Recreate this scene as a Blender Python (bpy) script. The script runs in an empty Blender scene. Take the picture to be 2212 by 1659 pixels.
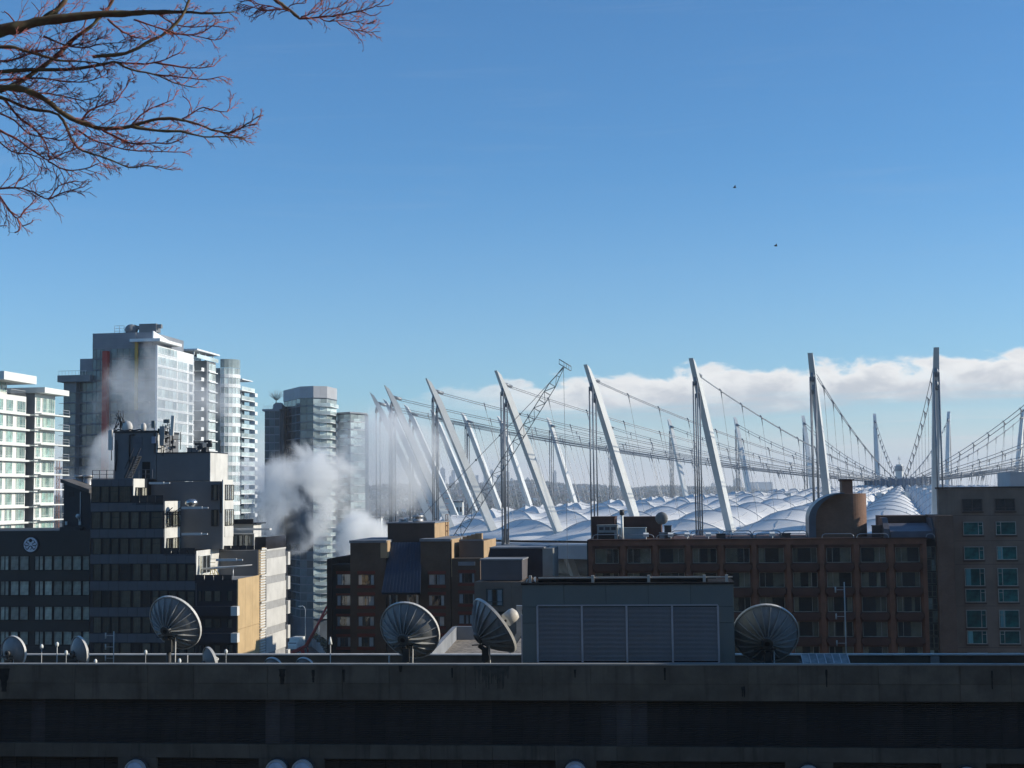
import bpy, math, random
import numpy as np
from mathutils import Vector, Matrix
random.seed(7)
scene = bpy.context.scene
COL = scene.collection
rad = math.radians

# ---------------------------------------------------------------- camera
EYE = Vector((0.0, 0.0, 50.0))
PITCH, ROLL, FPX = rad(4.39), rad(0.65), 3075.0      # focal length in units of a 2212-wide frame
f0 = Vector((0, math.cos(PITCH), math.sin(PITCH)))
r0 = Vector((1, 0, 0)); u0 = r0.cross(f0)
RIGHT = r0*math.cos(ROLL) - u0*math.sin(ROLL)
UP = r0*math.sin(ROLL) + u0*math.cos(ROLL)
cam_d = bpy.data.cameras.new('camera')
cam = bpy.data.objects.new('camera', cam_d); COL.objects.link(cam)
m = Matrix.Identity(4)
for i in range(3):
    m[i][0], m[i][1], m[i][2], m[i][3] = RIGHT[i], UP[i], -f0[i], EYE[i]
cam.matrix_world = m
cam_d.sensor_width = 36.0
cam_d.lens = 36.0*FPX/2212.0
cam_d.clip_start = 0.3
cam_d.clip_end = 40000
cam_d.dof.use_dof = True
cam_d.dof.focus_distance = 250
cam_d.dof.aperture_fstop = 11
scene.camera = cam

# ---------------------------------------------------------------- render settings
scene.render.engine = 'CYCLES'
scene.render.resolution_x, scene.render.resolution_y = 1024, 768
scene.view_settings.view_transform = 'Standard'
scene.view_settings.look = 'None'
scene.view_settings.exposure = 0.0
scene.view_settings.gamma = 1.0
scene.view_settings.use_curve_mapping = False
cy = scene.cycles
cy.use_adaptive_sampling = True
cy.adaptive_threshold = 0.02
cy.use_denoising = True
cy.max_bounces = 12
cy.diffuse_bounces = 3
cy.glossy_bounces = 3
cy.transmission_bounces = 4
cy.transparent_max_bounces = 12
cy.volume_bounces = 10
cy.volume_step_rate = 1.0
cy.volume_max_steps = 128
cy.sample_clamp_indirect = 4.0

# ---------------------------------------------------------------- sun and sky
SUN_EL, SUN_AZ = rad(21.0), rad(91.0)      # azimuth clockwise from +Y (view direction)
sd = Vector((math.sin(SUN_AZ)*math.cos(SUN_EL), math.cos(SUN_AZ)*math.cos(SUN_EL), math.sin(SUN_EL)))
sl = bpy.data.lights.new('sun', 'SUN'); sl.energy = 5.0; sl.angle = rad(0.5); sl.color = (1.0, 0.92, 0.80)
so = bpy.data.objects.new('sun', sl); COL.objects.link(so)
so.rotation_euler = sd.to_track_quat('Z', 'Y').to_euler(); so.location = (300, 50, 300)

class NT:
    """tiny helper for node trees"""
    def __init__(s, tree): s.t = tree; s.n = tree.nodes; s.l = tree.links
    def new(s, typ, **kw):
        n = s.n.new(typ)
        for k, v in kw.items(): setattr(n, k, v)
        return n
    def val(s, sock, v):
        if isinstance(v, bpy.types.NodeSocket): s.l.new(v, sock)
        else: sock.default_value = v
    def math(s, op, a, b=None, c=None, clamp=False):
        n = s.n.new('ShaderNodeMath'); n.operation = op; n.use_clamp = clamp
        s.val(n.inputs[0], a)
        if b is not None: s.val(n.inputs[1], b)
        if c is not None: s.val(n.inputs[2], c)
        return n.outputs[0]
    def rng(s, v, a, b, c=0.0, d=1.0, interp='SMOOTHSTEP'):
        n = s.n.new('ShaderNodeMapRange'); n.interpolation_type = interp
        s.val(n.inputs['Value'], v)
        for k, x in zip(('From Min', 'From Max', 'To Min', 'To Max'), (a, b, c, d)): n.inputs[k].default_value = x
        return n.outputs['Result']
    def mix(s, f, a, b, bt='MIX'):
        n = s.n.new('ShaderNodeMix'); n.data_type = 'RGBA'; n.blend_type = bt
        s.val(n.inputs[0], f)
        s.val(n.inputs[6], (*a, 1) if isinstance(a, tuple) and len(a) == 3 else a)
        s.val(n.inputs[7], (*b, 1) if isinstance(b, tuple) and len(b) == 3 else b)
        return n.outputs[2]
    def noise(s, vec, scale, detail=3, rough=0.5, dist=0.0):
        n = s.n.new('ShaderNodeTexNoise'); s.l.new(vec, n.inputs['Vector'])
        n.inputs['Scale'].default_value = scale; n.inputs['Detail'].default_value = detail
        n.inputs['Roughness'].default_value = rough; n.inputs['Distortion'].default_value = dist
        return n.outputs['Fac']
    def mapping(s, vec, scale=(1, 1, 1), loc=(0, 0, 0)):
        n = s.n.new('ShaderNodeMapping'); s.l.new(vec, n.inputs['Vector'])
        n.inputs['Scale'].default_value = scale; n.inputs['Location'].default_value = loc
        return n.outputs['Vector']

SKY_STRENGTH = 0.094
world = bpy.data.worlds.new('World'); scene.world = world; world.use_nodes = True
world.node_tree.nodes.clear()
w = NT(world.node_tree)
sky = w.new('ShaderNodeTexSky', sky_type='NISHITA', sun_disc=False, sun_elevation=SUN_EL, sun_rotation=SUN_AZ,
            altitude=60, air_density=1.0, dust_density=0.1, ozone_density=2.5)
tc = w.new('ShaderNodeTexCoord')
sep = w.new('ShaderNodeSeparateXYZ'); w.l.new(tc.outputs['Generated'], sep.inputs[0])
sx, sy, sz = sep.outputs
el = w.math('MULTIPLY', w.math('ARCSINE', sz), 57.2958)               # elevation, degrees
az = w.math('MULTIPLY', w.math('ARCTAN2', sx, sy), 57.2958)           # azimuth, degrees
cv = w.new('ShaderNodeCombineXYZ'); w.l.new(az, cv.inputs[0]); w.l.new(w.math('MULTIPLY', el, 1.9), cv.inputs[1])
big = w.noise(w.mapping(cv.outputs[0], (0.11, 0.11, 1), (3.3, 0, 0)), 1.0, 2)
puff = w.noise(w.mapping(cv.outputs[0], (0.55, 0.55, 1), (7, 2, 1)), 1.0, 7, 0.56, 0.3)
wisp = w.noise(w.mapping(cv.outputs[0], (0.10, 0.8, 1), (1, 5, 4)), 1.0, 6, 0.6, 0.8)
# upper edge of the bank: rises towards the right of the view
top = w.math('ADD', w.rng(az, -9, 13, 3.9, 5.1), w.math('MULTIPLY', w.math('SUBTRACT', big, 0.5), 2.0))
top = w.math('ADD', top, w.math('MULTIPLY', w.math('SUBTRACT', puff, 0.5), 2.4))
bot = w.math('ADD', 3.25, w.math('MULTIPLY', w.math('SUBTRACT', wisp, 0.5), 2.2))
m_top = w.rng(w.math('SUBTRACT', top, el), -0.05, 0.42)
m_bot = w.rng(w.math('SUBTRACT', el, bot), -0.55, 0.75)
m_az = w.rng(az, -7.5, 3.5)
bank = w.math('MULTIPLY', w.math('MULTIPLY', m_top, m_bot), m_az)
bank = w.math('MULTIPLY', bank, w.rng(puff, 0.15, 0.5, 0.72, 1.0))
shade = w.rng(w.math('ADD', w.math('SUBTRACT', top, el), w.math('MULTIPLY', w.math('SUBTRACT', puff, 0.5), 2.2)), 0.1, 1.9)
c_col = w.mix(shade, (10.6, 10.5, 10.2), (6.3, 6.6, 7.0))
low = w.math('MULTIPLY', w.math('MULTIPLY', w.rng(el, 0.2, 1.4), w.rng(el, 3.6, 2.0)), w.rng(wisp, 0.48, 0.70, 0.0, 0.45))
hi = w.math('MULTIPLY', w.math('MULTIPLY', w.rng(el, 6, 11), w.rng(wisp, 0.5, 0.8, 0.0, 0.05)), 1.0)
horizon = w.math('ADD', w.rng(el, -0.3, 3.9, 0.95, 0.0), w.rng(el, 2.0, 14.0, 0.12, 0.0))
tinted = w.mix(1.0, sky.outputs[0], (0.59, 1.17, 1.60), 'MULTIPLY')
c0 = w.mix(horizon, tinted, (9.6, 9.2, 8.6))
c1 = w.mix(hi, c0, (6.0, 6.4, 7.2))
c2 = w.mix(low, c1, (9.2, 8.6, 8.3))
c3 = w.mix(bank, c2, c_col)
bg = w.new('ShaderNodeBackground'); w.l.new(c3, bg.inputs[0]); bg.inputs[1].default_value = SKY_STRENGTH
wo = w.new('ShaderNodeOutputWorld'); w.l.new(bg.outputs[0], wo.inputs[0])

# ---------------------------------------------------------------- pixel to place
def ray(u, v):
    return (f0 + RIGHT*((u-1106.0)/FPX) + UP*((829.5-v)/FPX))
def at(u, v, Y):
    d = ray(u, v); return EYE + d*(Y/d.y)
def at_z(u, v, z):
    d = ray(u, v); return EYE + d*((z-EYE.z)/d.z)
def crop(x0, y0, s):
    return lambda x, y: ((x0+x*s)/1.8228, (y0+y*s)/1.8228)
C1 = crop(0, 1250, .5199); C2 = crop(0, 1950, .5199); C3 = crop(1000, 1450, .5199); C4 = crop(1200, 1950, .5199)
C5 = crop(2000, 1350, .4973); C6 = crop(2932, 1300, .5123); C7 = crop(2000, 1900, .4973); C8 = crop(2932, 1850, .5123)
CB = crop(350, 1270, .2984); CM = crop(1000, 1500, .217); CS = crop(350, 1580, .27125); CG = crop(1080, 2100, .3014)
CT = crop(650, 2000, .2351); CA = crop(0, 0, .5726); CD = crop(900, 0, .3165); C0 = crop(0, 1430, .27125)
CK = crop(2300, 2000, .31645); CL = crop(0, 2430, .25316)

# ---------------------------------------------------------------- materials
MATS = {}
def mat(name, col, rough=0.7, var=0.18, scale=1.0, metal=0.0, spec=0.4, streak=0.0, rnd=0.0, bump=0.0, trans=0.0, det=5, col2=None):
    if name in MATS: return MATS[name]
    M = bpy.data.materials.new(name); M.use_nodes = True
    t = NT(M.node_tree); b = M.node_tree.nodes['Principled BSDF']
    tcn = t.new('ShaderNodeTexCoord')
    n1 = t.noise(tcn.outputs['Object'], scale, det, 0.6)
    lo = tuple(c*(1-var) for c in col); hi_ = tuple(min(1, c*(1+var)) for c in col)
    if col2: lo = col2
    c = t.mix(t.rng(n1, 0.32, 0.68), lo, hi_)
    if streak:
        n2 = t.noise(t.mapping(tcn.outputs['Object'], (1.3, 1.3, 0.09)), scale*1.6, 4, 0.65)
        c = t.mix(t.math('MULTIPLY', t.rng(n2, 0.5, 0.75), streak), c, tuple(x*0.35 for x in col))
    if rnd:
        oi = t.new('ShaderNodeObjectInfo')
        k = t.rng(oi.outputs['Random'], 0, 1, 1-rnd, 1+rnd, 'LINEAR')
        vm = t.new('ShaderNodeVectorMath', operation='SCALE'); t.l.new(c, vm.inputs[0]); t.l.new(k, vm.inputs['Scale'])
        c = vm.outputs[0]
    t.l.new(c, b.inputs['Base Color'])
    b.inputs['Roughness'].default_value = rough; b.inputs['Metallic'].default_value = metal
    b.inputs['Specular IOR Level'].default_value = spec
    if bump:
        bn = t.new('ShaderNodeBump'); bn.inputs['Strength'].default_value = bump; bn.inputs['Distance'].default_value = 0.05
        t.l.new(t.noise(tcn.outputs['Object'], scale*6, 4), bn.inputs['Height']); t.l.new(bn.outputs[0], b.inputs['Normal'])
    if trans:
        td = t.new('ShaderNodeBsdfTranslucent'); t.l.new(c, td.inputs[0])
        mx = t.new('ShaderNodeMixShader'); mx.inputs[0].default_value = trans
        t.l.new(b.outputs[0], mx.inputs[1]); t.l.new(td.outputs[0], mx.inputs[2])
        t.l.new(mx.outputs[0], M.node_tree.nodes['Material Output'].inputs[0])
    MATS[name] = M; return M

def brick_mat(name, a, b_, mortar, sc=1.0):
    if name in MATS: return MATS[name]
    M = bpy.data.materials.new(name); M.use_nodes = True
    t = NT(M.node_tree); b = M.node_tree.nodes['Principled BSDF']
    tcn = t.new('ShaderNodeTexCoord')
    sp = t.new('ShaderNodeSeparateXYZ'); t.l.new(tcn.outputs['Object'], sp.inputs[0])
    cb = t.new('ShaderNodeCombineXYZ'); t.l.new(t.math('ADD', sp.outputs[0], sp.outputs[1]), cb.inputs[0]); t.l.new(sp.outputs[2], cb.inputs[1])
    br = t.new('ShaderNodeTexBrick'); t.l.new(cb.outputs[0], br.inputs['Vector'])
    br.inputs['Color1'].default_value = (*a, 1); br.inputs['Color2'].default_value = (*b_, 1); br.inputs['Mortar'].default_value = (*mortar, 1)
    br.inputs['Scale'].default_value = 1.0; br.inputs['Brick Width'].default_value = 0.29*sc; br.inputs['Row Height'].default_value = 0.1*sc
    br.inputs['Mortar Size'].default_value = 0.012*sc
    n = t.noise(tcn.outputs['Object'], 0.5, 5, 0.6)
    c = t.mix(t.rng(n, 0.35, 0.7, 0.0, 0.55), br.outputs['Color'], tuple(x*0.5 for x in a))
    t.l.new(c, b.inputs['Base Color']); b.inputs['Roughness'].default_value = 0.85
    MATS[name] = M; return M

def glass_mat(name, tint, rough=0.04, clear=0.75, wav=0.0):
    """window glass: sees through, with a Fresnel reflection"""
    if name in MATS: return MATS[name]
    M = bpy.data.materials.new(name); M.use_nodes = True; nt = M.node_tree
    nt.nodes.clear(); t = NT(nt)
    lw = t.new('ShaderNodeLayerWeight'); lw.inputs[0].default_value = 0.5     # same from both sides of the sheet
    fac = t.math('ADD', 0.05, t.math('MULTIPLY', t.math('POWER', lw.outputs['Facing'], 4.0), 0.85), clamp=True)
    tr = t.new('ShaderNodeBsdfTransparent'); tr.inputs[0].default_value = (*tint, 1)
    gl = t.new('ShaderNodeBsdfGlossy'); gl.inputs['Roughness'].default_value = rough; gl.inputs[0].default_value = (.9, .95, 1, 1)
    if wav:
        tcn = t.new('ShaderNodeTexCoord')
        bn = t.new('ShaderNodeBump'); bn.inputs['Strength'].default_value = wav; bn.inputs['Distance'].default_value = 0.3
        oi = t.new('ShaderNodeObjectInfo')
        vm = t.new('ShaderNodeVectorMath', operation='ADD'); t.l.new(tcn.outputs['Object'], vm.inputs[0]); t.l.new(oi.outputs['Location'], vm.inputs[1])
        t.l.new(t.noise(vm.outputs[0], 0.9, 1), bn.inputs['Height'])
        t.l.new(bn.outputs[0], gl.inputs['Normal'])
    mx = t.new('ShaderNodeMixShader'); t.l.new(fac, mx.inputs[0]); t.l.new(tr.outputs[0], mx.inputs[1]); t.l.new(gl.outputs[0], mx.inputs[2])
    o = t.new('ShaderNodeOutputMaterial'); t.l.new(mx.outputs[0], o.inputs[0])
    MATS[name] = M; return M

# ---------------------------------------------------------------- meshes
class MB:
    def __init__(s): s.v = []; s.f = []; s.m = []; s.smooth = []
    def add(s, vs, fs, mi=0, smooth=False):
        o = len(s.v); s.v += [tuple(p) for p in vs]
        for f in fs: s.f.append(tuple(i+o for i in f)); s.m.append(mi); s.smooth.append(smooth)
        return s
    def box(s, x0, x1, y0, y1, z0, z1, mi=0):
        if x0 > x1: x0, x1 = x1, x0
        if y0 > y1: y0, y1 = y1, y0
        if z0 > z1: z0, z1 = z1, z0
        return s.add([(x0,y0,z0),(x1,y0,z0),(x1,y1,z0),(x0,y1,z0),(x0,y0,z1),(x1,y0,z1),(x1,y1,z1),(x0,y1,z1)],
              [(0,3,2,1),(4,5,6,7),(0,1,5,4),(1,2,6,5),(2,3,7,6),(3,0,4,7)], mi)
    def prism(s, poly, z0, z1, mi=0):
        n = len(poly)
        area = sum(poly[i][0]*poly[(i+1)%n][1]-poly[(i+1)%n][0]*poly[i][1] for i in range(n))
        if area < 0: poly = poly[::-1]
        vs = [(x, y, z0) for x, y in poly] + [(x, y, z1) for x, y in poly]
        return s.add(vs, [tuple(range(n))[::-1], tuple(range(n, 2*n))] + [(i, (i+1)%n, n+(i+1)%n, n+i) for i in range(n)], mi)
    def prism_y(s, poly, y0, y1, mi=0):
        """polygon in (x, z) extruded along y"""
        n = len(poly)
        area = sum(poly[i][0]*poly[(i+1)%n][1]-poly[(i+1)%n][0]*poly[i][1] for i in range(n))
        if area < 0: poly = poly[::-1]
        vs = [(x, y0, z) for x, z in poly] + [(x, y1, z) for x, z in poly]
        return s.add(vs, [tuple(range(n)), tuple(range(n, 2*n))[::-1]] + [((i+1)%n, i, n+i, n+(i+1)%n) for i in range(n)], mi)
    def prism_x(s, poly, x0, x1, mi=0):
        """polygon in (y, z) extruded along x"""
        n = len(poly)
        area = sum(poly[i][0]*poly[(i+1)%n][1]-poly[(i+1)%n][0]*poly[i][1] for i in range(n))
        if area < 0: poly = poly[::-1]
        vs = [(x0, y, z) for y, z in poly] + [(x1, y, z) for y, z in poly]
        return s.add(vs, [tuple(range(n))[::-1], tuple(range(n, 2*n))] + [(i, (i+1)%n, n+(i+1)%n, n+i) for i in range(n)], mi)
    def tube(s, pts, r, n=6, mi=0, smooth=True, cap=True):
        pts = [Vector(p) for p in pts]
        rs = r if isinstance(r, (list, tuple)) else [r]*len(pts)
        o = len(s.v); vs = []
        d = (pts[1]-pts[0]).normalized()
        a = d.orthogonal().normalized()
        for i, p in enumerate(pts):
            if i == 0: t = pts[1]-pts[0]
            elif i == len(pts)-1: t = pts[-1]-pts[-2]
            else: t = pts[i+1]-pts[i-1]
            t = t.normalized(); a = (a - t*a.dot(t)).normalized(); b = t.cross(a)
            for k in range(n):
                q = p + (a*math.cos(2*math.pi*k/n) + b*math.sin(2*math.pi*k/n))*rs[i]
                vs.append(q)
        fs = []
        for i in range(len(pts)-1):
            for k in range(n):
                fs.append((i*n+k, i*n+(k+1)%n, (i+1)*n+(k+1)%n, (i+1)*n+k))
        s.add(vs, fs, mi, smooth)
        if cap:
            s.f.append(tuple(o+k for k in range(n))[::-1]); s.m.append(mi); s.smooth.append(False)
            e = o+(len(pts)-1)*n
            s.f.append(tuple(e+k for k in range(n))); s.m.append(mi); s.smooth.append(False)
        return s
    def bar(s, p, q, wd, mi=0):
        return s.tube([p, q], wd*0.7071, 4, mi, False)
    def cyl(s, c, r, h, n=16, mi=0, r2=None):
        c = Vector(c); return s.tube([c, c+Vector((0, 0, h))], [r, r if r2 is None else r2], n, mi, True)
    def sphere(s, c, r, n=10, mi=0, sc=(1, 1, 1)):
        c = Vector(c); vs = []; fs = []; h = n//2
        for i in range(h+1):
            th = math.pi*i/h
            for k in range(n):
                ph = 2*math.pi*k/n
                vs.append((c.x+r*sc[0]*math.sin(th)*math.cos(ph), c.y+r*sc[1]*math.sin(th)*math.sin(ph), c.z+r*sc[2]*math.cos(th)))
        for i in range(h):
            for k in range(n): fs.append((i*n+k, (i+1)*n+k, (i+1)*n+(k+1)%n, i*n+(k+1)%n))
        return s.add(vs, fs, mi, True)
    def mesh(s, name, mats):
        me = bpy.data.meshes.new(name); me.from_pydata(s.v, [], s.f)
        for m_ in (mats if isinstance(mats, (list, tuple)) else [mats]): me.materials.append(m_)
        if any(s.m): me.polygons.foreach_set('material_index', s.m)
        me.polygons.foreach_set('use_smooth', s.smooth); me.update(); return me
    def build(s, name, mats, parent=None, loc=None, **tags):
        return link(s.mesh(name, mats), name, parent, loc, **tags)

def link(me, name, parent=None, loc=None, rot=None, **tags):
    o = bpy.data.objects.new(name, me); COL.objects.link(o)
    if parent: o.parent = parent
    if loc is not None: o.location = loc
    if rot is not None: o.rotation_euler = (0, 0, rot)
    return tag(o, **tags)
def tag(o, label=None, cat=None, group=None, kind=None):
    if label: o['label'] = label
    if cat: o['category'] = cat
    if group: o['group'] = group
    if kind: o['kind'] = kind
    return o
def empty(name, loc=(0, 0, 0), rotz=0, **tags):
    o = bpy.data.objects.new(name, None); COL.objects.link(o); o.location = loc; o.rotation_euler = (0, 0, rotz)
    o.empty_display_size = 1
    return tag(o, **tags)

GRID = rad(8.0)          # the street grid is turned a little against the view
class Frame:
    """a building's own axes: x along its front, y into the building, z up; origin at its near corner"""
    def __init__(s, name, u, v, Y, g=GRID, **tags):
        p = at(u, v, Y); s.o = Vector((p.x, p.y, 0)); s.g = g
        s.ex = Vector((math.cos(g), -math.sin(g), 0)); s.ey = Vector((math.sin(g), math.cos(g), 0))
        s.e = empty(name, s.o, -g, **tags) if name else None
    def fr(s, u, v, y=0.0):
        d = ray(u, v); k = ((s.o + s.ey*y - EYE).dot(s.ey))/d.dot(s.ey); p = EYE + d*k - s.o
        return p.dot(s.ex), p.z
    def sd(s, u, v, x=0.0):
        d = ray(u, v); k = ((s.o + s.ex*x - EYE).dot(s.ex))/d.dot(s.ex); p = EYE + d*k - s.o
        return p.dot(s.ey), p.z
    def rect(s, c, xa, ya, xb, yb, y=0.0):
        a = s.fr(*c(xa, ya), y); b = s.fr(*c(xb, yb), y)
        return min(a[0], b[0]), max(a[0], b[0]), min(a[1], b[1]), max(a[1], b[1])
    def srect(s, c, xa, ya, xb, yb, x=0.0):
        a = s.sd(*c(xa, ya), x); b = s.sd(*c(xb, yb), x)
        return min(a[0], b[0]), max(a[0], b[0]), min(a[1], b[1]), max(a[1], b[1])
    def w(s, x, y, z): return s.o + s.ex*x + s.ey*y + Vector((0, 0, z))

# windows -------------------------------------------------------------------
WCACHE = {}
def window(parent, x, y, z, wd, h, rot=0.0, cols=(0.5,), rows=(), fr=0.06, dp=0.08, fm=None, gm=None, back=None,
           curtains=(), cm=None, name='window', split=()):
    """frame with backing; pane and curtains are its children. x, y, z = lower left corner on the wall face"""
    key = (round(wd, 1), round(h, 1), tuple(cols), tuple(rows), fr, dp, fm.name, back.name, tuple(split))
    wd, h = round(wd, 1), round(h, 1)
    if key not in WCACHE:
        b = MB()
        b.box(0, wd, -0.02, 0.02, 0, h, 1)
        for (xa, xb, za, zb) in ((0, wd, 0, fr), (0, wd, h-fr, h), (0, fr, fr, h-fr), (wd-fr, wd, fr, h-fr)):
            b.box(xa, xb, -dp, -0.022, za, zb)
        for c in cols: b.box(c*wd-fr*.4, c*wd+fr*.4, -dp+.005, -0.022, fr, h-fr)
        for r in rows: b.box(fr, wd-fr, -dp+.01, -0.022, r*h-fr*.35, r*h+fr*.35)
        for (c0, c1, r) in split: b.box(c0*wd, c1*wd, -dp+.01, -0.022, r*h-fr*.35, r*h+fr*.35)
        WCACHE[key] = b.mesh('window', [fm, back])
    o = link(WCACHE[key], name, parent, (x, y, z), rot)
    kp = ('pane', round(wd, 1), round(h, 1), fr, dp, gm.name)
    if kp not in WCACHE: WCACHE[kp] = MB().box(fr*.5, wd-fr*.5, -dp*.62, -dp*.5, fr*.5, h-fr*.5).mesh('pane', gm)
    link(WCACHE[kp], 'pane', o)
    for (c0, c1) in curtains:
        kc = ('curtain', round(wd, 1), round(h, 1), c0, c1, cm.name)
        if kc not in WCACHE:
            b = MB(); n = max(3, int((c1-c0)*wd/0.12)); vs = []
            for i in range(n+1):
                xx = fr*.6 + (wd-fr*1.2)*(c0+(c1-c0)*i/n)
                yy = -0.024 - (0.012 if i % 2 else 0.0)
                vs += [(xx, yy, fr*.6), (xx, yy, h-fr*.6)]
            b.add(vs, [(2*i, 2*i+2, 2*i+3, 2*i+1) for i in range(n)])
            WCACHE[kc] = b.mesh('curtain', cm)
        link(WCACHE[kc], 'curtain', o)
    return o
# ================================================================ ground, hills, haze
g_mat = mat('city_ground', (0.07, 0.075, 0.08), 0.9, 0.35, 0.02)
MB().add([(-22000, -3000, 0), (22000, -3000, 0), (22000, 30000, 0), (-22000, 30000, 0)], [(0, 1, 2, 3)]).build('ground', g_mat, kind='structure')

def hill_z(x, y):
    t = min(1.0, max(0.0, (y-1300)/5200.0))
    az_ = math.degrees(math.atan2(x, y))
    ridge = 62 + 34*math.exp(-((az_+1.5)/6.0)**2) + 7*math.sin(az_*0.9+1.0) + 4*math.sin(az_*2.3) - max(0, az_-5)*2.2
    z = ridge*(0.35*t + 0.65*t*t*(3-2*t))
    z += 5*math.sin(x*0.004+y*0.0021)*t*(1-t)*2 + 3*math.sin(y*0.006+x*0.0017)*t*(1-t)*2
    if y > 6500: z = z*(1 - min(0.5, (y-6500)/8000))
    return z - 1.0
b = MB(); NX, NY = 60, 34; vs = []
for j in range(NY+1):
    yy = 1200 + (j/NY)**1.3*9500
    for i in range(NX+1):
        a = rad(-32 + 64*i/NX); xx = yy*math.tan(a)
        vs.append((xx, yy, hill_z(xx, yy)))
b.add(vs, [(j*(NX+1)+i, j*(NX+1)+i+1, (j+1)*(NX+1)+i+1, (j+1)*(NX+1)+i) for j in range(NY) for i in range(NX)], 0, True)
b.build('hill', mat('hill_ground', (0.05, 0.055, 0.045), 0.95, 0.4, 0.004), kind='structure')

def scatter(name, mt, n, ymin, ymax, hmin, hmax, seed, conifer, label):
    rs = np.random.RandomState(seed); V = []; F = []
    for k in range(n):
        yy = ymin + (ymax-ymin)*rs.rand()**1.25
        xx = yy*math.tan(rad(rs.uniform(-23, 24)))
        if rs.rand() > 0.55 + 0.45*math.sin(xx*0.006+yy*0.003)*math.sin(yy*0.005): continue
        z = hill_z(xx, yy) if yy > 1250 else 0
        h = rs.uniform(hmin, hmax)*min(1.0, .35+yy/9000); r = h*(0.22 if conifer else 0.42); o = len(V)
        if conifer:
            for i in range(5):
                a = 2*math.pi*i/5+rs.rand(); rr = r*rs.uniform(.7, 1.2); V.append((xx+rr*math.cos(a), yy+rr*math.sin(a), z+h*0.12))
            V.append((xx, yy, z+h)); V.append((xx, yy, z))
            F += [(o+i, o+(i+1) % 5, o+5) for i in range(5)] + [(o+(i+1) % 5, o+i, o+6) for i in range(5)]
        else:
            V.append((xx, yy, z+h*0.15))
            for lv, q in ((0.45, 1.0), (0.78, 0.8)):
                for i in range(5):
                    a = 2*math.pi*i/5+rs.rand()*.8; rr = r*q*rs.uniform(.65, 1.15); V.append((xx+rr*math.cos(a), yy+rr*math.sin(a), z+h*(lv+rs.uniform(-.08, .08))))
            V.append((xx, yy, z+h))
            for i in range(5):
                j = (i+1) % 5
                F += [(o, o+1+j, o+1+i), (o+1+i, o+1+j, o+6+j), (o+1+i, o+6+j, o+6+i), (o+6+i, o+6+j, o+11)]
    me = bpy.data.meshes.new(name); me.from_pydata(V, [], F); me.materials.append(mt); me.update()
    link(me, name, None, label=label, kind='stuff')
scatter('far_conifer_wood', mat('conifer_green', (0.022, 0.038, 0.026), 0.95, 0.4, 0.02), 26000, 1300, 7600, 7, 16, 3, True, 'dark evergreen wood covering the hazy far hill')
scatter('far_leafless_wood', mat('winter_trees', (0.040, 0.036, 0.030), 0.95, 0.35, 0.02), 20000, 650, 6800, 5, 11, 5, False, 'brownish winter trees on the hazy hillside behind the stadium')
def houses():
    rs = np.random.RandomState(11); b = MB()
    for k in range(2600):
        yy = 1300+5000*rs.rand()**1.2; xx = yy*math.tan(rad(rs.uniform(-10, 22))); z = hill_z(xx, yy)-1
        wd, d, h = rs.uniform(7, 16), rs.uniform(7, 12), rs.uniform(5, 9); mi = 0 if rs.rand() < .45 else 1
        b.box(xx, xx+wd, yy, yy+d, z, z+h, mi)
        b.add([(xx-.4, yy-.4, z+h), (xx+wd+.4, yy-.4, z+h), (xx+wd+.4, yy+d+.4, z+h), (xx-.4, yy+d+.4, z+h), (xx, yy+d/2, z+h+3), (xx+wd, yy+d/2, z+h+3)],
              [(0, 1, 5, 4), (2, 3, 4, 5), (1, 2, 5), (3, 0, 4)], 2)
    b.build('hillside_town', [mat('house_white', (0.7, 0.68, 0.64), .8), mat('house_tan', (0.4, 0.34, 0.28), .8), mat('house_roof', (0.12, 0.11, 0.11), .8)],
            label='tiny pale houses scattered over the hazy far hillside', kind='stuff')
houses()

# haze: one closed box of even, thin air
hz = MB().box(-9500, 9500, -700, 13500, -1.6, 330).build('haze', mat('haze_placeholder', (1, 1, 1)), kind='stuff')
hm = bpy.data.materials.new('haze_air'); hm.use_nodes = True; hm.node_tree.nodes.clear(); t = NT(hm.node_tree)
pv = t.new('ShaderNodeVolumePrincipled'); pv.inputs['Color'].default_value = (0.84, 0.92, 1.0, 1); pv.inputs['Density'].default_value = 9.5e-5
pv.inputs['Anisotropy'].default_value = 0.1
o_ = t.new('ShaderNodeOutputMaterial'); t.l.new(pv.outputs[0], o_.inputs['Volume'])
hz.data.materials.clear(); hz.data.materials.append(hm)
hz['label'] = 'thin pale blue air haze over the whole city'

# ---- skyline on the horizon
sk_m = [mat('skyline_grey', (0.20, 0.22, 0.25), .5, rnd=.3), mat('skyline_pale', (0.42, 0.40, 0.38), .6), mat('skyline_glass', (0.10, 0.13, 0.17), .3)]
sky_list = []   # (u_left, u_right, v_top)
for (xa, xb, yt, k) in ((1312, 1345, 800, 2), (1383, 1414, 815, 0), (1410, 1447, 752, 2), (1450, 1474, 880, 0), (1478, 1494, 815, 0), (1494, 1522, 772, 0),
                        (1555, 1590, 770, 2), (1590, 1628, 760, 0), (1650, 1678, 822, 0), (1676, 1700, 812, 1), (1738, 1760, 782, 0), (1762, 1786, 770, 2),
                        (1787, 1812, 765, 0), (1838, 1872, 810, 1), (1862, 1900, 802, 0), (1896, 1934, 778, 2), (1940, 1965, 830, 0), (2010, 2032, 795, 0),
                        (2034, 2060, 845, 1), (2062, 2085, 825, 0), (2150, 2175, 858, 0), (2172, 2212, 860, 0)):
    a = C3(xa, yt); c = C3(xb, yt); sky_list.append((a[0], c[0], a[1], k))
for (xa, xb, yt, k) in ((95, 112, 1030, 0), (115, 160, 1090, 1), (355, 384, 1010, 0)):
    a = C5(xa, yt); c = C5(xb, yt); sky_list.append((a[0], c[0], a[1], k))
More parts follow.
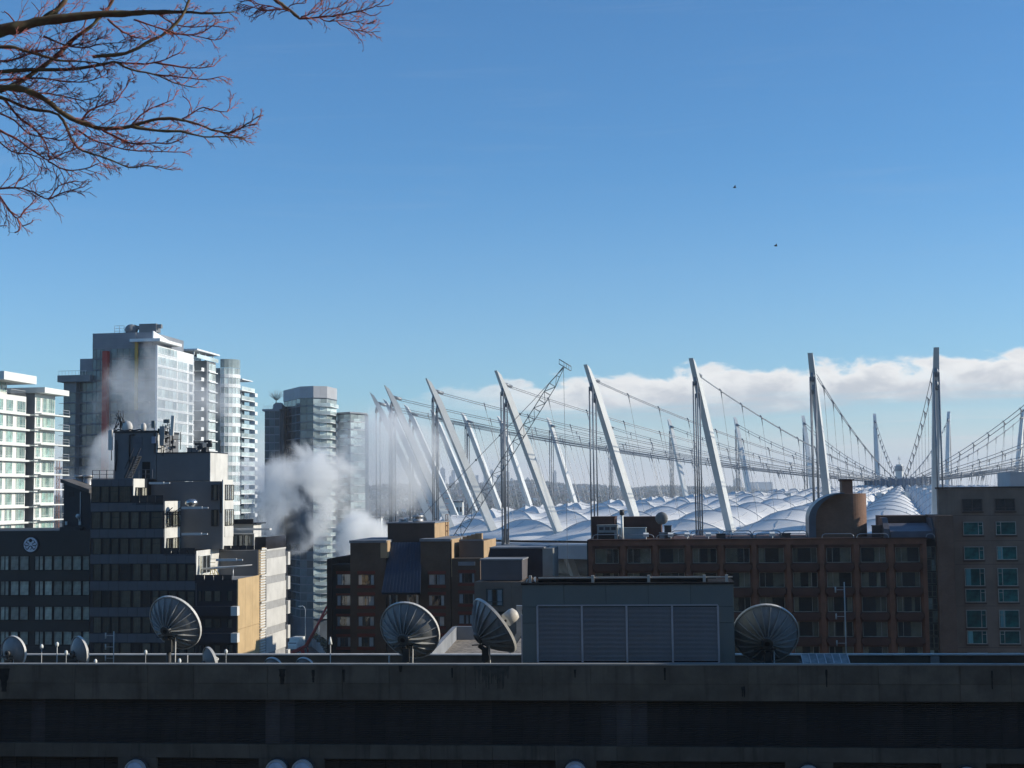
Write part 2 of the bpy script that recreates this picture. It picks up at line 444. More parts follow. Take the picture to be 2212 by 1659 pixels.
for (xa, xb, yt, k) in ((1790, 1850, 1072, 0), (1900, 2095, 1105, 1), (1610, 1640, 1108, 0)):
    a = C5(xa, yt); c = C5(xb, yt); sky_list.append((a[0], c[0], a[1], k))
rs_ = random.Random(5)
for i, (ua, ub, vt, k) in enumerate(sky_list):
    Y = 8200 + 1100*rs_.random()
    p = at(ua, vt, Y); q = at(ub, vt, Y); wd = q.x-p.x; d = min(wd, 34)
    e = empty('far_tower', (p.x, p.y, 0), label='placeholder', cat='tower', group='towers on the far skyline')
    H = p.z
    b = MB(); b.box(0, wd, 0, d, 0, H-8 if k != 1 else H)
    b.build('shaft', sk_m[k], e)
    if k != 1: MB().box(wd*.2, wd*.75, d*.2, d*.8, H-8, H).build('roof_block', sk_m[k], e)
    b = MB()
    for j in range(int((H-30)/9)):
        b.box(-.6, wd+.6, -.6, d+.6, 30+j*9, 32+j*9)
    if k == 1: b.box(-.5, wd+.5, -.5, d+.5, H, H+1.5)
    b.build('floor_band', mat('skyline_band', (0.5, 0.5, 0.5), .6), e)
    e['u'] = ua
towers = sorted([o for o in COL.objects if o.name.startswith('far_tower')], key=lambda o: o['u'])
words = ['hazy skyline tower at the far left end of the distant cluster, behind the steam edge', 'short hazy tower just left of the tallest slim skyline tower', 'tallest slim hazy tower near the left of the distant skyline',
 'low hazy block beside the right foot of the tallest slim skyline tower', 'narrow hazy tower left of a stepped skyline pair', 'hazy tower right half of the stepped skyline pair', 'hazy dark tower touching a leaning mast on its left',
 'hazy tower half covered by the wide leaning mast', 'squat hazy tower between two leaning masts', 'pale hazy tower stuck to the squat tower between the masts', 'hazy tower crossed by the crane boom, first of three in a row',
 'hazy tower crossed by the crane boom, middle of three in a row', 'hazy tower crossed by the crane boom, last of three in a row', 'pale wide hazy block left of the mast stay cables', 'hazy block directly behind the mast stay cables',
 'hazy tower just right of the mast stay cables', 'low hazy tower after the gap right of the stay cables', 'thin hazy tower beside the fourth leaning mast', 'pale low hazy block beside the fourth leaning mast', 'small hazy tower between two leaning masts near the wooded hill',
 'low hazy tower on the left slope of the wooded hill', 'widest low hazy block on the left slope of the wooded hill', 'small hazy tower low on the left of the wooded ridge', 'pale low hazy block on the wooded ridge',
 'lone slim hazy tower standing over the wooded ridge', 'small hazy block on the right part of the ridge', 'lone squat hazy tower right on the horizon', 'long low pale hazy block along the right horizon']
for o, wl in zip(towers, words): o['label'] = wl; del o['u']

# ================================================================ stadium
H = 24.5
TOP = [(2022,748),(1751,760),(1495,771),(1268,785),(1075,798),(925,815),(835,830),(803,845),(823,860),(875,871),(929,882),(993,889),(1078,897),
       (1184,900),(1313,904),(1445,903),(1588,899),(1735,896),(1889,891.6),(2049,887),(2210,882)]
tops = [at_z(u, v, 50+H) for u, v in TOP]
mids = [(tops[i]+tops[i+18])/2 for i in range(3)]
CEN = (mids[0]+mids[1]+mids[2])/3; CEN.z = 0
for i in range(3, 18): tops.append(Vector((2*CEN.x-tops[i].x, 2*CEN.y-tops[i].y, 50+H)))
tops = tops[:36]
# even out small reading errors along the ring
flat = [Vector((p.x, p.y, 0)) for p in tops]
sm = []
for i in range(36):
    if i in (8, 9, 10, 11): sm.append(flat[i]*0.5 + (flat[i-1]+flat[(i+1) % 36])*0.25)
    else: sm.append(flat[i])
flat = sm
inw = [(CEN-p).normalized() for p in flat]
def ringp(i, s, z): 
    i %= 36
    p = flat[i]+inw[i]*s; return Vector((p.x, p.y, z))
RZ = 40.0       # level of the roof edge
stad = empty('stadium', (CEN.x, CEN.y, 0), label='domed stadium with white cushion fabric roof ringed by leaning white masts', cat='stadium')
SO = Vector((CEN.x, CEN.y, 0))
def sb(b, name, mats, parent=None, **kw):
    """stadium parts are meshed in world space: shift to the stadium's origin"""
    b.v = [(x-SO.x, y-SO.y, z) for x, y, z in b.v]
    return b.build(name, mats, parent or stad, **kw)
white_steel = mat('white_steel', (0.60, 0.62, 0.60), 0.5, 0.05, 0.3, spec=0.5, streak=0.15)
cable_m = mat('cable_steel', (0.22, 0.24, 0.26), 0.45, 0.1, 2.0, metal=0.4)
fabric = mat('roof_membrane', (0.84, 0.84, 0.81), 0.6, 0.05, 0.15, trans=0.07, streak=0.0)
seam_m = mat('membrane_seam', (0.42, 0.44, 0.47), 0.7, 0.1)
grey_steel = mat('grey_steel', (0.30, 0.32, 0.34), 0.5, 0.15, 0.5, metal=0.2)

def mast_mesh(i):
    top = Vector((flat[i].x, flat[i].y, 50+H)); d = inw[i]
    slope = 0.45
    tang = Vector((-d.y, d.x, 0))
    b = MB(); N = 9; rings = []
    L = 50+H-30.0
    ax = Vector((d.x*slope, d.y*slope, -1)).normalized()
    nrm = tang.cross(ax).normalized()          # in the radial plane, across the mast
    if nrm.dot(d) < 0: nrm = -nrm
    for k in range(N+1):
        t_ = k/N; p = top + Vector((d.x*slope, d.y*slope, -1))*(L*t_)
        wdt = 0.46 + 0.16*min(1, t_*3.2)
        dep = 0.52 + 0.28*math.sin(min(1, t_*1.25+0.06)*math.pi/2)**0.9*(1 - 0.35*max(0, t_-.6)/.4)
        # slanted cut at the tip
        sh = 0.9 if k == 0 else 0
        rings.append([p+tang*wdt+nrm*dep-Vector((0, 0, sh*1.4)), p-tang*wdt+nrm*dep-Vector((0, 0, sh*1.4)), p-tang*wdt-nrm*dep, p+tang*wdt-nrm*dep])
    vs = [q for r in rings for q in r]
    fs = [(3, 2, 1, 0), tuple(N*4+j for j in (0, 1, 2, 3))]
    for k in range(N):
        for j in range(4): fs.append((k*4+j, k*4+(j+1) % 4, (k+1)*4+(j+1) % 4, (k+1)*4+j))
    b.add(vs, fs); return b
for i in range(36):
    mo = sb(mast_mesh(i), 'mast', white_steel)
    d = inw[i]; tang = Vector((-d.y, d.x, 0))
    # stay cables dropping from the mast head to the ring's outer edge
    for (drop, out, sgn) in ((4.4, 1.0, -1), (6.6, 1.9, 1)):
        a = ringp(i, out, 50+H-drop); c = ringp(i, out, RZ+0.4)
        b = MB(); b.tube([a, c], 0.13, 5)
        off = tang*0.42
        b.v = []; b.f = []; b.m = []; b.smooth = []
        b.tube([a+off, c+off], 0.14, 5); b.tube([a-off, c-off], 0.14, 5)
        b.tube([a+Vector((0, 0, 1.3))+d*0.5, a-Vector((0, 0, .8))], [0.5, 0.34], 6)
        b.tube([c+Vector((0, 0, 2.6)), c-Vector((0, 0, 1.0))], [0.28, 0.5], 6)
        sb(b, 'stay_cable', cable_m, mo)
    # main radial cable pair
    A = ringp(i, 2.6, 50+H-3.3); Bp = CEN - d*8.8; B = Vector((Bp.x, Bp.y, 50+2.2))
    off = tang*0.36
    def cp(t_, S=1.9): return A.lerp(B, t_) - Vector((0, 0, S*4*t_*(1-t_)))
    b = MB()
    for sg in (-1, 1):
        b.tube([cp(k/16)+(off*.8+Vector((0, 0, .24)))*sg for k in range(17)], 0.075, 4, cap=False)
    b.tube([A-d*1.6+Vector((0, 0, .5)), A+d*.8], [.45, .3], 6)
    NH = 11
    for k in range(1, NH):
        p = cp(k/NH); b.tube([p-off*.9-Vector((0, 0, .3)), p+off*.9+Vector((0, 0, .45))], .13, 4)
    ca = sb(b, 'main_cable', cable_m)
    hb = []
    for k in range(1, NH):
        t_ = k/NH; p = cp(t_)
        zb = RZ + 10.3*t_ + 0.6
        if p.z-zb < 0.8: continue
        b = MB(); qz = p+(Vector((d.x, d.y, 0))*.27+Vector((0, 0, -1)))*(p.z-zb); b.tube([p, p.lerp(qz, min(.5, 1.6/(p.z-zb)))], [.15, .05], 4); b.tube([p, qz], 0.04, 3, cap=False)
        sb(b, 'hanger', cable_m, ca)

# fabric roof: one part per bay
def bay(i):
    K = 12; NS, NW = 8*K, 12
    b = MB(); vs = []
    a0, a1 = ringp(i, 5.0, 0), ringp(i+1, 5.0, 0)
    C2_ = Vector((CEN.x, CEN.y, 0))
    wid0 = (a1-a0).length
    def pt(s, w_, f=None):
        e = a0.lerp(a1, (w_+1)/2); p = e.lerp(C2_, s)
        zb = RZ + 0.7 + 9.6*s**0.92
        amp = 4.0*min(1, s/0.12)**0.8*(1-s)**0.42
        q = s*K; f = q-math.floor(q) if f is None else f
        sag = 4*f*(1-f)
        prof = 1-abs(w_)**2.1
        z = zb + amp*prof*(1-0.34*sag) - 0.4*sag*(1-s)*(1-prof)
        pass
        return (p.x, p.y, z)
    # every field between two arches is meshed by itself, so that the crease at the arch stays sharp
    for fld in range(K):
        vs = []
        for j in range(9):
            s = min(0.97, fld/K + j/(8*K))
            for k in range(NW+1): vs.append(pt(s, -1+2*k/NW, 0.0 if j == 0 else 1.0 if j == 8 else j/8))
        b.add(vs, [(j*(NW+1)+k, (j+1)*(NW+1)+k, (j+1)*(NW+1)+k+1, j*(NW+1)+k+1) for j in range(8) for k in range(NW)], 0, True)
    # hard crease at the arches: split rows there
    o = sb(b, 'fabric_panel', fabric)
    # arches
    a = MB()
    for n in range(0, K):
        s = n/K
        if s > 0.93: continue
        if n == 0: s = 0.05
        if n > 0: a.tube([Vector(pt(s, -1+2*k/NW))+Vector((0, 0, 0.05)) for k in range(NW+1)], 0.055, 4, cap=False)
    for w_ in (-0.5, 0, 0.5):
        a.tube([Vector(pt(0.97*j/(NS), w_))+Vector((0, 0, 0.02)) for j in range(2, NS, 2)], 0.035, 3, cap=False)
    sb(a, 'arch', seam_m, o)
for i in range(36): bay(i)
# edge beam, roof skirt and facade
def ring_band(name, s0, s1, z0, z1, m_, n=36):
    b = MB(); vs = []
    for i in range(n):
        for s_, z_ in ((s0, z0), (s0, z1), (s1, z1), (s1, z0)): vs.append(ringp(i, s_, z_))
    fs = []
    for i in range(n):
        j = (i+1) % n
        for k in range(4): fs.append((i*4+k, i*4+(k+1) % 4, j*4+(k+1) % 4, j*4+k))
    b.add(vs, fs); o = sb(b, name, m_); return o
ring_band('edge_beam', 0.6, 2.6, RZ-2.6, RZ, mat('edge_beam', (0.30, 0.32, 0.34), .5, .1, .3))
ring_band('roof_deck', 2.6, 7.0, RZ-0.6, RZ+0.25, mat('white_deck', (0.6, 0.62, 0.64), .6, .1, .3))
ring_band('soffit', 2.62, 20.0, RZ-2.5, RZ-0.7, grey_steel)
for z in (36.5, 33.1, 29.7, 26.3, 22.9):
    b = MB(); vs = []
    for i in range(36):
        for k in range(7):
            a = -math.pi/2+math.pi*k/6
            vs.append(ringp(i, 20.5-0.9*math.cos(a), z-1.7+1.45*math.sin(a)))
    b.add(vs, [(i*7+k, ((i+1) % 36)*7+k, ((i+1) % 36)*7+k+1, i*7+k+1) for i in range(36) for k in range(6)], 0, True)
    sb(b, 'facade_louvre', mat('facade_louvre', (0.40, 0.40, 0.39), .6, .2, .2, streak=.6))
ring_band('wall', 21.0, 22.0, 0, RZ-2.6, mat('stadium_wall', (0.22, 0.22, 0.22), .8, .2, .1))
# inner tension ring with the hub tower
def nring(name, r0_, r1_, z0, z1, m_, parent=None):
    b = MB(); vs = []
    for i in range(36):
        for r_, z_ in ((r1_, z0), (r1_, z1), (r0_, z1), (r0_, z0)):
            p = CEN - inw[i]*r_; vs.append((p.x, p.y, z_))
    b.add(vs, [(i*4+k, i*4+(k+1) % 4, ((i+1) % 36)*4+(k+1) % 4, ((i+1) % 36)*4+k) for i in range(36) for k in range(4)])
    return sb(b, name, m_, parent)
tr = nring('tension_ring', 7.2, 8.6, 50.4, 52.5, mat('ring_blue_grey', (0.22, 0.26, 0.32), .5, .15, .4))
b = MB()
for i in range(36):
    p = CEN - inw[i]*8.65; b.box(p.x-.22, p.x+.22, p.y-.22, p.y+.22, 50.2, 52.9)
sb(b, 'ring_lug', grey_steel, tr)
hub = at(1943, 1040, CEN.y); hx, hy = CEN.x, CEN.y
b = MB()
def ngon(cx, cy_, r, n, a0=0): return [(cx+r*math.cos(a0+2*math.pi*k/n), cy_+r*math.sin(a0+2*math.pi*k/n)) for k in range(n)]
hx = at(1943, 1020, CEN.y).x
b.prism(ngon(hx, hy, .95, 8, .39), 50.2, 54.4); b.prism(ngon(hx, hy, 1.15, 8, .39), 54.41, 55.6, 1); b.prism(ngon(hx, hy, .8, 8, .39), 55.61, 56.0)
b.tube([(hx, hy, 56.0), (hx, hy, 58.2)], [.1, .05], 5); b.box(hx-.4, hx+.4, hy-.06, hy+.06, 57.2, 57.35); b.sphere((hx, hy, 57.6), .2, 6)
sb(b, 'hub_tower', [white_steel, grey_steel])
# equipment along the inner edge of the fixed roof
b = MB(); rr = random.Random(3)
for i in range(36):
    for q in range(5):
        s_ = rr.uniform(0.60, 0.70); p = ringp(i, 15, 0).lerp(ringp(i+1, 15, 0), rr.random()).lerp(Vector((CEN.x, CEN.y, 0)), s_)
        z = RZ+9.6*s_+1.8; b.box(p.x-.5, p.x+.5, p.y-.5, p.y+.5, z-1.5, z+rr.uniform(.4, 1.6), rr.randint(0, 1))
sb(b, 'roof_gear', [grey_steel, white_steel], kind='stuff')
# ================================================================ left: white apartment building
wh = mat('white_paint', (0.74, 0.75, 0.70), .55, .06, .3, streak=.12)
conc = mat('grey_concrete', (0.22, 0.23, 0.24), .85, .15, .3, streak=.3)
frame_w = mat('white_frame', (0.72, 0.74, 0.70), .5, .05)
frame_d = mat('dark_frame', (0.02, 0.022, 0.025), .5, .1)
glass_g = glass_mat('green_glass', (.95, 1.0, .98), .05)
glass_d = glass_mat('clear_glass', (.96, .97, .96), .03, wav=.08)
back_dk = mat('dark_room', (0.012, 0.013, 0.014), .9, .3, 1)
back_gr = mat('dim_room', (0.24, 0.31, 0.29), .8, .45, .7, rnd=.6)
curt = mat('pale_curtain', (0.55, 0.57, 0.52), .9, .1, 1, rnd=.35)
rail_m = mat('rail_metal', (0.55, 0.56, 0.56), .45, .1, metal=.4)
rail_dk = mat('dark_rail', (0.05, 0.05, 0.055), .5, .1, metal=.3)

F = Frame('apartment_building', *C1(258, 1000), 269, label='bright white balconied apartment block cut by the left edge of the picture', cat='building')
E = F.e
yB = F.sd(*C1(410, 1000))[0]
zt = F.sd(*C1(262, 575))[1]
# block B
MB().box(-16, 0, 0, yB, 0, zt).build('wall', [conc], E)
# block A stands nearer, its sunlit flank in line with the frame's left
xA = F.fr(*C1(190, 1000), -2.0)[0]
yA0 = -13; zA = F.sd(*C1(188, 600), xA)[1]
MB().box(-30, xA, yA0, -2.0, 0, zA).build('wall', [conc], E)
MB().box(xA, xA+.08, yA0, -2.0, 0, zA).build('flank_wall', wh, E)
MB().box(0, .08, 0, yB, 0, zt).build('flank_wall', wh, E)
# roofs and penthouse
zr = F.sd(*C1(260, 572))[1]
MB().box(-16.4, 2.2, -.4, yB+1.6, zr, zr+1.05).build('roof_slab', wh, E)
za = F.sd(*C1(20, 490), xA-1)[1]
b = MB(); b.box(-28, xA-1.2, yA0, -7.0, zA, za); b.build('penthouse', wh, E)
MB().box(-30, xA+2.4, yA0-2, -2.6, za, za+1.5).build('roof_slab', wh, E)
fl = 2.87
nf = int((zt-4)/fl)
# windows on the sunlit flank of B
for k in range(nf):
    z = zt-.9-fl*(k+1)+.35
    if z < 12: break
    hh = 2.05 if k else 2.9
    window(E, .09, .5, z, 1.5, hh, math.pi/2, (0.6,), (0.3, .75), .07, .1, frame_w, glass_g, back_gr, ((0, .4),) if k % 3 else (), curt)
    window(E, .09, 3.0, z, yB-3.4, hh, math.pi/2, (0.33, 0.62, 0.8), (0.22,), .07, .1, frame_w, glass_g, back_gr, ((.1, .3), (.7, .95)) if k % 2 else ((0.3, .55),), curt)
    b = MB(); b.box(.02, 1.5, -.2, yB+3.6, z-.55, z-.32); b.build('floor_slab', wh, E)
    b = MB()
    for yy in (yB+.8, yB+3.5): b.box(1.35, 1.42, yy-.03, yy+.03, z-.32, z+.75)
    b.box(1.35, 1.42, yB+.8, yB+3.5, z+.7, z+.76); b.box(1.35, 1.42, yB+.8, yB+3.5, z+.2, z+.24)
    b.box(0.3, 1.4, yB+3.47, yB+3.53, z+.7, z+.76)
    b.build('railing', rail_m, E)
# windows on the sunlit flank of A
nfA = int((zA-4)/fl)
for k in range(nfA):
    z = zA-.6-fl*(k+1)+.45
    if z < 12: break
    for (ya, wd, cols, cu) in ((yA0+.6, 1.5, (.6,), ()), (yA0+3.4, 2.4, (.25, .75), ((.25, .7),)), (yA0+7.4, 3.2, (.3, .62, .8), ((.1, .3),))):
        window(E, xA+.09, ya, z, wd, 2.15, math.pi/2, cols, (.2,), .07, .1, frame_w, glass_g, back_gr, cu if k % 2 else (), curt)
    MB().box(xA+.02, xA+.9, yA0-.4, -1.7, z-.6, z-.28).build('floor_slab', wh, E)
    # small balconies over the gap between the two blocks
    b = MB(); b.box(xA+.1, xA+1.9, -2.0, -.6, z-.5, z-.3); 
    for q in range(3): b.box(xA+1.75, xA+1.8, -2.0, -.6, z+.1+q*.32, z+.14+q*.32)
    b.box(xA+1.75, xA+1.81, -.66, -.6, z-.3, z+.8); b.build('balcony', wh, E)
# penthouse glazing and terrace rail
for ya in (yA0+.4, yA0+2.2, yA0+4.0):
    window(E, xA-1.19, ya, zA+.5, 1.6, 2.1, math.pi/2, (.5,), (), .07, .1, frame_w, glass_g, back_gr, (), curt)
b = MB()
for q in range(13): b.box(xA-.2, xA-.15, -7.4+q*.45, -7.36+q*.45, zA, zA+1.05)
b.box(xA-.24, xA-.12, -7.4, -1.9, zA+1.05, zA+1.12); b.build('railing', rail_m, E)
for q in range(7):
    b = MB(); b.cyl((-18+q*1.6+xA*0, yA0+1.5+q*1.3, za+1.5), .16, .45, 8); b.build('roof_vent', rail_dk, E)

# orange tower crane far behind, seen in the gap
cr = empty('tower_crane', at(*C1(440, 1150), 900), label='small distant orange tower crane in the gap beside the white apartment block', cat='crane')
om = mat('crane_orange', (0.55, 0.17, 0.05), .6); b = MB()
zb = -cr.location.z
for sx_ in (-.8, .8):
    for sy_ in (-.8, .8): b.bar((sx_, sy_, zb), (sx_, sy_, 6), .22)
for k in range(int(-zb/2.2)):
    z = zb+k*2.2; s = 1 if k % 2 else -1; b.bar((-.8*s, -.8, z), (.8*s, -.8, z+2.2), .14); b.bar((-.8, -.8, z), (.8, -.8, z), .14)
b.build('crane_tower', om, cr)
b = MB(); b.box(-9, 16, -.5, .5, 0, .35); b.box(-9, 16, -.1, .1, 1.2, 1.45)
for k in range(12): b.bar((-9+k*2.1, 0, .2), (-8+k*2.1, 0, 1.3), .15)
b.build('jib', om, cr); MB().box(-9.5, -6.5, -1, 1, -1.6, .2).build('counterweight', conc, cr); MB().box(.9, 2.6, -1, 1, -2.4, -.1).build('cab', wh, cr)

# ================================================================ the big glass tower
F = Frame('apartment_tower', 336.5, 900, 361, label='tallest glass apartment tower with a red stripe and steam drifting before it', cat='tower')
E = F.e
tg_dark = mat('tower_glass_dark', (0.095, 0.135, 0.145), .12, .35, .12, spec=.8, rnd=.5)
tg_lit = mat('tower_glass_lit', (0.40, 0.48, 0.47), .12, .3, .15, spec=.9, rnd=.45)  # copy of the dark glass for sunlit sides, bright reflections put into the colour
tw_wh = mat('tower_white', (0.76, 0.78, 0.76), .5, .06, .2)
tw_gr = mat('tower_grey_cladding', (0.22, 0.24, 0.265), .7, .12, .2)
tw_dk = mat('tower_dark_cladding', (0.18, 0.195, 0.205), .6, .12, .2)
red_p = mat('red_panel', (0.42, 0.035, 0.025), .5, .1, .3)
yel_p = mat('yellow_panel', (0.55, 0.33, 0.06), .5, .1, .3)
fl = 2.76
ztop = F.sd(336.5, 738, 0)[1]                # canopy level
zglass = F.sd(336.5, 745, 0)[1]
yS = F.sd(*C1(1465, 600), 0)[0]              # depth of the flat sunlit flank
xs = {}
for nm, cx in (('pent', 697), ('red0', 790), ('red1', 828), ('yel0', 1025), ('yel1', 1045), ('mid', 590), ('wing', 495), ('wingslab', 462)):
    xs[nm] = F.fr(*C1(cx, 600), 0)[0]
zpent = F.fr(*C1(700, 122), 0)[1]; zmid = F.fr(*C1(640, 310), 0)[1]; zwing = F.fr(*C1(560, 492), 0)[1]
zpb = F.fr(*C1(900, 235), 0)[1]
MB().box(xs['pent'], -.05, .06, 24, 0, zglass).build('wall', tw_gr, E)
MB().box(xs['pent'], -1.2, 0.3, 22, zglass+.02, zpent).build('penthouse', tw_gr, E)
for q in range(1, 6):
    MB().box(xs['pent']+.02, xs['yel0'], -.03, .05, zpb+(zpent-zpb)*q/6-.05, zpb+(zpent-zpb)*q/6).build('cladding_joint', tw_dk, E)
b = MB(); b.box(xs['pent'], xs['yel0'], -.02, .28, zpb, zpent); b.build('upper_cladding', tw_gr, E)
MB().box(xs['yel0']-1, 1.6, -1.6, 13.5, ztop, ztop+.75).build('canopy', tw_wh, E)
# sloped white parapet behind the canopy
b = MB(); b.prism_x([(.3, ztop+.76), (12, ztop+.76), (12, ztop+1.3), (.3, zpent+.3)], -1.19, -.9); b.build('parapet', tw_wh, E)
MB().box(xs['mid'], xs['pent']-.02, 1.0, 18, 0, zmid).build('wall', tw_gr, E)
MB().box(xs['wing'], xs['mid']-.02, -1.0, 15, 0, zwing).build('wall', tw_dk, E)
MB().box(xs['wingslab'], F.fr(*C1(705, 600), 0)[0], -2.2, 15, zwing, zwing+1.7).build('roof_slab', tw_dk, E)
b = MB()
for q in range(9): b.box(xs['wing']-1+q*.9, xs['wing']-.94+q*.9, -1.9, -1.84, zwing+1.7, zwing+2.8)
b.box(xs['wing']-1, xs['wing']+6.5, -1.92, -1.84, zwing+2.8, zwing+2.88); b.build('railing', rail_m, E)
# vertical coloured fins
zr_ = F.fr(*C1(810, 258), 0)[1]
MB().box(xs['red0'], xs['red1'], -1.5, 0, 0, zr_).build('red_fin', red_p, E)
MB().box(xs['yel0'], xs['yel1'], -.7, 0, F.fr(*C1(1035, 700), 0)[1], ztop).build('yellow_fin', yel_p, E)
# front glass: panes floor by floor
def glass_row(x0, x1, y, z, h, n, m_, rot=0.0, nm='window', mull=None, base_tall=0.0):
    """a strip of n glazing units with mullions, each unit its own object"""
    wd = (x1-x0)/n
    key = ('gr', round(wd, 2), round(h, 2), m_.name, (mull or tw_gr).name)
    if key not in WCACHE:
        bb = MB(); bb.box(.03, wd-.03, -.03, .03, .35, h-.06, 0); bb.box(0, .06, -.09, .03, 0, h, 1); bb.box(wd-.06, wd, -.09, .03, 0, h, 1); bb.box(.06, wd-.06, -.08, .03, 0, .33, 1)
        bb.box(.06, wd-.06, -.07, -.03, h*.33, h*.33+.05, 1)
        WCACHE[key] = bb.mesh('window', [m_, mull or tw_gr])
    for i in range(n):
        if rot: link(WCACHE[key], nm, E, (y, x0+i*wd, z), rot)
        else: link(WCACHE[key], nm, E, (x0+i*wd, y, z))
nfl = 17
for k in range(nfl):
    z = zpb-fl*(k+1)
    if k < 14:
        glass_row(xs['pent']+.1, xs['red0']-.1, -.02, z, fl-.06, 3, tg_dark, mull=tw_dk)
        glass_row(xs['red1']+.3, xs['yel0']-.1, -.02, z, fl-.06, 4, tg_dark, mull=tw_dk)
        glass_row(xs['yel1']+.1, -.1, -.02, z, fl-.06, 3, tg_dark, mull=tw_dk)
    if z < zmid-fl*1.2: glass_row(xs['mid']+.1, xs['pent']-.1, .97, z, fl-.06, 2, tg_dark, mull=tw_dk)
    if z < zwing-fl: glass_row(xs['wing']+.1, xs['mid']-.1, -1.03, z, fl-.06, 2, tg_dark, mull=tw_dk)
    if z < zwing-fl*.6:
        MB().box(xs['wing']-1.0, xs['wing']+5.0, -1.5, -1.04, z+fl-.12, z+fl-.02).build('balcony_slab', tw_dk, E)
        if k > 4: MB().box(xs['yel1']+.2, xs['yel1']+3.4, -1.3, -.1, z+fl-.22, z+fl-.05).build('balcony_slab', tw_gr, E)
# sunlit flank
MB().box(0, .04, 0, yS, 0, zglass).build('flank_wall', tw_wh, E)
MB().box(-.1, .35, -.1, .25, 0, zglass).build('corner_post', tw_wh, E)
for k in range(15):
    z = zglass-2.4-fl*(k+1)+.0
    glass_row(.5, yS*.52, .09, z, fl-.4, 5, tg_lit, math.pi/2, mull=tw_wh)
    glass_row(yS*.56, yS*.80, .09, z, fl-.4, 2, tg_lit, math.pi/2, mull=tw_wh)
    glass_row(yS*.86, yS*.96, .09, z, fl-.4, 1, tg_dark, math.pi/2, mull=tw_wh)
    MB().box(.05, .30, .3, yS, z-.34, z-.1).build('floor_slab', tw_wh, E)
glass_row(.5, yS*.52, .09, zglass-2.3, 2.1, 6, tg_lit, math.pi/2, mull=tw_wh)
# recess with balconies, then the dark fin and its windows
y1 = yS; y2 = F.sd(*CB(1555, 800), 0.5)[0]; y3 = F.sd(*CB(1672, 800), 0.5)[0]
z2 = F.sd(*CB(1560, 510), 0)[1]
MB().box(-3.2, -3.0, y1, y2, 0, z2).build('recess_wall', tw_gr, E)
MB().box(-8, 0.5, y2, y3, 0, z2).build('wall', tw_dk, E)
for k in range(15):
    z = z2-fl*(k+1)-.1
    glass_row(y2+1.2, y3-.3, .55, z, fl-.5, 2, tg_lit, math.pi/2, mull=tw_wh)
    MB().box(.55, 1.1, y2+.8, y3+.2, z-.35, z-.1).build('floor_slab', tw_wh, E)
    b = MB(); b.box(-3, -.2, y2-3.0, y2-.05, z-.2, z-.1); b.box(-.3, -.22, y2-2.2, y2-.05, z-.1, z+.8); b.build('balcony', tw_wh, E)
    glass_row(y1+1, y2-.6, -2.97, z, fl-.5, 2, tg_lit, math.pi/2, mull=tw_wh)
# roof pavilion
zp = F.sd(*CB(1500, 385), 0)[1]
MB().box(-5, 1.2, y1-.5, y3+1.5, zp-.3, zp+.15).build('pavilion_roof', tw_wh, E)
for yy in (y1, y1+4, y2, y3-1): MB().box(-.1, .15, yy, yy+.25, z2, zp-.3).build('column', tw_wh, E)
MB().box(-4, -3.8, y1+1, y3, z2, zp-.3).build('pavilion_wall', tg_dark, E)
MB().box(.9, .95, y1, y3+1, z2, z2+1.1).build('railing', tg_lit, E)
# curved glass corner, further back
y4 = F.sd(*CB(1715, 800), 0)[0]; y5 = 0
zc = F.sd(*CB(1830, 490), 2)[1]
ACY = y4+3.2; ACX = F.fr(*CB(1800, 800), ACY)[0]
def arc(r, n=7):
    pts = []
    for i in range(n+1):
        a = math.pi*(-.5) + math.pi*.62*i/n
        pts.append((ACX+r*math.cos(a), ACY+r*math.sin(a)))
    return pts
pa = arc(4.1)
b = MB(); b.prism([(ACX-5, ACY-3.8)]+pa+[(ACX-5, pa[-1][1])], 0, zc-2.6); b.build('corner_core', tg_lit, E)
for k in range(16):
    z = zc-2.6-2.8*k
    o_ = arc(4.2); q_ = arc(4.35)
    for i in range(7):
        (xa, ya), (xb, yb) = o_[i], o_[i+1]
        bb = MB(); d = Vector((xb-xa, yb-ya, 0)); n_ = Vector((d.y, -d.x, 0)).normalized()*.06
        bb.add([(xa, ya, z-1.7), (xb, yb, z-1.7), (xb, yb, z), (xa, ya, z), (xa-n_.x, ya-n_.y, z-1.7), (xb-n_.x, yb-n_.y, z-1.7), (xb-n_.x, yb-n_.y, z), (xa-n_.x, ya-n_.y, z)],
               [(0, 1, 2, 3), (4, 7, 6, 5), (0, 4, 5, 1), (3, 2, 6, 7)])
        bb.box(xa-.07, xa+.07, ya-.07, ya+.07, z-1.7, z, 1)
        bb.build('window', [tg_lit, tw_wh], E)
    bb = MB(); bb.prism(q_+arc(3.6)[::-1], z-2.75, z-1.72); bb.build('spandrel', tw_wh, E)
bb = MB(); bb.prism(arc(4.25)+arc(4.05)[::-1], zc-2.5, zc); bb.build('glass_screen', tg_lit, E)
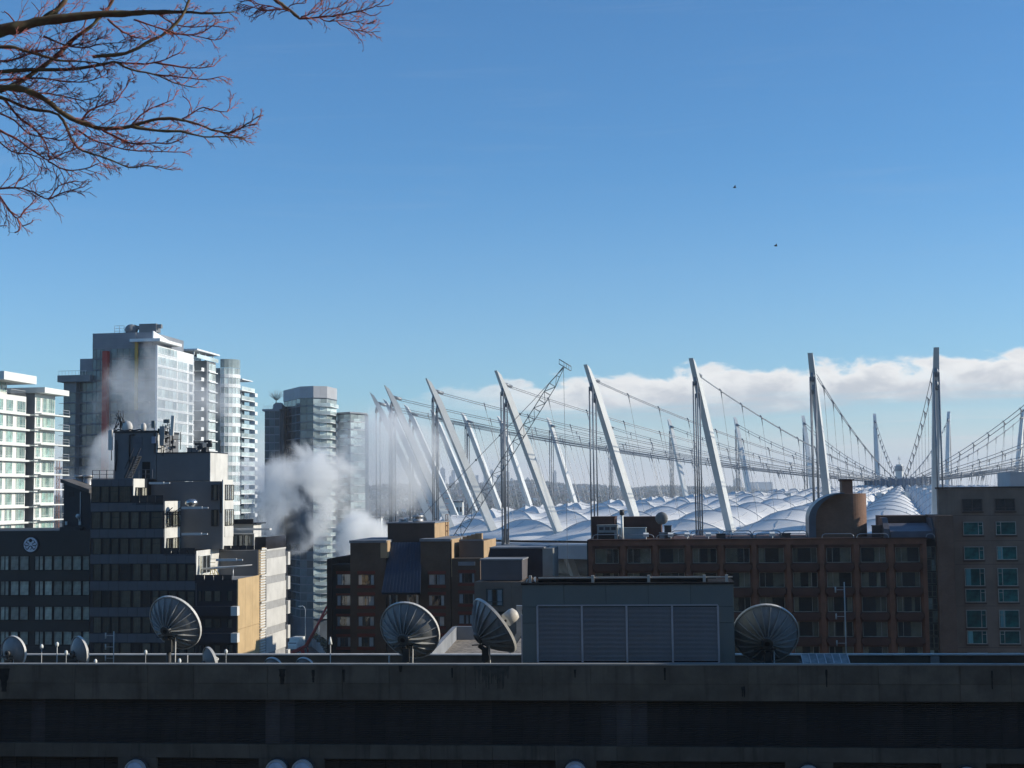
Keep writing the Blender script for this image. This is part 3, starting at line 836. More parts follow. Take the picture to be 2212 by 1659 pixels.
# last wing with long balconies, stepping down
xw = ACX+1.0; y6 = F.sd(*CB(2110, 1100), xw)[0]
z6 = F.sd(*CB(2000, 900), xw)[1]
y5 = F.sd(*CB(1950, 1100), xw)[0]-1
MB().box(-10, xw, y5, y6-4, 0, z6).build('wall', tw_gr, E)
MB().box(-6, xw+2.2, y5-.5, y5+9, z6+2.9, z6+3.2).build('terrace_roof', tw_wh, E)
MB().box(-6, xw-1, y5, y5+7, z6, z6+2.9).build('terrace_room', tg_dark, E)
for k in range(14):
    z = z6-fl*k
    MB().box(xw-.5, xw+1.9, y5-.1, y6, z-.25, z).build('balcony_slab', tw_wh, E)
    MB().box(xw+1.8, xw+1.86, y5, y6, z, z+1.05).build('balcony_glass', tg_lit, E)
    glass_row(y5+.5, y6-4.5, xw+.06, z-fl+.1, fl-.6, 4, tg_dark, math.pi/2, mull=tw_gr)
    MB().box(xw+.5, xw+2.3, y6-1, y6+1.4, z-1.4, z-.3).build('balcony_front', tw_wh, E)
# rooftop pieces
p = F.fr(*C1(905, 110), 3); b = MB()
for q in (0, 1.3, 2.6): b.bar((p[0]-1.3+q, 3, zpent), (p[0]-1.3+q, 3, zpent+2.2), .1)
for q in (.8, 1.5, 2.2): b.bar((p[0]-1.3, 3, zpent+q), (p[0]+1.3, 3, zpent+q), .08)
b.build('roof_ladder', rail_m, E)
p = F.fr(*C1(995, 110), 3); b = MB(); b.sphere((p[0], 3, zpent+1.0), 1.7, 12, 0, (1, 1, .9)); b.prism_y([(p[0]+.6, zpent+.6), (p[0]+3, zpent+1.7), (p[0]+1, zpent+2.3)], 2.6, 3.6); b.build('roof_vent', tw_dk, E)
p = F.fr(*C1(1132, 100), 3); b = MB(); b.box(p[0]-2.4, p[0]+2.2, 2, 5, zpent+.2, zpent+2.4); b.box(p[0]+1.2, p[0]+3.4, 2.3, 3.3, zpent+1.2, zpent+2.2); b.build('roof_unit', tw_dk, E)

# ================================================================ middle tower in the steam
F = Frame('glass_tower', 649, 950, 480, g=0.0, label='slim glass tower with a pale octagonal crown half lost in white steam', cat='tower')
E = F.e
def LP(u, Y): 
    p = at(u, 1065, Y)-F.o; return (p.x, p.y)
P = [LP(613.5, 497), LP(649, 480), LP(677, 478), LP(706, 480), LP(727, 491)]
poly = P + [(P[4][0]-2, P[4][1]+12), (P[0][0]+3, P[0][1]+12)]
zc1 = F.fr(660, 857)[1]; zc2 = F.fr(660, 835)[1]
b = MB(); b.prism(poly, 0, zc1-.02); b.build('core', mat('mid_tower_core', (.09, .11, .13), .4, .2, .2), E)
# crown panels
cx0 = sum(p[0] for p in poly)/7; cy0 = sum(p[1] for p in poly)/7
ring = [(cx0+(x-cx0)*1.03, cy0+(y-cy0)*1.03) for x, y in poly]
crm = mat('crown_panel', (.40, .41, .42), .6, .06, .3)
b = MB(); b.prism([(cx0+(x-cx0)*.99, cy0+(y-cy0)*.99) for x, y in poly], zc1, zc2-.3); b.build('crown_core', tw_gr, E)
for i in range(5):
    j = i+1 if i < 4 else 5
    (xa, ya), (xb, yb) = ring[i], ring[j]
    n = max(2, int(math.hypot(xb-xa, yb-ya)/2.2))
    for q in range(n):
        t0, t1 = q/n+.004, (q+1)/n-.004
        x0, y0, x1, y1_ = xa+(xb-xa)*t0, ya+(yb-ya)*t0, xa+(xb-xa)*t1, ya+(yb-ya)*t1
        MB().prism([(x0, y0), (x1, y1_), (cx0+(x1-cx0)*.97, cy0+(y1_-cy0)*.97), (cx0+(x0-cx0)*.97, cy0+(y0-cy0)*.97)], zc1-.5, zc2).build('crown_panel', crm, E)
fl2 = 2.72
def poly_glass(p0, p1, z, h, n, m_, mull):
    (xa, ya), (xb, yb) = p0, p1; L = math.hypot(xb-xa, yb-ya); ang = math.atan2(yb-ya, xb-xa); wd = L/n
    key = ('pg', round(wd, 2), round(h, 2), m_.name, mull.name)
    if key not in WCACHE:
        bb = MB(); bb.box(.03, wd-.03, -.06, .03, .3, h-.05, 0); bb.box(0, .05, -.12, .03, 0, h, 1); bb.box(wd-.05, wd, -.12, .03, 0, h, 1); bb.box(.05, wd-.05, -.11, .03, 0, .28, 1)
        WCACHE[key] = bb.mesh('window', [m_, mull])
    for i in range(n): link(WCACHE[key], 'window', E, (xa+(xb-xa)*i/n, ya+(yb-ya)*i/n, z), ang)
NF = 27
for k in range(NF):
    z = zc1-.55-fl2*(k+1)
    if z < 4: break
    if k < 10 or k > 17:
        poly_glass(P[0], P[1], z, fl2-.05, 4, tg_dark, tw_gr); poly_glass(P[1], P[2], z, fl2-.05, 2, tg_dark, tw_dk)
    poly_glass(P[2], P[3], z, fl2-.3, 2, tg_lit, tw_wh); poly_glass(P[3], P[4], z, fl2-.3, 1, tg_lit, tw_wh)
    b = MB(); b.prism([(P[2][0], P[2][1]-.1), (P[3][0]-.6, P[3][1]-1.5), (P[3][0]+1.4, P[3][1]-.9), (P[4][0]+.9, P[4][1]-.6), (P[4][0], P[4][1]), (P[3][0], P[3][1])], z-.22, z-.02); b.build('balcony_slab', tw_wh, E)
    b = MB(); b.prism([(P[2][0]+.5, P[2][1]-.35), (P[3][0]-.6, P[3][1]-1.45), (P[3][0]+1.35, P[3][1]-.85), (P[4][0]+.85, P[4][1]-.55), (P[4][0]+.8, P[4][1]-.5), (P[3][0]+1.3, P[3][1]-.75), (P[3][0]-.6, P[3][1]-1.35), (P[2][0]+.5, P[2][1]-.28)], z, z+1.0); b.build('balcony_glass', tg_lit, E)
# left lower wing
wx0, wx1 = F.fr(572, 900, 6)[0], F.fr(604, 900, 6)[0]; zw = F.fr(590, 888, 6)[1]
MB().box(wx0, wx1, 6, 18, 0, zw).build('wing', tw_gr, E)
MB().box(wx1, P[0][0]+1, 10, 18, 0, zw+2).build('link_wall', tw_dk, E)
MB().box(wx0-.8, wx1, 5.5, 18, zw, zw+.7).build('roof_slab', tw_gr, E)
b = MB()
for q in range(9): b.box(wx0-.5+q*.45, wx0-.45+q*.45, 5.8, 5.85, zw+.7, zw+1.8)
b.box(wx0-.5, wx0+3.3, 5.8, 5.85, zw+1.75, zw+1.8); b.build('railing', rail_m, E)
b = MB(); b.prism_y([(wx0+2.6, zw+.7), (wx0+2.8, zw+2.2), (wx0+3.6, zw+2.9), (wx1+.4, zw+2.9), (wx1+.8, zw+2.2), (wx1+.8, zw+.7)], 6.4, 10); b.build('roof_dome', tw_gr, E)
for k in range(12):
    poly_glass((wx0, 6), (wx1, 6), zw-fl2*(k+1), fl2-.05, 3, tg_dark, tw_gr)
# a bare tree on its roof terrace
bt = empty('roof_tree', F.w(wx1-1.4, 7, zw+2.9), label='small bare tree on the roof terrace of the steam-veiled slim tower', cat='tree')
bark_far = mat('far_bark', (.16, .13, .11), .9); b = MB(); rr = random.Random(2)
b.tube([(0, 0, 0), (.1, 0, .9)], [.16, .1], 5); b.build('trunk', bark_far, bt); b = MB()
for q in range(70):
    a = rr.uniform(0, 6.3); e_ = rr.uniform(.5, 1.5); L = rr.uniform(1.6, 4.4)
    p1 = Vector((math.cos(a)*math.cos(e_), math.sin(a)*math.cos(e_), math.sin(e_)))*L+Vector((0, 0, .7)); s_ = Vector((.05, 0, .6)).lerp(p1, rr.uniform(0, .6)); b.tube([s_, p1], [.04, .02], 3)
b.build('crown', bark_far, bt)
# right, lower part with round balconies
Q = [LP(729, 489), LP(757, 486), LP(789, 493)]
zq = F.fr(757, 893, 6)[1]
b = MB(); b.prism([Q[0], Q[1], Q[2], (Q[2][0], Q[2][1]+12), (Q[0][0], Q[0][1]+12)], 0, zq); b.build('east_wing', MATS['mid_tower_core'], E)
MB().prism([(Q[0][0]-.3, Q[0][1]-.4), (Q[1][0], Q[1][1]-1), (Q[2][0]+.6, Q[2][1]-.4), (Q[2][0], Q[2][1]+12), (Q[0][0], Q[0][1]+12)], zq, zq+.5).build('roof_slab', tw_gr, E)
for k in range(25):
    z = zq-fl2*(k+1)
    if z < 3: break
    poly_glass(Q[0], Q[1], z, fl2-.3, 2, tg_lit, tw_gr); poly_glass(Q[1], Q[2], z, fl2-.3, 2, tg_lit, tw_gr)
    pts = []
    for i in range(9):
        t_ = i/8; x = Q[0][0]+(Q[2][0]-Q[0][0])*t_; y = Q[0][1]+(Q[2][1]-Q[0][1])*t_ - 4.2*math.sin(math.pi*t_)**.6
        pts.append((x, y))
    b = MB(); b.prism(pts, z-.22, z-.02); b.build('balcony_slab', tw_wh, E)
    b = MB(); b.prism(pts[1:-1]+[(x, y+.07) for x, y in pts[1:-1]][::-1], z, z+.95); b.build('balcony_glass', tg_lit, E)
# podium of the tower
MB().box(P[2][0]-1, Q[1][0]+8, 2, 20, 0, 6.5).build('podium', wh, E)
# ================================================================ dark office building with the round emblem
office_dk = mat('dark_office_cladding', (0.030, 0.034, 0.034), .55, .2, .15, streak=.3)
curt_g = mat('office_blind', (0.52, 0.54, 0.46), .8, .3, 1.1, rnd=.4)
F = Frame('office_building', *C2(683, 400), 171, label='black low office block with a pale round emblem, lower left', cat='building')
E = F.e
xl = F.fr(-40, 1250)[0]; zt = F.fr(*C2(400, 278))[1]
MB().box(xl-10, 0, .06, 24, 0, zt).build('wall', office_dk, E)
MB().box(xl-10, 0, -.05, .06, F.fr(*C2(400, 455))[1], zt+.15).build('parapet', office_dk, E)
rows = [(462, 568), (652, 758), (843, 945), (1032, 1133), (1222, 1323)]
grp = [(-70, 0), (2, 70), (74, 144), (148, 218), (262, 328), (332, 402), (406, 473), (478, 546), (550, 620), (624, 682)]
for (ya, yb) in rows:
    for gi, (xa, xb) in enumerate(grp):
        x0, x1, z0, z1 = F.rect(C2, xa, yb, xb, ya)
        cs = ((0, 1),) if gi % 3 == 0 or gi > 6 else ((0, .45), (.6, 1)) if gi % 3 == 1 else ((.1, .9),)
        window(E, x0, .04, z0, x1-x0, z1-z0, 0, (), (), .04, .12, frame_d, glass_d, back_dk, cs, curt_g)
for ya in (605, 800, 990, 1180):
    z0 = F.fr(*C2(300, ya+42))[1]; z1 = F.fr(*C2(300, ya-32))[1]
    MB().box(xl-10, -.02, -.10, .055, z0, z1).build('spandrel', office_dk, E)
# emblem: pale disc with a dark rim and dark knot figure
ex, ez = F.fr(*C2(238, 374)); R_ = abs(F.fr(*C2(238+52, 374))[0]-ex)
em = empty('emblem', None or (ex, -.06, ez)); em.parent = E
disc = mat('emblem_disc', (0.72, 0.74, 0.78), .5, .03); inkm = mat('emblem_ink', (0.012, 0.013, 0.02), .6)
def ycyl(b, r, y0, y1, mi=0, n=36):
    b.prism_y([(r*math.cos(2*math.pi*k/n), r*math.sin(2*math.pi*k/n)) for k in range(n)], y0, y1, mi)
b = MB(); ycyl(b, R_*1.2, -.12, 0); b.build('rim', inkm, em)
b = MB(); ycyl(b, R_*1.0, -.16, -.12); b.build('disc', disc, em)
def stroke(b, pts, wd, y=-.17):
    """thin raised line through (x, z) points in units of the disc radius; wd may vary"""
    for i in range(len(pts)-1):
        (xa, za), (xb, zb) = pts[i], pts[i+1]; wa = wd[i] if isinstance(wd, list) else wd; wb = wd[i+1] if isinstance(wd, list) else wd
        dx, dz = xb-xa, zb-za; L = math.hypot(dx, dz); nx, nz = -dz/L, dx/L
        b.prism_y([((xa+nx*wa)*R_, (za+nz*wa)*R_), ((xb+nx*wb)*R_, (zb+nz*wb)*R_), ((xb-nx*wb)*R_, (zb-nz*wb)*R_), ((xa-nx*wa)*R_, (za-nz*wa)*R_)], y-.001*random.random(), -.159)
EX = lambda x, y: ((x-795)/490, (815-y)/490)
b = MB(); n = 20; r_ = .235
b.prism_y([((EX(793, 535)[0]+r_*math.cos(2*math.pi*k/n))*R_, (EX(793, 535)[1]+r_*math.sin(2*math.pi*k/n))*R_) for k in range(n)], -.175, -.159)
for sgn in (1, -1):
    def S(pts): return [(EX(x, y)[0] if sgn == 1 else -EX(x, y)[0]-.0, EX(x, y)[1]) for x, y in pts]
    stroke(b, S([(700, 520), (600, 520), (540, 560), (520, 620), (505, 660)]), [.05, .02, .03, .05, .06])
    stroke(b, S([(505, 660), (560, 700), (640, 740), (700, 790)]), [.06, .05, .05, .02])
    stroke(b, S([(505, 660), (430, 690), (385, 750), (380, 820), (420, 870), (470, 890)]), [.04, .02, .02, .05, .06, .06])
    stroke(b, S([(470, 890), (560, 880), (640, 850), (700, 800)]), [.07, .06, .05, .02])
    stroke(b, S([(470, 890), (450, 950), (450, 1030), (490, 1090), (545, 1125)]), [.06, .02, .02, .05, .06])
    stroke(b, S([(545, 1125), (610, 1100), (650, 1040), (690, 960), (760, 905), (800, 915)]), [.06, .07, .06, .06, .06, .05])
stroke(b, [EX(860, 940), EX(865, 1040), EX(840, 1110), EX(760, 1155)], [.02, .03, .05, .015])
b.build('knot_figure', inkm, em)
# plant room with sloped roof behind the office block (between white block and stepped tower)
F2 = Frame('plant_house', *C1(684, 1400), 176, label='dark plant house with a sloping roof between white and stepped buildings', cat='building')
E2 = F2.e
xl2 = F2.fr(*C1(484, 1300))[0]; zl = F2.fr(*C1(486, 1250))[1]; zr2 = F2.fr(*C1(684, 1330))[1]
b = MB(); b.prism_y([(xl2, 0), (0, 0), (0, zr2), (xl2, zl)], 0, 9); b.build('wall', mat('charcoal_render', (0.040, 0.046, 0.052), .8, .15, .3), E2)
b = MB(); b.prism_y([(xl2-.3, zl), (0, zr2), (0, zr2+.45), (xl2-.3, zl+.45)], -.4, 9.4); b.build('roof', mat('roof_felt', (.10, .095, .09), .9, .3, .5), E2)
for cx in (603, 668):
    x, z = F2.fr(*C1(cx, 1290), 4); zt_ = F2.fr(*C1(cx, 1210), 4)[1]
    b = MB(); b.cyl((x, 4, z-1), .5, zt_-z+1, 12); b.cyl((x, 4, zt_), .68, .25, 12); b.build('flue', mat('galvanised', (.45, .44, .42), .45, .15, 1, metal=.5), E2)
x0, x1, z0, z1 = F2.rect(C1, 522, 1358, 560, 1320); MB().box(x0, x1, -.08, 0, z0, z1).build('vent_grille', frame_d, E2)
b = MB(); x, z = F2.fr(*C1(612, 1320)); zz = F2.fr(*C1(612, 1560))[1]; b.box(x-.05, x+.05, -.12, 0, zz, z); b.build('pipe', rail_m, E2)
for cx in (498, 600):
    x0, x1, z0, z1 = F2.rect(C1, cx, 1572, cx+15, 1545); MB().box(x0, x1, -.2, 0, z0, z1).build('electric_box', wh, E2)
x, z = F2.fr(*C1(598, 1505)); b = MB(); b.sphere((x, -.3, z), .3, 8); b.bar((x, 0, z-.6), (x, -.3, z), .08); b.build('roof_lamp', wh, E2)
x0, x1, z0, z1 = F2.rect(C1, 484, 1640, 634, 1585); MB().box(x0, x1, -1.2, -.02, z0, z1).build('lean_to', mat('charcoal_render2', (0.04, 0.045, 0.05), .8), E2)

# ================================================================ stepped apartment building
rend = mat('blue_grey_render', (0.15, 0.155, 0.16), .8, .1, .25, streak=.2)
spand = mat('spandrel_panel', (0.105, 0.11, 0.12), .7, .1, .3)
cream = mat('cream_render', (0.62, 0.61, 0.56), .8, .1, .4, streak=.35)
bronze = mat('bronze_blind', (0.12, 0.095, 0.065), .8, .3, .6, rnd=.5)
bronze_lit = mat('cream_curtain', (0.45, 0.42, 0.36), .8, .3, .6, rnd=.3)
black_cl = mat('black_cladding', (0.012, 0.016, 0.026), .5, .2, .3)
F = Frame('stepped_apartments', *C2(1797, 900), 160, label='dark stepped apartment block with aerials on top and a tan side panel', cat='building')
E = F.e
XL = F.fr(*C2(686, 400))[0]
def fz(y, c=C1, x=900): return F.fr(*c(x, y))[1]
def blk(c, xa, ya, xb, yb, y0, y1, m_, nm='wall', proj=0.0):
    x0, x1, z0, z1 = F.rect(c, xa, yb, xb, ya, proj); b = MB(); b.box(x0, x1, y0, y1, z0, z1); return b.build(nm, m_, E), (x0, x1, z0, z1)
# levels: (right edge of front in C1/C2 x, spandrel top/bottom, window top/bottom)
x2 = lambda cx, c=C2: F.fr(*c(cx, 600))[0]
tiers = [  # (x_right, z_bottom, z_top)
    (x2(1000), fz(1405), fz(1222)), (x2(1240), fz(120, C2), fz(1405)), (x2(1240), fz(445, C2), fz(120, C2)),
    (x2(1482), fz(655, C2), fz(445, C2)), (x2(1482), 0, fz(655, C2))]
for (xr, z0, z1) in tiers:
    MB().box(XL, xr, .06, 16, z0, z1).build('wall', black_cl, E)
# spandrels with panel joints, one object per panel
def spandrels(xr, y0, y1, c, n):
    z0, z1 = fz(y1, c), fz(y0, c); wd = (xr-XL)/n
    for i in range(n): MB().box(XL+i*wd+.012, XL+(i+1)*wd-.012, -.10, .055, z0, z1).build('spandrel_panel', spand, E)
spandrels(x2(1000), 1222, 1278, C1, 6); spandrels(x2(1240), 1405, 1468, C1, 8)
spandrels(x2(1240), 258, 322, C2, 8); spandrels(x2(1482), 448, 518, C2, 11); spandrels(x2(1482), 652, 720, C2, 11)
spandrels(x2(1482), 850, 918, C2, 11); spandrels(x2(1482), 1048, 1114, C2, 11)
def strip(c, ya, yb, edges, cmat=bronze, picked=()):
    for i in range(len(edges)-1):
        xa, xb = edges[i]+4, edges[i+1]-4
        x0, x1, z0, z1 = F.rect(c, xa, yb, xb, ya)
        sp = ((0, 1, .66),) if i % 4 == 2 else ()
        window(E, x0, .04, z0, x1-x0, z1-z0, 0, (), (), .05, .12, frame_d, glass_d, back_dk, (((0, 1),) if i not in picked else ()), cmat, split=sp)
strip(C1, 1280, 1400, [690, 760, 830, 900, 990])
strip(C1, 1472, 1600, [690, 770, 840, 910, 985, 1060, 1140, 1236])
e8 = [700, 772, 838, 905, 978, 1070, 1148, 1218]
strip(C2, 325, 448, e8, bronze)
e9 = [700, 772, 838, 905, 1000, 1072, 1148, 1206, 1275, 1345, 1412, 1480]
strip(C2, 522, 648, e9, bronze, (3, 6)); strip(C2, 724, 850, e9, bronze, (1, 5)); strip(C2, 922, 1044, e9, bronze); strip(C2, 1118, 1220, e9, bronze, (4,))
# top mechanical wall with taller stair head
TD = 5.0
def tb(xa, ya, xb, yb, y0, y1, nm, m_):
    x0, x1, z0, z1 = F.rect(CS, xa, yb, xb, ya, y0); return MB().box(x0, x1, y0, y1, z0, z1).build(nm, m_, E), (x0, x1, z0, z1)
o, ra = tb(365, 450, 980, 1140, TD, TD+7, 'stair_head', rend)
o, rb_ = tb(982, 748, 1752, 1160, TD, TD+6, 'plant_room', rend)
x0, x1, z0, z1 = rb_
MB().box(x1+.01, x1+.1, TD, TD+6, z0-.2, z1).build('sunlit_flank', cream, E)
MB().box(ra[0]-.1, ra[1]+.1, TD-.12, TD+7, ra[3], ra[3]+.22).build('coping', frame_d, E)
MB().box(x0, x1+.1, TD-.1, TD+6, z1, z1+.12).build('coping', frame_d, E)
MB().box(ra[1], ra[1]+.1, TD, TD+2.5, rb_[3]+.12, ra[3]).build('sunlit_flank', cream, E)
# middle wall under the plant room, to the right column
o, rc = tb(900, 1160, 1900, 1659, TD-.3, TD+3, 'wall', rend)
xcol0, xcol1, zz0, zcol = F.rect(C2, 1380, 420, 1685, -170, TD-.3)
MB().box(F.fr(*C2(1240, 200), TD)[0], xcol1, TD-.35, TD+3.14, fz(425, C2), rc[2]+.2).build('wall', rend, E)
yq = F.sd(*C1(1790, 1400), xcol1)[0]
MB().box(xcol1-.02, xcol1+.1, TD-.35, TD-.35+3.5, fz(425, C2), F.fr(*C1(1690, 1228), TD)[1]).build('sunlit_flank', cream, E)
for (ya, yb) in ((1268, 1385), (1455, 1580)):
    x0, x1, z0, z1 = F.rect(C1, 1602, yb, 1658, ya, TD-.4)
    window(E, x0, TD-.42, z0, x1-x0, z1-z0, 0, (), (), .08, .12, frame_d, glass_d, back_dk, ((.3, .7),), bronze)
    window(E, xcol1+.12, TD+.2, z0, 2.9, z1-z0, math.pi/2, (.25, .5, .75), (), .06, .1, frame_d, glass_d, back_dk, ((0, .2), (.3, .6), (.7, 1)), bronze_lit)
    MB().box(xcol1+.1, xcol1+.16, TD+.2, TD+3.1, z0-1.3, z0-.1).build('spandrel_panel', cream, E)
# sunlit return faces at each tier's end
for (cx0, cx1, ya, yb, c) in ((1000, 1090, 1222, 1400, C1), (1240, 1375, 1395, 1600, C1), (1240, 1375, 120, 445, C2)):
    xr = x2(cx0); y1_ = F.sd(*c(cx1, (ya+yb)/2), xr)[0]; z0, z1 = fz(yb, c), fz(ya, c)
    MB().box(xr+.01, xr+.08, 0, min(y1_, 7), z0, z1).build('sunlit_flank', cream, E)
def flank_window(cx0, c, ya, yb, n):
    xr = x2(cx0)+.1; z0, z1 = fz(yb, c), fz(ya, c)
    for i in range(n): window(E, xr, .5+i*1.75, z0, 1.5, z1-z0, math.pi/2, (.5,), (), .06, .1, frame_d, glass_d, back_dk, ((0, 1),) if i % 2 else ((0, .4),), bronze_lit)
flank_window(1000, C1, 1285, 1395, 2); flank_window(1240, C1, 1475, 1590, 3); flank_window(1240, C2, 135, 240, 3); flank_window(1240, C2, 330, 430, 3)
# terrace floors and glass balustrades
bal_gl = mat('smoked_glass', (0.03, 0.03, 0.035), .15, .2, 1, spec=.8)
for (xa, xb, yt, yb, c, yo) in ((1000, 1240, 1350, 1400, C1, -.1), (1240, 1480, 402, 440, C2, -.1), (1482, 1760, 605, 645, C2, -.1)):
    x0, x1, z0, z1 = F.rect(c, xa, yb, xb, yt); n = 4; wd = (x1-x0)/n
    for i in range(n): MB().box(x0+i*wd+.03, x0+(i+1)*wd-.03, yo-.03, yo+.0, z0, z1).build('balustrade_panel', bal_gl, E)
    MB().box(x0, x1, yo-.06, yo+.04, z1, z1+.06).build('handrail', frame_d, E)
    MB().box(x0, x1, yo, 8, z0-.3, z0).build('terrace_floor', black_cl, E)
# awnings on folding arms
awn = mat('awning_white', (.6, .6, .58), .6, .05)
def awning(xa, ya, xb, yb, c, y=1.0):
    p = F.fr(*c(xa, ya), y); q = F.fr(*c(xb, yb), y); b = MB(); b.add([], [])
    b.box(p[0], q[0], y-.25, y, p[1]-.12, p[1]+.14)
    b.box(q[0], q[0]+.7, y-.2, y-.05, p[1]-.08, p[1]+.08); b.build('awning', awn, E)
awning(1380, 1443, 1535, 1441, C1); awning(1380, 295, 1530, 288, C2); awning(1640, 490, 1795, 480, C2); awning(885, 1190, 1095, 1188, CS)
b = MB()
for (xa, xb, ya, yb) in ((1250, 1310, 1440, 1490), (1300, 1372, 1440, 1490), (1250, 1372, 1490, 1492)):
    p = F.fr(*C1(xa, yb), 0); q = F.fr(*C1(xb, ya), 0); b.bar((p[0], -.1, p[1]), (q[0], -.1, q[1]), .09)
b.build('awning_arm', frame_d, E)
# lower right: black balcony zone, tan panel, ladder strip, white concrete flank
x0, x1, z0, z1 = F.rect(C2, 1482, 1400, 1795, 645)
MB().box(x0, x1, .06, 12, 0, z1).build('wall', black_cl, E)
xC = x1
ytan = F.sd(*C2(1955, 900), xC)[0]; ylad = F.sd(*C2(2003, 900), xC)[0]; yend = F.sd(*C2(2155, 900), xC)[0]
ztan = F.sd(*C2(1800, 632), xC)[1]; ztop_ = F.sd(*C2(2080, 402), xC)[1]
tanm = mat('tan_panel', (0.50, 0.36, 0.19), .75, .08, .5, streak=.15)
wpan = mat('white_concrete', (0.55, 0.54, 0.50), .85, .08, .5, streak=.3)
MB().box(xC-10, xC-.02, 0.07, yend, 0, ztan-.1).build('core', conc, E)
MB().box(xC-10, xC-.02, ytan, yend, ztan-.1, ztop_).build('core', rend, E)
zl_ = fz(425, C2)
for i in range(3):
    ya = ytan*i/3; yb = ytan*(i+1)/3
    z = ztan
    while z > 8:
        MB().box(xC, xC+.12, ya+.015, yb-.015, z-5.6, z-.03).build('tan_panel', tanm, E); z -= 5.6
# ladder-like strip of small cream blocks
z = zl_; k = 0
while z > 10 and k < 90:
    MB().box(xC, xC+(.22 if k % 10 else .34), ytan+.25, ylad-.25, z-.26, z-.06).build('strip_block', cream, E); z -= .31; k += 1
MB().box(xC-.01, xC+.06, ytan+.1, ylad-.1, 5, zl_).build('strip_back', tanm, E)
# white panels with grey bands every storey
bands = [490, 683, 876, 1064]
zs = [F.sd(*C2(2010, y), xC)[1] for y in bands]; dz = zs[0]-zs[1]
z = zs[0]+.15; tops_ = ztop_
while tops_ > 5:
    MB().box(xC, xC+.2, ylad+.1, yend-.05, z+.9, tops_).build('concrete_panel', wpan, E)
    MB().box(xC, xC+.12, ylad+.12, yend-.07, z+.02, z+.88).build('grey_band', mat('band_grey', (.33, .33, .32), .8, .1), E)
    tops_ = z; z -= dz
MB().box(xC-10, xC+.15, ylad, yend, ztop_+.02, ztop_+1.5).build('glass_parapet', bal_gl, E)
# back corner balconies beyond the white flank
for k in range(6):
    zz = ztop_-.6-k*dz; MB().box(xC-.5, xC+.45, yend+.02, yend+.9, zz-1.6, zz).build('balcony_front', wpan, E)
MB().box(xC-6, xC+.1, yend, yend+1.1, 0, ztop_-.4).build('rear_wall', black_cl, E)
# small rear penthouse
x0, x1, z0, z1 = F.rect(C2, 1785, 215, 1920, 180, 12); MB().box(x0-1, x1, 12, 15, z0-6, z0).build('rear_penthouse', cream, E); MB().box(x0-1, x1, 11.9, 12, z0, z1).build('window_band', bal_gl, E)
MB().box(x0-1, x1+.5, 11.6, 15.3, z0-.05, z0+.08).build('roof_edge', frame_d, E)
x0, x1, z0, z1 = F.rect(C2, 1690, 292, 2050, 268, 9); MB().box(x0, x1, 8.6, 9.4, z0+.4, z0+.62).build('awning', awn, E)
for (xa, xb) in ((1700, 1760), (1770, 1835), (1850, 1915)):
    x0, x1, z0, z1 = F.rect(C2, xa, 410, xb, 300, 9.5); window(E, x0, 9.5, z0, x1-x0, z1-z0, 0, (.5,), (), .06, .1, frame_d, glass_d, back_dk, ((0, .4), (.6, 1)), bronze_lit)
x0, x1, z0, z1 = F.rect(C2, 1690, 412, 1925, 290, 9.6); MB().box(x0, x1, 9.6, 11, z0, z1).build('terrace_wall', cream, E)
x0, x1, z0, z1 = F.rect(C2, 1690, 414, 1985, 380, 5)
for i in range(5): MB().box(x0+(x1-x0)*i/5+.03, x0+(x1-x0)*(i+1)/5-.03, 5, 5.03, z0, z1).build('balustrade_panel', bal_gl, E)
# dark wall between terrace and tan panel, and lower windows
x0, x1, z0, z1 = F.rect(C2, 1640, 605, 1950, 425, ytan-.05); MB().box(x0, xC-.03, ytan-.05, ytan+.5, z0-1, z1).build('wall', rend, E)
xr = x2(1482); MB().box(xr+.01, xr+.08, 0, ytan, fz(645, C2), fz(425, C2)).build('sunlit_flank', cream, E)
window(E, xr+.1, .6, fz(605, C2), 3.6, 2.1, math.pi/2, (.3, .65), (), .07, .12, frame_w, glass_d, back_dk, ((0, .3),), bronze_lit)
for (ya, yb) in ((722, 805), (935, 1005), (1135, 1210)):
    for (xa, xb) in ((1498, 1522), (1540, 1605), (1612, 1672), (1718, 1765)):
        x0, x1, z0, z1 = F.rect(C2, xa, yb, xb, ya); window(E, x0, .04, z0, x1-x0, z1-z0, 0, (), (), .05, .1, frame_d, glass_d, back_dk, ((.2, 1),), bronze)
for yb in (838, 1040, 1230): 
    x0, x1, z0, z1 = F.rect(C2, 1768, yb+70, 1797, yb); MB().box(x0, x1+.3, -.9, -.1, z0, z1).build('balcony_end', cream, E)
    x0, x1, z0, z1 = F.rect(C2, 1470, yb+72, 1766, yb+2); MB().box(x0, x1, -.9, .05, z0, z1).build('balcony_front', black_cl, E)
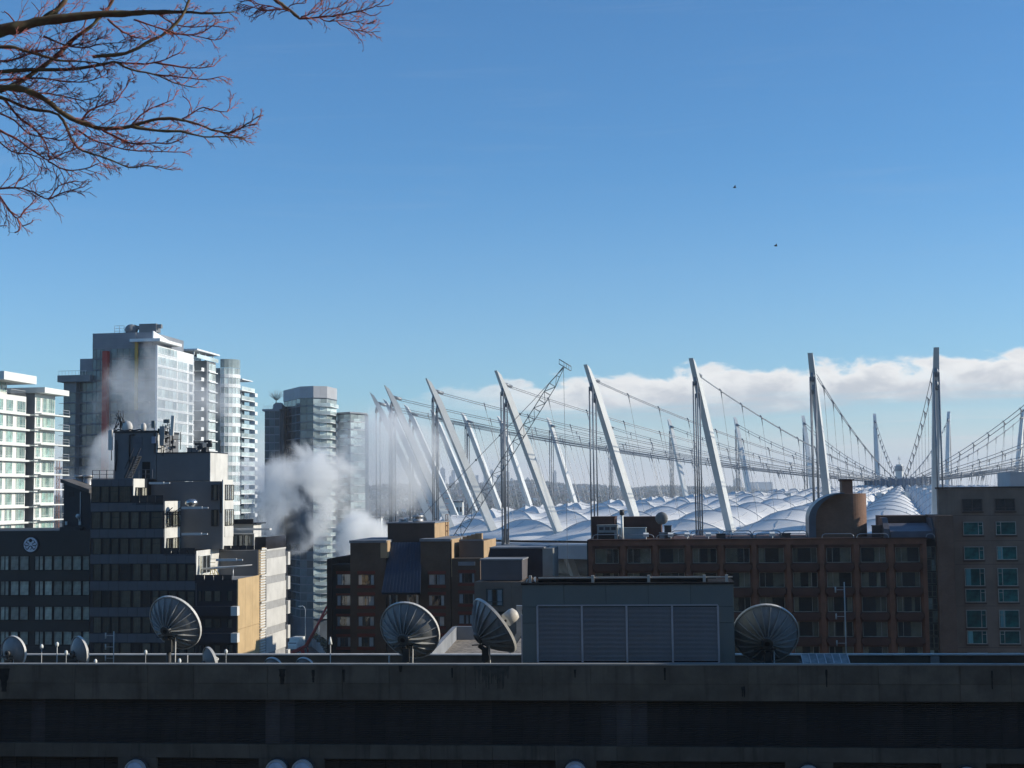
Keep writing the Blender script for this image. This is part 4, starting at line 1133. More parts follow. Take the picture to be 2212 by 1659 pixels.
# roof railing, stairs, ladder
b = MB(); x0, x1, z0, z1 = F.rect(CS, 52, 1128, 360, 1000, -.0)
for (ya, yb) in ((x0, x1), ): pass
for i in range(4): b.bar((x0+(x1-x0)*i/3, 0, z0), (x0+(x1-x0)*i/3, 0, z1), .07)
for q in (0, .5, 1): b.bar((x0, 0, z0+.05+(z1-z0-.05)*q), (x1, 0, z0+.05+(z1-z0-.05)*q), .06)
xa, xb, _, _ = F.rect(CS, 625, 1100, 920, 1000)
for i in range(4): b.bar((xa+(xb-xa)*i/3, 0, z0), (xa+(xb-xa)*i/3, 0, z1), .07)
for q in (0.5, 1): b.bar((xa, 0, z0+(z1-z0)*q), (xb, 0, z0+(z1-z0)*q), .06)
b.build('roof_railing', mat('grey_rail', (.12, .12, .13), .5), E)
b = MB(); p0 = F.fr(*CS(560, 1110), 1.2); p1 = F.fr(*CS(700, 800), 1.2); q0 = F.fr(*CS(490, 1110), .4); q1 = F.fr(*CS(620, 800), .4)
for (pa_, pb_, yy) in ((p0, p1, 2.2), (q0, q1, 1.0)): b.bar((pa_[0], yy, pa_[1]), (pb_[0], yy, pb_[1]), .22); b.bar((pa_[0], yy, pa_[1]+1), (pb_[0], yy, pb_[1]+1), .09)
for i in range(14):
    t_ = i/13; b.box(q0[0]+(q1[0]-q0[0])*t_, p0[0]+(p1[0]-p0[0])*t_+.1, 1.0, 2.2, q0[1]+(q1[1]-q0[1])*t_, q0[1]+(q1[1]-q0[1])*t_+.06)
b.build('roof_stairs', mat('stair_grey', (.05, .052, .056), .6), E)
x0, x1, z0, z1 = F.rect(CS, 775, 1120, 888, 880, TD); MB().box(x0, x1, TD-.05, TD-.01, z0, z1).build('doorway', back_dk, E)
x0, x1, z0, z1 = F.rect(CS, 640, 820, 772, 515, TD); MB().box(x0, x1, TD-.06, TD-.01, z0, z1).build('door', mat('door_grey', (.12, .125, .14), .6), E)
b = MB()
for pts in (((590, 1000), (590, 490), (660, 480)), ((395, 560), (405, 640), (400, 860), (380, 1010))):
    w_ = [F.fr(*CS(*p), TD-.12) for p in pts]; b.tube([(a, TD-.12, c) for a, c in w_], .09, 5)
b.build('conduit', frame_d, E)
# aerials: each a thing standing on the roof
galv = MATS['galvanised']; offw = mat('aerial_white', (.62, .60, .55), .5, .05); dkm = mat('aerial_dark', (.05, .05, .05), .6)
def aerial(xa, ya, xb, yb, m_, label, tilt=0, ribs=0, y=TD-.4, zbase=None):
    x0, x1, z0, z1 = F.rect(CS, xa, yb, xb, ya, y)
    g = empty('panel_aerial', F.w((x0+x1)/2, y, z0), -GRID, label=label, cat='aerial', group='mobile aerials on the stepped block')
    b = MB(); wd = (x1-x0)/2; h = z1-z0
    n = max(1, ribs)
    for i in range(n): b.box(-wd+2*wd*i/n+.01, -wd+2*wd*(i+1)/n-.01, -.15, .15, 0, h)
    o = b.build('panel', m_, g); o.rotation_euler = (0, tilt, 0)
    b = MB(); b.tube([(0, .3, -1.2), (0, .3, h*.8)], .05, 6); b.bar((0, .12, h*.25), (0, .35, h*.25), .08); b.bar((0, .12, h*.7), (0, .35, h*.7), .08); b.build('mount', dkm, g)
aerial(285, 418, 345, 710, offw, 'long pale panel aerial on the left edge of the stair head', y=TD-.2)
aerial(912, 282, 960, 388, mat('aerial_green', (.16, .19, .18), .6), 'small grey-green box aerial on a thin pole above the stair head')
aerial(915, 512, 968, 610, mat('aerial_lilac', (.32, .34, .42), .6), 'small lilac-grey box aerial fixed to the stair head wall')
aerial(1030, 362, 1098, 640, mat('aerial_grey', (.32, .32, .31), .6), 'ribbed grey panel aerial in front of the cluttered mast', ribs=4)
aerial(1182, 208, 1230, 498, offw, 'tall tilted cream panel aerial, highest on the stepped block', tilt=.06)
aerial(1086, 262, 1170, 318, MATS['aerial_green'], 'short dark box aerial left of the tall cream panel', y=TD)
# cluttered mast
x, z = F.fr(*CS(1140, 740), TD+.6); zt_ = F.fr(*CS(1140, 300), TD+.6)[1]
g = empty('aerial_mast', F.w(x, TD+.6, z-.3), -GRID, label='cluttered lattice mast with boxes and cables at the roof step', cat='mast'); rr = random.Random(9)
b = MB()
for sx_ in (-.6, .5):
    for sy_ in (-.4, .4): b.tube([(sx_, sy_, 0), (sx_*.7, sy_, zt_-z)], .05, 5)
for q in range(9): b.bar((-.6, -.4, q*(zt_-z)/9), (.5, -.4, (q+1)*(zt_-z)/9), .05)
b.build('lattice', dkm, g)
b = MB()
for q in range(22):
    xx, zz = rr.uniform(-1.0, 1.0), rr.uniform(.4, (zt_-z)*.9); b.box(xx, xx+rr.uniform(.15, .5), -.6, -.3, zz, zz+rr.uniform(.15, .6), rr.choice((0, 0, 1)))
b.build('equipment_box', [dkm, offw], g, kind='stuff')
b = MB(); b.tube([(1.6, 0, .6), (1.6, 0, zt_-z-.9)], .05, 5); b.bar((.5, 0, 1.8), (1.6, 0, 1.8), .06); b.build('side_pole', dkm, g)
# satellite cluster at the top left of the stair head
x, z = F.fr(*CS(470, 430), TD+1.5)
g = empty('aerial_cluster', F.w(x, TD+1.5, z-.1), -GRID, label='tangle of dishes and cables with a whip aerial, top left of stair head', cat='aerial')
b = MB(); b.tube([(-.1, 0, 0), (-.1, 0, F.fr(*CS(462, 135), TD+1.5)[1]-z)], [.07, .03], 5); b.build('whip', dkm, g)
b = MB(); b.sphere((.75, 0, .55), .75, 12, 0, (.9, .5, 1)); b.build('small_dish', offw, g)
b = MB()
for q in range(16):
    a_, c_ = Vector((rr.uniform(-1, .8), rr.uniform(-.3, .3), rr.uniform(0, .8))), Vector((rr.uniform(-.8, .3), rr.uniform(-.3, .3), rr.uniform(.8, 2.6))); b.tube([a_, (a_+c_)/2+Vector((.15, 0, .1)), c_], .045, 4)
b.build('cabling', dkm, g)
b = MB(); x0_, _, _, zc_ = F.rect(CS, 380, 440, 830, 400, TD+1)
pts = [F.fr(*CS(cx, cyy), TD+1) for cx, cyy in ((380, 430), (430, 410), (520, 432), (600, 412), (660, 425), (740, 408), (800, 430))]
b.tube([(p[0]-x, -.5, p[1]-z+.1) for p in pts], .09, 5); b.build('cable_run', dkm, g)
x, z = F.fr(*CS(795, 425), TD+1); g = empty('small_dish', F.w(x, TD+1, z-.1), label='little white dish on the stair head roof', cat='dish'); b = MB(); b.sphere((0, 0, .5), .55, 12, 0, (.6, .5, 1)); b.build('bowl', offw, g); MB().box(-.05, .05, -.05, .05, 0, .4).build('pole', dkm, g)
for (cx, yt, yb, lb) in ((1600, 595, 680, 'first small wind-vane aerial on the plant room roof'), (1735, 555, 740, 'taller vane aerial near the right end of the plant room roof'), (1905, 560, 740, 'thin pole aerial at the right end of the plant room')):
    x, z = F.fr(*CS(cx, 745), TD+2); zt_ = F.fr(*CS(cx, yt), TD+2)[1]
    g = empty('roof_aerial', F.w(x, TD+2, z), -GRID, label=lb, cat='aerial', group='aerials on the plant room roof'); MB().tube([(0, 0, 0), (0, 0, zt_-z)], .05, 6).build('pole', dkm, g)
    if cx < 1900: b = MB(); b.box(-.5, .35, -.2, .2, zt_-z-.35, zt_-z-.1); b.box(-.15, .4, -.25, .25, zt_-z-.9, zt_-z-.45); b.sphere((.2, 0, zt_-z-.6), .3, 8); b.build('head', [dkm], g)
for (xa, xb, yt) in ((1425, 1485, 680), (1500, 1550, 685), (1630, 1700, 675)):
    x0, x1, z0, z1 = F.rect(CS, xa, 745, xb, yt, TD+2); g = empty('roof_box', F.w(x0, TD+2, z0), -GRID, label={1425: 'low grey box on the plant room roof, left one', 1500: 'low box on the plant room roof, middle one', 1630: 'low dark box below the taller vane aerial'}[xa], cat='roof unit'); b = MB(); b.box(0, x1-x0, 0, 1, 0, z1-z0); b.box(-.05, x1-x0+.05, -.05, 1.05, z1-z0, z1-z0+.06); b.build('casing', conc if xa < 1600 else dkm, g)
# chrome vent ball on the awning ledge
x, z = F.fr(*C1(1450, 1440), 1.2); g = empty('roof_fan', F.w(x, 1.2, z), label='shiny round ventilator above the middle awning', cat='ventilator'); b = MB(); b.sphere((0, 0, .55), .75, 14, 0, (1, 1, .7)); b.cyl((0, 0, -.1), .4, .4, 12); b.build('turbine', mat('shiny_metal', (.5, .5, .48), .25, .1, metal=.9), g)
# parasol frame, step ladder and chair on the lower terrace
x, z = F.fr(*CT(1140, 1110), 1.5); g = empty('folded_parasol', F.w(x, 1.5, z-.8), -GRID, label='closed cantilever parasol lying along its arm on the tan-panel terrace', cat='parasol')
zt_ = F.fr(*CT(1140, 985), 1.5)[1]-z+.8; b = MB(); b.tube([(0, 0, 0), (0, 0, zt_)], .05, 6); b.build('pole', rail_m, g); b = MB(); b.tube([(-4.6, 0, zt_-.3), (-1.6, 0, zt_-.1), (0, 0, zt_), (2.2, 0, zt_+.2)], [.08, .16, .12, .05], 6); b.build('canopy', awn, g)
x, z = F.fr(*CT(790, 1200), 1.5); g = empty('step_ladder', F.w(x, 1.5, z), label='yellow step ladder on the terrace beside the glazed door', cat='ladder'); yl = mat('ladder_yellow', (.6, .45, .08), .5); b = MB(); zt_ = F.fr(*CT(790, 1010), 1.5)[1]-z
for sx_ in (-.25, .25): b.bar((sx_*1.4, 0, 0), (sx_*.7, .3, zt_), .07)
for q in range(6): b.bar((-.3, .05*q, .3+q*.4), (.3, .05*q, .3+q*.4), .05)
b.build('front_frame', yl, g); b = MB()
for sx_ in (-.25, .25): b.bar((sx_*1.4+.5, .8, 0), (sx_*.7, .3, zt_), .06)
b.build('rear_frame', yl, g)
# ================================================================ middle brick building
bk = brick_mat('brown_brick', (0.125, 0.075, 0.042), (0.095, 0.055, 0.032), (0.12, 0.10, 0.08))
tan_r = mat('sunlit_tan', (0.42, 0.29, 0.16), .85, .1, .6, streak=.2)  # sunlit copy of the brown walls, the light put into the colour
redp = mat('red_lintel', (0.17, 0.035, 0.022), .7, .15, .6)
F = Frame('brick_apartments', *C4(168, 900), 190, label='brown brick apartment building with a dark blue sloping metal roof panel', cat='building')
E = F.e
def X4(cx, y=0): return F.fr(*C4(cx, 700), y)[0]
def Z4(cy_, cx=700, y=0): return F.fr(*C4(cx, cy_), y)[1]
# left wing, two planes
b = MB(); zl0, zl1 = Z4(483, 168), Z4(462, 353)
b.prism_y([(X4(168), 0), (X4(205), 0), (X4(205), zl0+.15), (X4(168), zl0)], 0, 12); b.build('wing_wall', mat('dark_brick_end', (0.03, 0.024, 0.02), .9, .2, .6), E)
MB().box(X4(205), X4(353), .5, 12, 0, Z4(545)).build('wing_wall', mat('dark_stucco', (0.035, 0.034, 0.032), .9, .2, .4), E)
b = MB(); b.prism_y([(X4(205), Z4(520)), (X4(353), Z4(520)), (X4(353), zl1), (X4(205), zl0+.1)], 3.5, 12); b.build('roof_box', MATS['dark_brick_end'], E)
MB().box(X4(205)-.3, X4(353), .1, 3.4, Z4(545), Z4(522)).build('eaves', MATS['dark_stucco'], E)
wrows = [(598, 682), (760, 838), (915, 992), (1072, 1148)]
curt_b = mat('blue_white_curtain', (0.36, 0.43, 0.48), .9, .12, 1.2, rnd=.25)
def bw(xa, xb, ya, yb, y=0.0, rot=0, cu=((0, .25), (.78, 1)), lint=True, cols=(.36, .62)):
    x0, x1, z0, z1 = F.rect(C4, xa, yb, xb, ya, y)
    window(E, x0, y, z0, x1-x0, z1-z0, 0, cols, (), .07, .1, frame_d if not lint else mat('brown_frame', (.12, .08, .06), .6), glass_d, back_dk, cu, curt_b)
    if lint:
        MB().box(x0-.12, x1+.12, y-.08, y+.0, z1+.03, z1+.42).build('lintel', redp, E)
        MB().box(x0-.12, x1+.12, y-.12, y+.0, z0-.38, z0-.03).build('sill', redp, E)
cus = [((0, .22), (.8, 1)), ((0, .42), (.5, 1)), ((0, .25), (.75, 1)), ((0, .2), (.7, .95))]
for i, (ya, yb) in enumerate(wrows):
    bw(245, 352, ya, yb, .5, cu=cus[(i+1) % 4], cols=(.35, .55))
    MB().box(X4(208), X4(353), .36, .49, Z4(yb+62), Z4(yb+28)).build('floor_band', MATS['dark_stucco'], E)
# block A
MB().box(X4(353)+.01, X4(622), -.6, 12, 0, Z4(362, 400, -.6)).build('block_wall', bk, E)
MB().box(X4(353)-.1, X4(622)+.1, -.75, 12, Z4(362, 400, -.6)+.01, Z4(362, 400, -.6)+.35).build('coping', conc, E)
for i, (ya, yb) in enumerate(wrows): bw(405, 527, ya, yb, -.62, cu=cus[i])
# sloped metal roof between the blocks
zr0, zr1 = Z4(357, 760, 1.5), Z4(738, 720, -3.0)
xa0, xa1 = F.fr(*C4(652, 357), 1.5)[0], F.fr(*C4(885, 357), 1.5)[0]; xb0, xb1 = F.fr(*C4(583, 738), -3)[0], F.fr(*C4(873, 738), -3)[0]
blue_m = mat('blue_metal_roof', (0.035, 0.055, 0.085), .45, .15, .4, metal=.3)
rf = MB(); rf.add([(xa0, 1.5, zr0), (xa1, 1.5, zr0), (xb1, -3, zr1), (xb0, -3, zr1), (xa0, 1.7, zr0-.2), (xa1, 1.7, zr0-.2), (xb1, -2.8, zr1-.25), (xb0, -2.8, zr1-.25)],
             [(3, 2, 1, 0), (4, 5, 6, 7), (0, 1, 5, 4), (2, 3, 7, 6), (1, 2, 6, 5), (3, 0, 4, 7)]); ro = rf.build('sloped_roof', blue_m, E)
for i in range(12):
    t_ = i/11; p = Vector((xa0+(xa1-xa0)*t_, 1.45, zr0+.02)); q = Vector((xb0+(xb1-xb0)*t_, -3.05, zr1+.02)); MB().bar(p, q, .09).build('standing_seam', blue_m, ro)
MB().box(X4(622), X4(885), 1.6, 12, 0, zr0-.1).build('block_wall', bk, E)
# bay below the sloped roof
MB().box(X4(600, -.3), X4(880, -.3), -.3, 1.5, 0, zr1-.2).build('bay_wall', mat('pale_stucco', (0.10, 0.085, 0.07), .85, .15, .5), E)
for (xa, xb) in ((635, 710), (770, 868)): bw(xa, xb, 752, 838, -.32, lint=True, cols=(.5,))
# block B
MB().box(X4(885), X4(1110), -.6, 12, 0, Z4(350, 1000, -.6)).build('block_wall', bk, E)
MB().box(X4(885)-.1, X4(1110)+.1, -.75, 12, Z4(350, 1000, -.6)+.01, Z4(350, 1000, -.6)+.35).build('coping', conc, E)
for i, (ya, yb) in enumerate(((598, 680), (756, 838), (915, 992), (1070, 1150))): bw(940, 1062, ya, yb, -.62, cu=(((0, .4), (.5, 1)), ((0, .2), (.8, 1)), ((0, .25), (.7, 1)), ((0, .2), (.8, 1)))[i])
# flanks in paler tan: the sunlight on the brick is put into the colour
def lit_tanflank(xa, x_end, ya, yb, y0=-.6):
    xr = X4(xa, y0); y1_ = F.sd(*C4(x_end, ya+20), xr)[0]; MB().box(xr+.01, xr+.1, y0, max(y0+1, min(y1_, 9)), Z4(yb, xa, y0), Z4(ya, xa, y0)).build('lit_tan_flank', tan_r, E)
lit_tanflank(622, 585, 348, 475)
MB().prism([(X4(575, -.6), -.62), (X4(622, -.6), -.62), (X4(622, -.6)+.12, 1.0), (X4(600, -.6), 1.0)], Z4(475, 600, -.6), Z4(345, 600, -.6)).build('lit_tan_flank', tan_r, E)  # thin wedge standing for a sunlit brick facet
lit_tanflank(1110, 1172, 335, 618)  # tan stops where the sunlight on this flank would stop
# penthouse
x0, x1, z0, z1 = F.rect(C4, 628, 352, 978, 212, 3)
MB().box(x0, x1, 3, 3.1, z0-1, z1).build('penthouse_wall', mat('brown_render', (0.075, 0.052, 0.04), .85, .12, .6), E)
yp = F.sd(*C4(1088, 280), x1)[0]
MB().box(x0, x1, 3.1, yp, z0-1, z1-.05).build('penthouse', MATS['brown_render'], E); MB().box(x1+.01, x1+.1, 3.0, yp, z0-1, z1).build('lit_tan_flank', tan_r, E)
MB().box(x0-.15, x1+.2, 2.85, yp+.2, z1, z1+.15).build('coping', conc, E)
b = MB(); yy = F.sd(*C4(1060, 280), x1)[0]
for q in range(9): b.box(x1+.12, x1+.3, yy, yy+1.5, z0+.4+q*.75, z0+.46+q*.75)
for q in (0, 1.5): b.box(x1+.12, x1+.2, yy+q, yy+q+.12, z0, z1+1)
b.build('wall_ladder', mat('rust_ladder', (.16, .07, .035), .7), E)
for (cx, r_, yt, lb) in ((748, .55, 185, 'short squat flue on the brown penthouse'), (858, .6, 157, 'double capped flue on the brown penthouse')):
    x, z = F.fr(*C4(cx, 208), 5); zt_ = F.fr(*C4(cx, yt), 5)[1]; g = empty('flue', F.w(x, 5, z1+.1), label=lb, cat='flue'); h = zt_-z1
    b = MB(); b.cyl((0, 0, 0), r_*1.2, h*.5, 14); b.cyl((0, 0, h*.5), r_*.7, h*.2, 14); b.cyl((0, 0, h*.68), r_*1.25, h*.32, 14); b.build('pipe', MATS['galvanised'], g)
# block C behind
x0, x1, z0, z1 = F.rect(C4, 1170, 475, 1350, 345, 1.5); beige = mat('beige_render', (0.13, 0.105, 0.085), .85, .1, .5)
MB().box(x0, x1, 1.5, 10, z0-2, z1).build('stair_head', beige, E)
yy = F.sd(*C4(1443, 400), x1)[0]; MB().box(x1+.01, x1+.1, 1.5, min(yy, 14), z0-2, z1).build('lit_tan_flank', tan_r, E)
MB().box(x0, x1, 1.4, 1.49, z1, z1+.2).build('coping', conc, E)
for i in range(4):
    xx, zz = F.fr(*C4(1195+i*32, 345), 6); MB().box(xx, xx+.9, 6, 7, zz-.3, zz+.55+.15*i).build('roof_upstand', tan_r, E)
MB().box(X4(1112, -.55), X4(1330, -.55), -.55, 10, 0, Z4(478, 1200, -.55)).build('block_wall', bk, E)
x0, x1, z0, z1 = F.rect(C4, 1163, 530, 1290, 503, -.55); MB().box(x0, x1, -.6, -.551, z0, z1).build('window_slot', back_dk, E); MB().box(x0, x1, -.7, -.56, z0-.05, z0+.45).build('slot_sill', conc, E)
for i, (ya, yb) in enumerate(((590, 665), (745, 822), (904, 975))): bw(1168, 1286, ya, yb, -.57, cu=(((0, .18), (.85, 1)), ((0, .25), (.9, 1)), ((0, .3), (.45, .6), (.7, 1)))[i])

# ---- dark blue box, grey box and beige hotel wing right of it
F = Frame('beige_hotel', *C4(1290, 900), 160, label='beige panelled building with one dark window and black rooftop boxes', cat='building')
E = F.e
x0, x1, z0, z1 = F.rect(C4, 1290, 1230, 1660, 655)
MB().box(x0, x1, 0, 10, 0, z1-.02).build('wall', mat('beige_panel', (0.17, 0.135, 0.105), .8, .08, .4, streak=.15), E)
n = 4
for i in range(n):
    for (ya, yb) in ((655, 700), (700, 838), (838, 1000), (1000, 1240)):
        za, zb_ = F.fr(*C4(1400, yb))[1], F.fr(*C4(1400, ya))[1]
        MB().box(x0+(x1-x0)*i/n+.015, x0+(x1-x0)*(i+1)/n-.015, -.07, -.005, za+.015, zb_-.015).build('wall_panel', MATS['beige_panel'], E)
wx0, wx1, wz0, wz1 = F.rect(C4, 1377, 838, 1502, 710); window(E, wx0, -.08, wz0, wx1-wx0, wz1-wz0, 0, (.36, .62), (.24,), .1, .14, mat('teal_frame', (.02, .045, .05), .5), glass_d, back_dk, ((0.05, .36), (.66, .95)), curt_b)
wx0, wx1, wz0, wz1 = F.rect(C4, 1450, 960, 1530, 880); MB().box(wx0, wx1, -.2, -.08, wz0, wz1).build('vent', frame_d, E)
wx0, wx1, wz0, wz1 = F.rect(C4, 1335, 645, 1645, 492, 1); MB().box(wx0, wx1, 1, 6, wz0, wz1).build('rooftop_box', mat('mauve_grey', (.095, .088, .092), .8, .1, .5), E); MB().box(wx0-.1, wx1+.1, .9, 6, wz1, wz1+.15).build('coping', conc, E)
wx0, wx1, wz0, wz1 = F.rect(C4, 1365, 660, 1800, 402, 6.2); black_b = mat('black_blue_cladding', (0.006, 0.009, 0.02), .5, .3, .5)
b = MB(); b.prism_y([(wx0, wz0-4), (wx1, wz0-4), (wx1, wz1), (wx0+.6, wz1), (wx0, wz1-2.5)], 6.2, 12); b.build('black_box', black_b, E)
MB().box(wx1, wx1+1.2, 6.2, 12, wz0-8, wz1).build('grey_flank', mat('grey_flank', (.24, .24, .22), .8, .1, .5), E); MB().box(wx0+.6, wx1+.2, 6.0, 12, wz1, wz1+.15).build('coping', conc, E)

# ---- low gravel roof in front of them
F = Frame('low_roof_building', *C4(1100, 1000), 122, label='low building with a gravel roof and concrete parapet, partly sunlit', cat='building')
E = F.e
gz = F.fr(*C4(1400, 1200), 0)[1]
xa, xb = F.fr(*C4(700, 1200))[0], F.fr(*C4(1660, 1200))[0]
MB().box(xa, xb, -3, 24, 0, gz-1.2).build('wall', conc, E)
MB().box(xa+.3, xb-.3, -2.7, 23.7, gz-1.19, gz-1.1).build('gravel_roof', mat('gravel', (.26, .22, .17), .95, .45, 2.5, det=8), E)
zt_ = F.fr(*C4(1200, 995), 22)[1]
MB().box(X4(0)*0+F.fr(*C4(1128, 1000), 22)[0], F.fr(*C4(1290, 1000), 22)[0], 22, 22.6, gz-1.1, zt_).build('parapet', conc, E)
p0 = F.fr(*C4(1120, 1003), 22); b = MB(); xx0 = F.fr(*C4(1000, 1150), 4)[0]
b.add([(p0[0], 22, gz-1.1), (p0[0]+.4, 22, gz-1.1), (xx0+.4, 0, gz-1.1), (xx0, 0, gz-1.1), (p0[0], 22, zt_), (p0[0]+.4, 22, zt_), (xx0+.4, 0, gz+.1), (xx0, 0, gz+.1)], [(0, 1, 2, 3), (7, 6, 5, 4), (1, 5, 6, 2), (3, 7, 4, 0), (0, 4, 5, 1), (2, 6, 7, 3)]); b.build('parapet', conc, E)

# ================================================================ red brick hotel
bk_red = mat('red_brick_panel', (0.17, 0.072, 0.042), .85, .22, .5, det=6, streak=.15)
bk_dk = mat('dark_red_brick', (0.075, 0.032, 0.022), .85, .2, .5)
F = Frame('red_brick_hotel', *C7(635, 456), 165, label='long red brick hotel with rows of deep-set windows and a vaulted roof housing', cat='hotel')
E = F.e
xR = F.fr(*C8(1405, 800))[0]; zT = F.fr(*C8(700, 533))[1]
bays = [C7(690, 0)[0], C7(945, 0)[0], C7(1200, 0)[0], C7(1462, 0)[0], C7(1722, 0)[0], C8(107, 0)[0], C8(367, 0)[0], C8(627, 0)[0], C8(890, 0)[0], C8(1157, 0)[0]]
bayr = [C7(880, 0)[0], C7(1135, 0)[0], C7(1395, 0)[0], C7(1655, 0)[0], C7(1915, 0)[0], C8(300, 0)[0], C8(555, 0)[0], C8(820, 0)[0], C8(1083, 0)[0], C8(1345, 0)[0]]
REC = 0.55
bx = [(F.fr(a, 1200, REC)[0], F.fr(c, 1200, REC)[0]) for a, c in zip(bays, bayr)]
z1 = F.fr(*C8(700, 597), REC)[1]; z1b = F.fr(*C8(700, 712), REC)[1]; z2 = F.fr(*C8(700, 786), REC)[1]
pit = z1-z2; wh_ = z1-z1b
MB().box(-.2, xR, REC+.02, 14, 0, zT-.05).build('core', back_dk, E)
MB().box(0, xR, 0, 14, z1+.35, zT).build('parapet', bk_red, E)
MB().box(-.1, xR+.1, -.12, 14, zT+.01, zT+.12).build('coping', bk_dk, E)
# piers with splayed edges
edges = [0.0]+[(bx[i][1]+bx[i+1][0])/2 for i in range(9)]+[xR]
for i in range(11):
    lo = 0 if i == 0 else bx[i-1][1]; hi_ = xR if i == 10 else bx[i][0]
    sp = .28
    b = MB(); b.prism([(lo+(sp if i else 0), 0), (hi_-(sp if i < 10 else 0), 0), (hi_, REC), (lo, REC)], 0, z1+.34); b.build('pier', bk_red, E)
curt_h = mat('hotel_curtain', (0.17, 0.145, 0.10), .9, .25, .9, rnd=.5)
fr_h = mat('alu_frame', (.38, .34, .28), .5)
hr = random.Random(21)
for k in range(9):
    zt_ = z1-pit*k; zb_ = zt_-wh_
    for i, (xa, xb) in enumerate(bx):
        right = hr.random() < .5 if k else (i in (0, 2, 4, 6, 8))
        cols = (.76,) if i % 2 == 0 else (.24,)
        r_ = hr.random()
        cu = ((0, .5),) if r_ < .25 else ((0, .3), (.62, .76)) if r_ < .5 else ((.55, 1),) if r_ < .75 else ((.0, .2), (.8, 1))
        window(E, xa+.02, REC, zb_, xb-xa-.04, zt_-zb_, 0, cols, (), .055, .1, fr_h, glass_d, back_dk, cu, curt_h)
        # chamfered sill projecting below and dark splayed head above
        b = MB(); c_ = .32; zz1, zz0 = zb_-.02, zb_-(pit-wh_)*.80
        b.prism_y([(xa-.20, zz1-.18), (xa+.02, zz1), (xb-.02, zz1), (xb+.20, zz1-.18), (xb+.20, zz0+.25), (xb-.1, zz0), (xa+.1, zz0), (xa-.20, zz0+.25)], -.12, REC); b.build('sill', bk_dk, E)
        MB().box(xa+.02, xb-.02, .12, REC, zt_+.01, zt_+(pit-wh_)*.2 if k else zt_+.34).build('window_head', bk_dk, E)
# glazed stair strip and round brick pier at the right end
xg0, xg1 = xR, F.fr(*C8(1478, 800), .4)[0]
MB().box(xg0, xg1, .6, 12, 0, zT-.1).build('stair_core', back_dk, E)
for k in range(22):
    z = zT-.9-k*.95*1.5; n = 2
    for i in range(n): window(E, xg0+.05+(xg1-xg0-.1)*i/n, .58, z-1.3, (xg1-xg0-.1)/n, 1.3, 0, (), (.45,), .05, .08, mat('stair_frame', (.13, .14, .10), .6), glass_d, back_gr if (k*3+i) % 4 == 0 else back_dk, (), curt_h)
    if z < 6: break
xp0, xp1 = xg1, F.fr(*C8(1618, 800), 0)[0]
zpr = F.fr(*C8(1560, 350), 0)[1]
bkp = brick_mat('pier_brick', (0.20, 0.105, 0.065), (0.16, 0.085, 0.055), (0.14, 0.11, 0.09))
rr_ = (xp1-xp0)/2
pts = [(xp0, 8), (xp0, .5)]+[(xp0+.1, .12), (xp0+.35, 0), (xp1, 0)]+[(xp1, 8)]
MB().prism(pts, 0, zpr).build('round_pier', bkp, E)
# vaulted lift housing: curved left edge, rounded brick right end
VY = 3.0
def XZ(cx, cyy, y=VY): return F.fr(*C8(cx, cyy), y)
p_l = XZ(545, 530); p_t = XZ(760, 183); p_r = XZ(946, 183); zb_ = zT
n = 12; arcp = [(p_t[0]-(p_t[0]-p_l[0])*math.sin(math.pi/2*i/n), zb_+(p_t[1]-zb_)*(.42+.58*math.cos(math.pi/2*i/n))) for i in range(n+1)]
xr1 = XZ(815, 300)[0]
b = MB(); b.prism_y([(xr1, zb_)] + [(xr1, p_t[1])] + arcp + [(p_l[0], zb_)], VY, VY+7); b.build('vault', brick_mat('vault_brick', (0.24, 0.125, 0.075), (0.19, 0.10, 0.062), (0.17, 0.12, 0.09)), E)
rq = (p_r[0]-xr1)
pts = [(xr1-.01, VY+7), (xr1-.01, VY)]+[(xr1+rq*math.sin(math.pi/2*i/10), VY+rq-rq*math.cos(math.pi/2*i/10)) for i in range(1, 11)]+[(p_r[0], VY+7)]
o = MB().prism(pts, zb_, p_t[1]).build('rounded_end', MATS['vault_brick'], E)
# metal arch over the curved side
q_l = XZ(492, 530)[0]; th = p_l[0]-q_l
outer = [(x-(th if x < p_t[0]-2 else th*(1-(x-(p_t[0]-2))/2)) if x < p_t[0] else x, z+.05) for x, z in arcp]
strip_o = [(p_t[0]-(p_t[0]-q_l+.0)*math.sin(math.pi/2*i/n), zb_+(p_t[1]+.12-zb_)*(.42+.58*math.cos(math.pi/2*i/n))) for i in range(n+1)]
b = MB(); b.prism_y(arcp+[(p_l[0], zb_), (q_l, zb_)]+strip_o[::-1], VY-1.2, VY+5); b.build('metal_arch', mat('blue_grey_metal', (.12, .15, .18), .4, .15, .5, metal=.4), E)
c0, c1 = XZ(748, 84, VY+3), XZ(832, 184, VY+3); MB().box(c0[0], c1[0], VY+3, VY+6, c1[1]-1, c0[1]).build('chimney', MATS['vault_brick'], E); MB().box(c0[0]-.2, c1[0]+.2, VY+2.8, VY+6.2, c0[1], c0[1]+.18).build('chimney_cap', bk_dk, E)
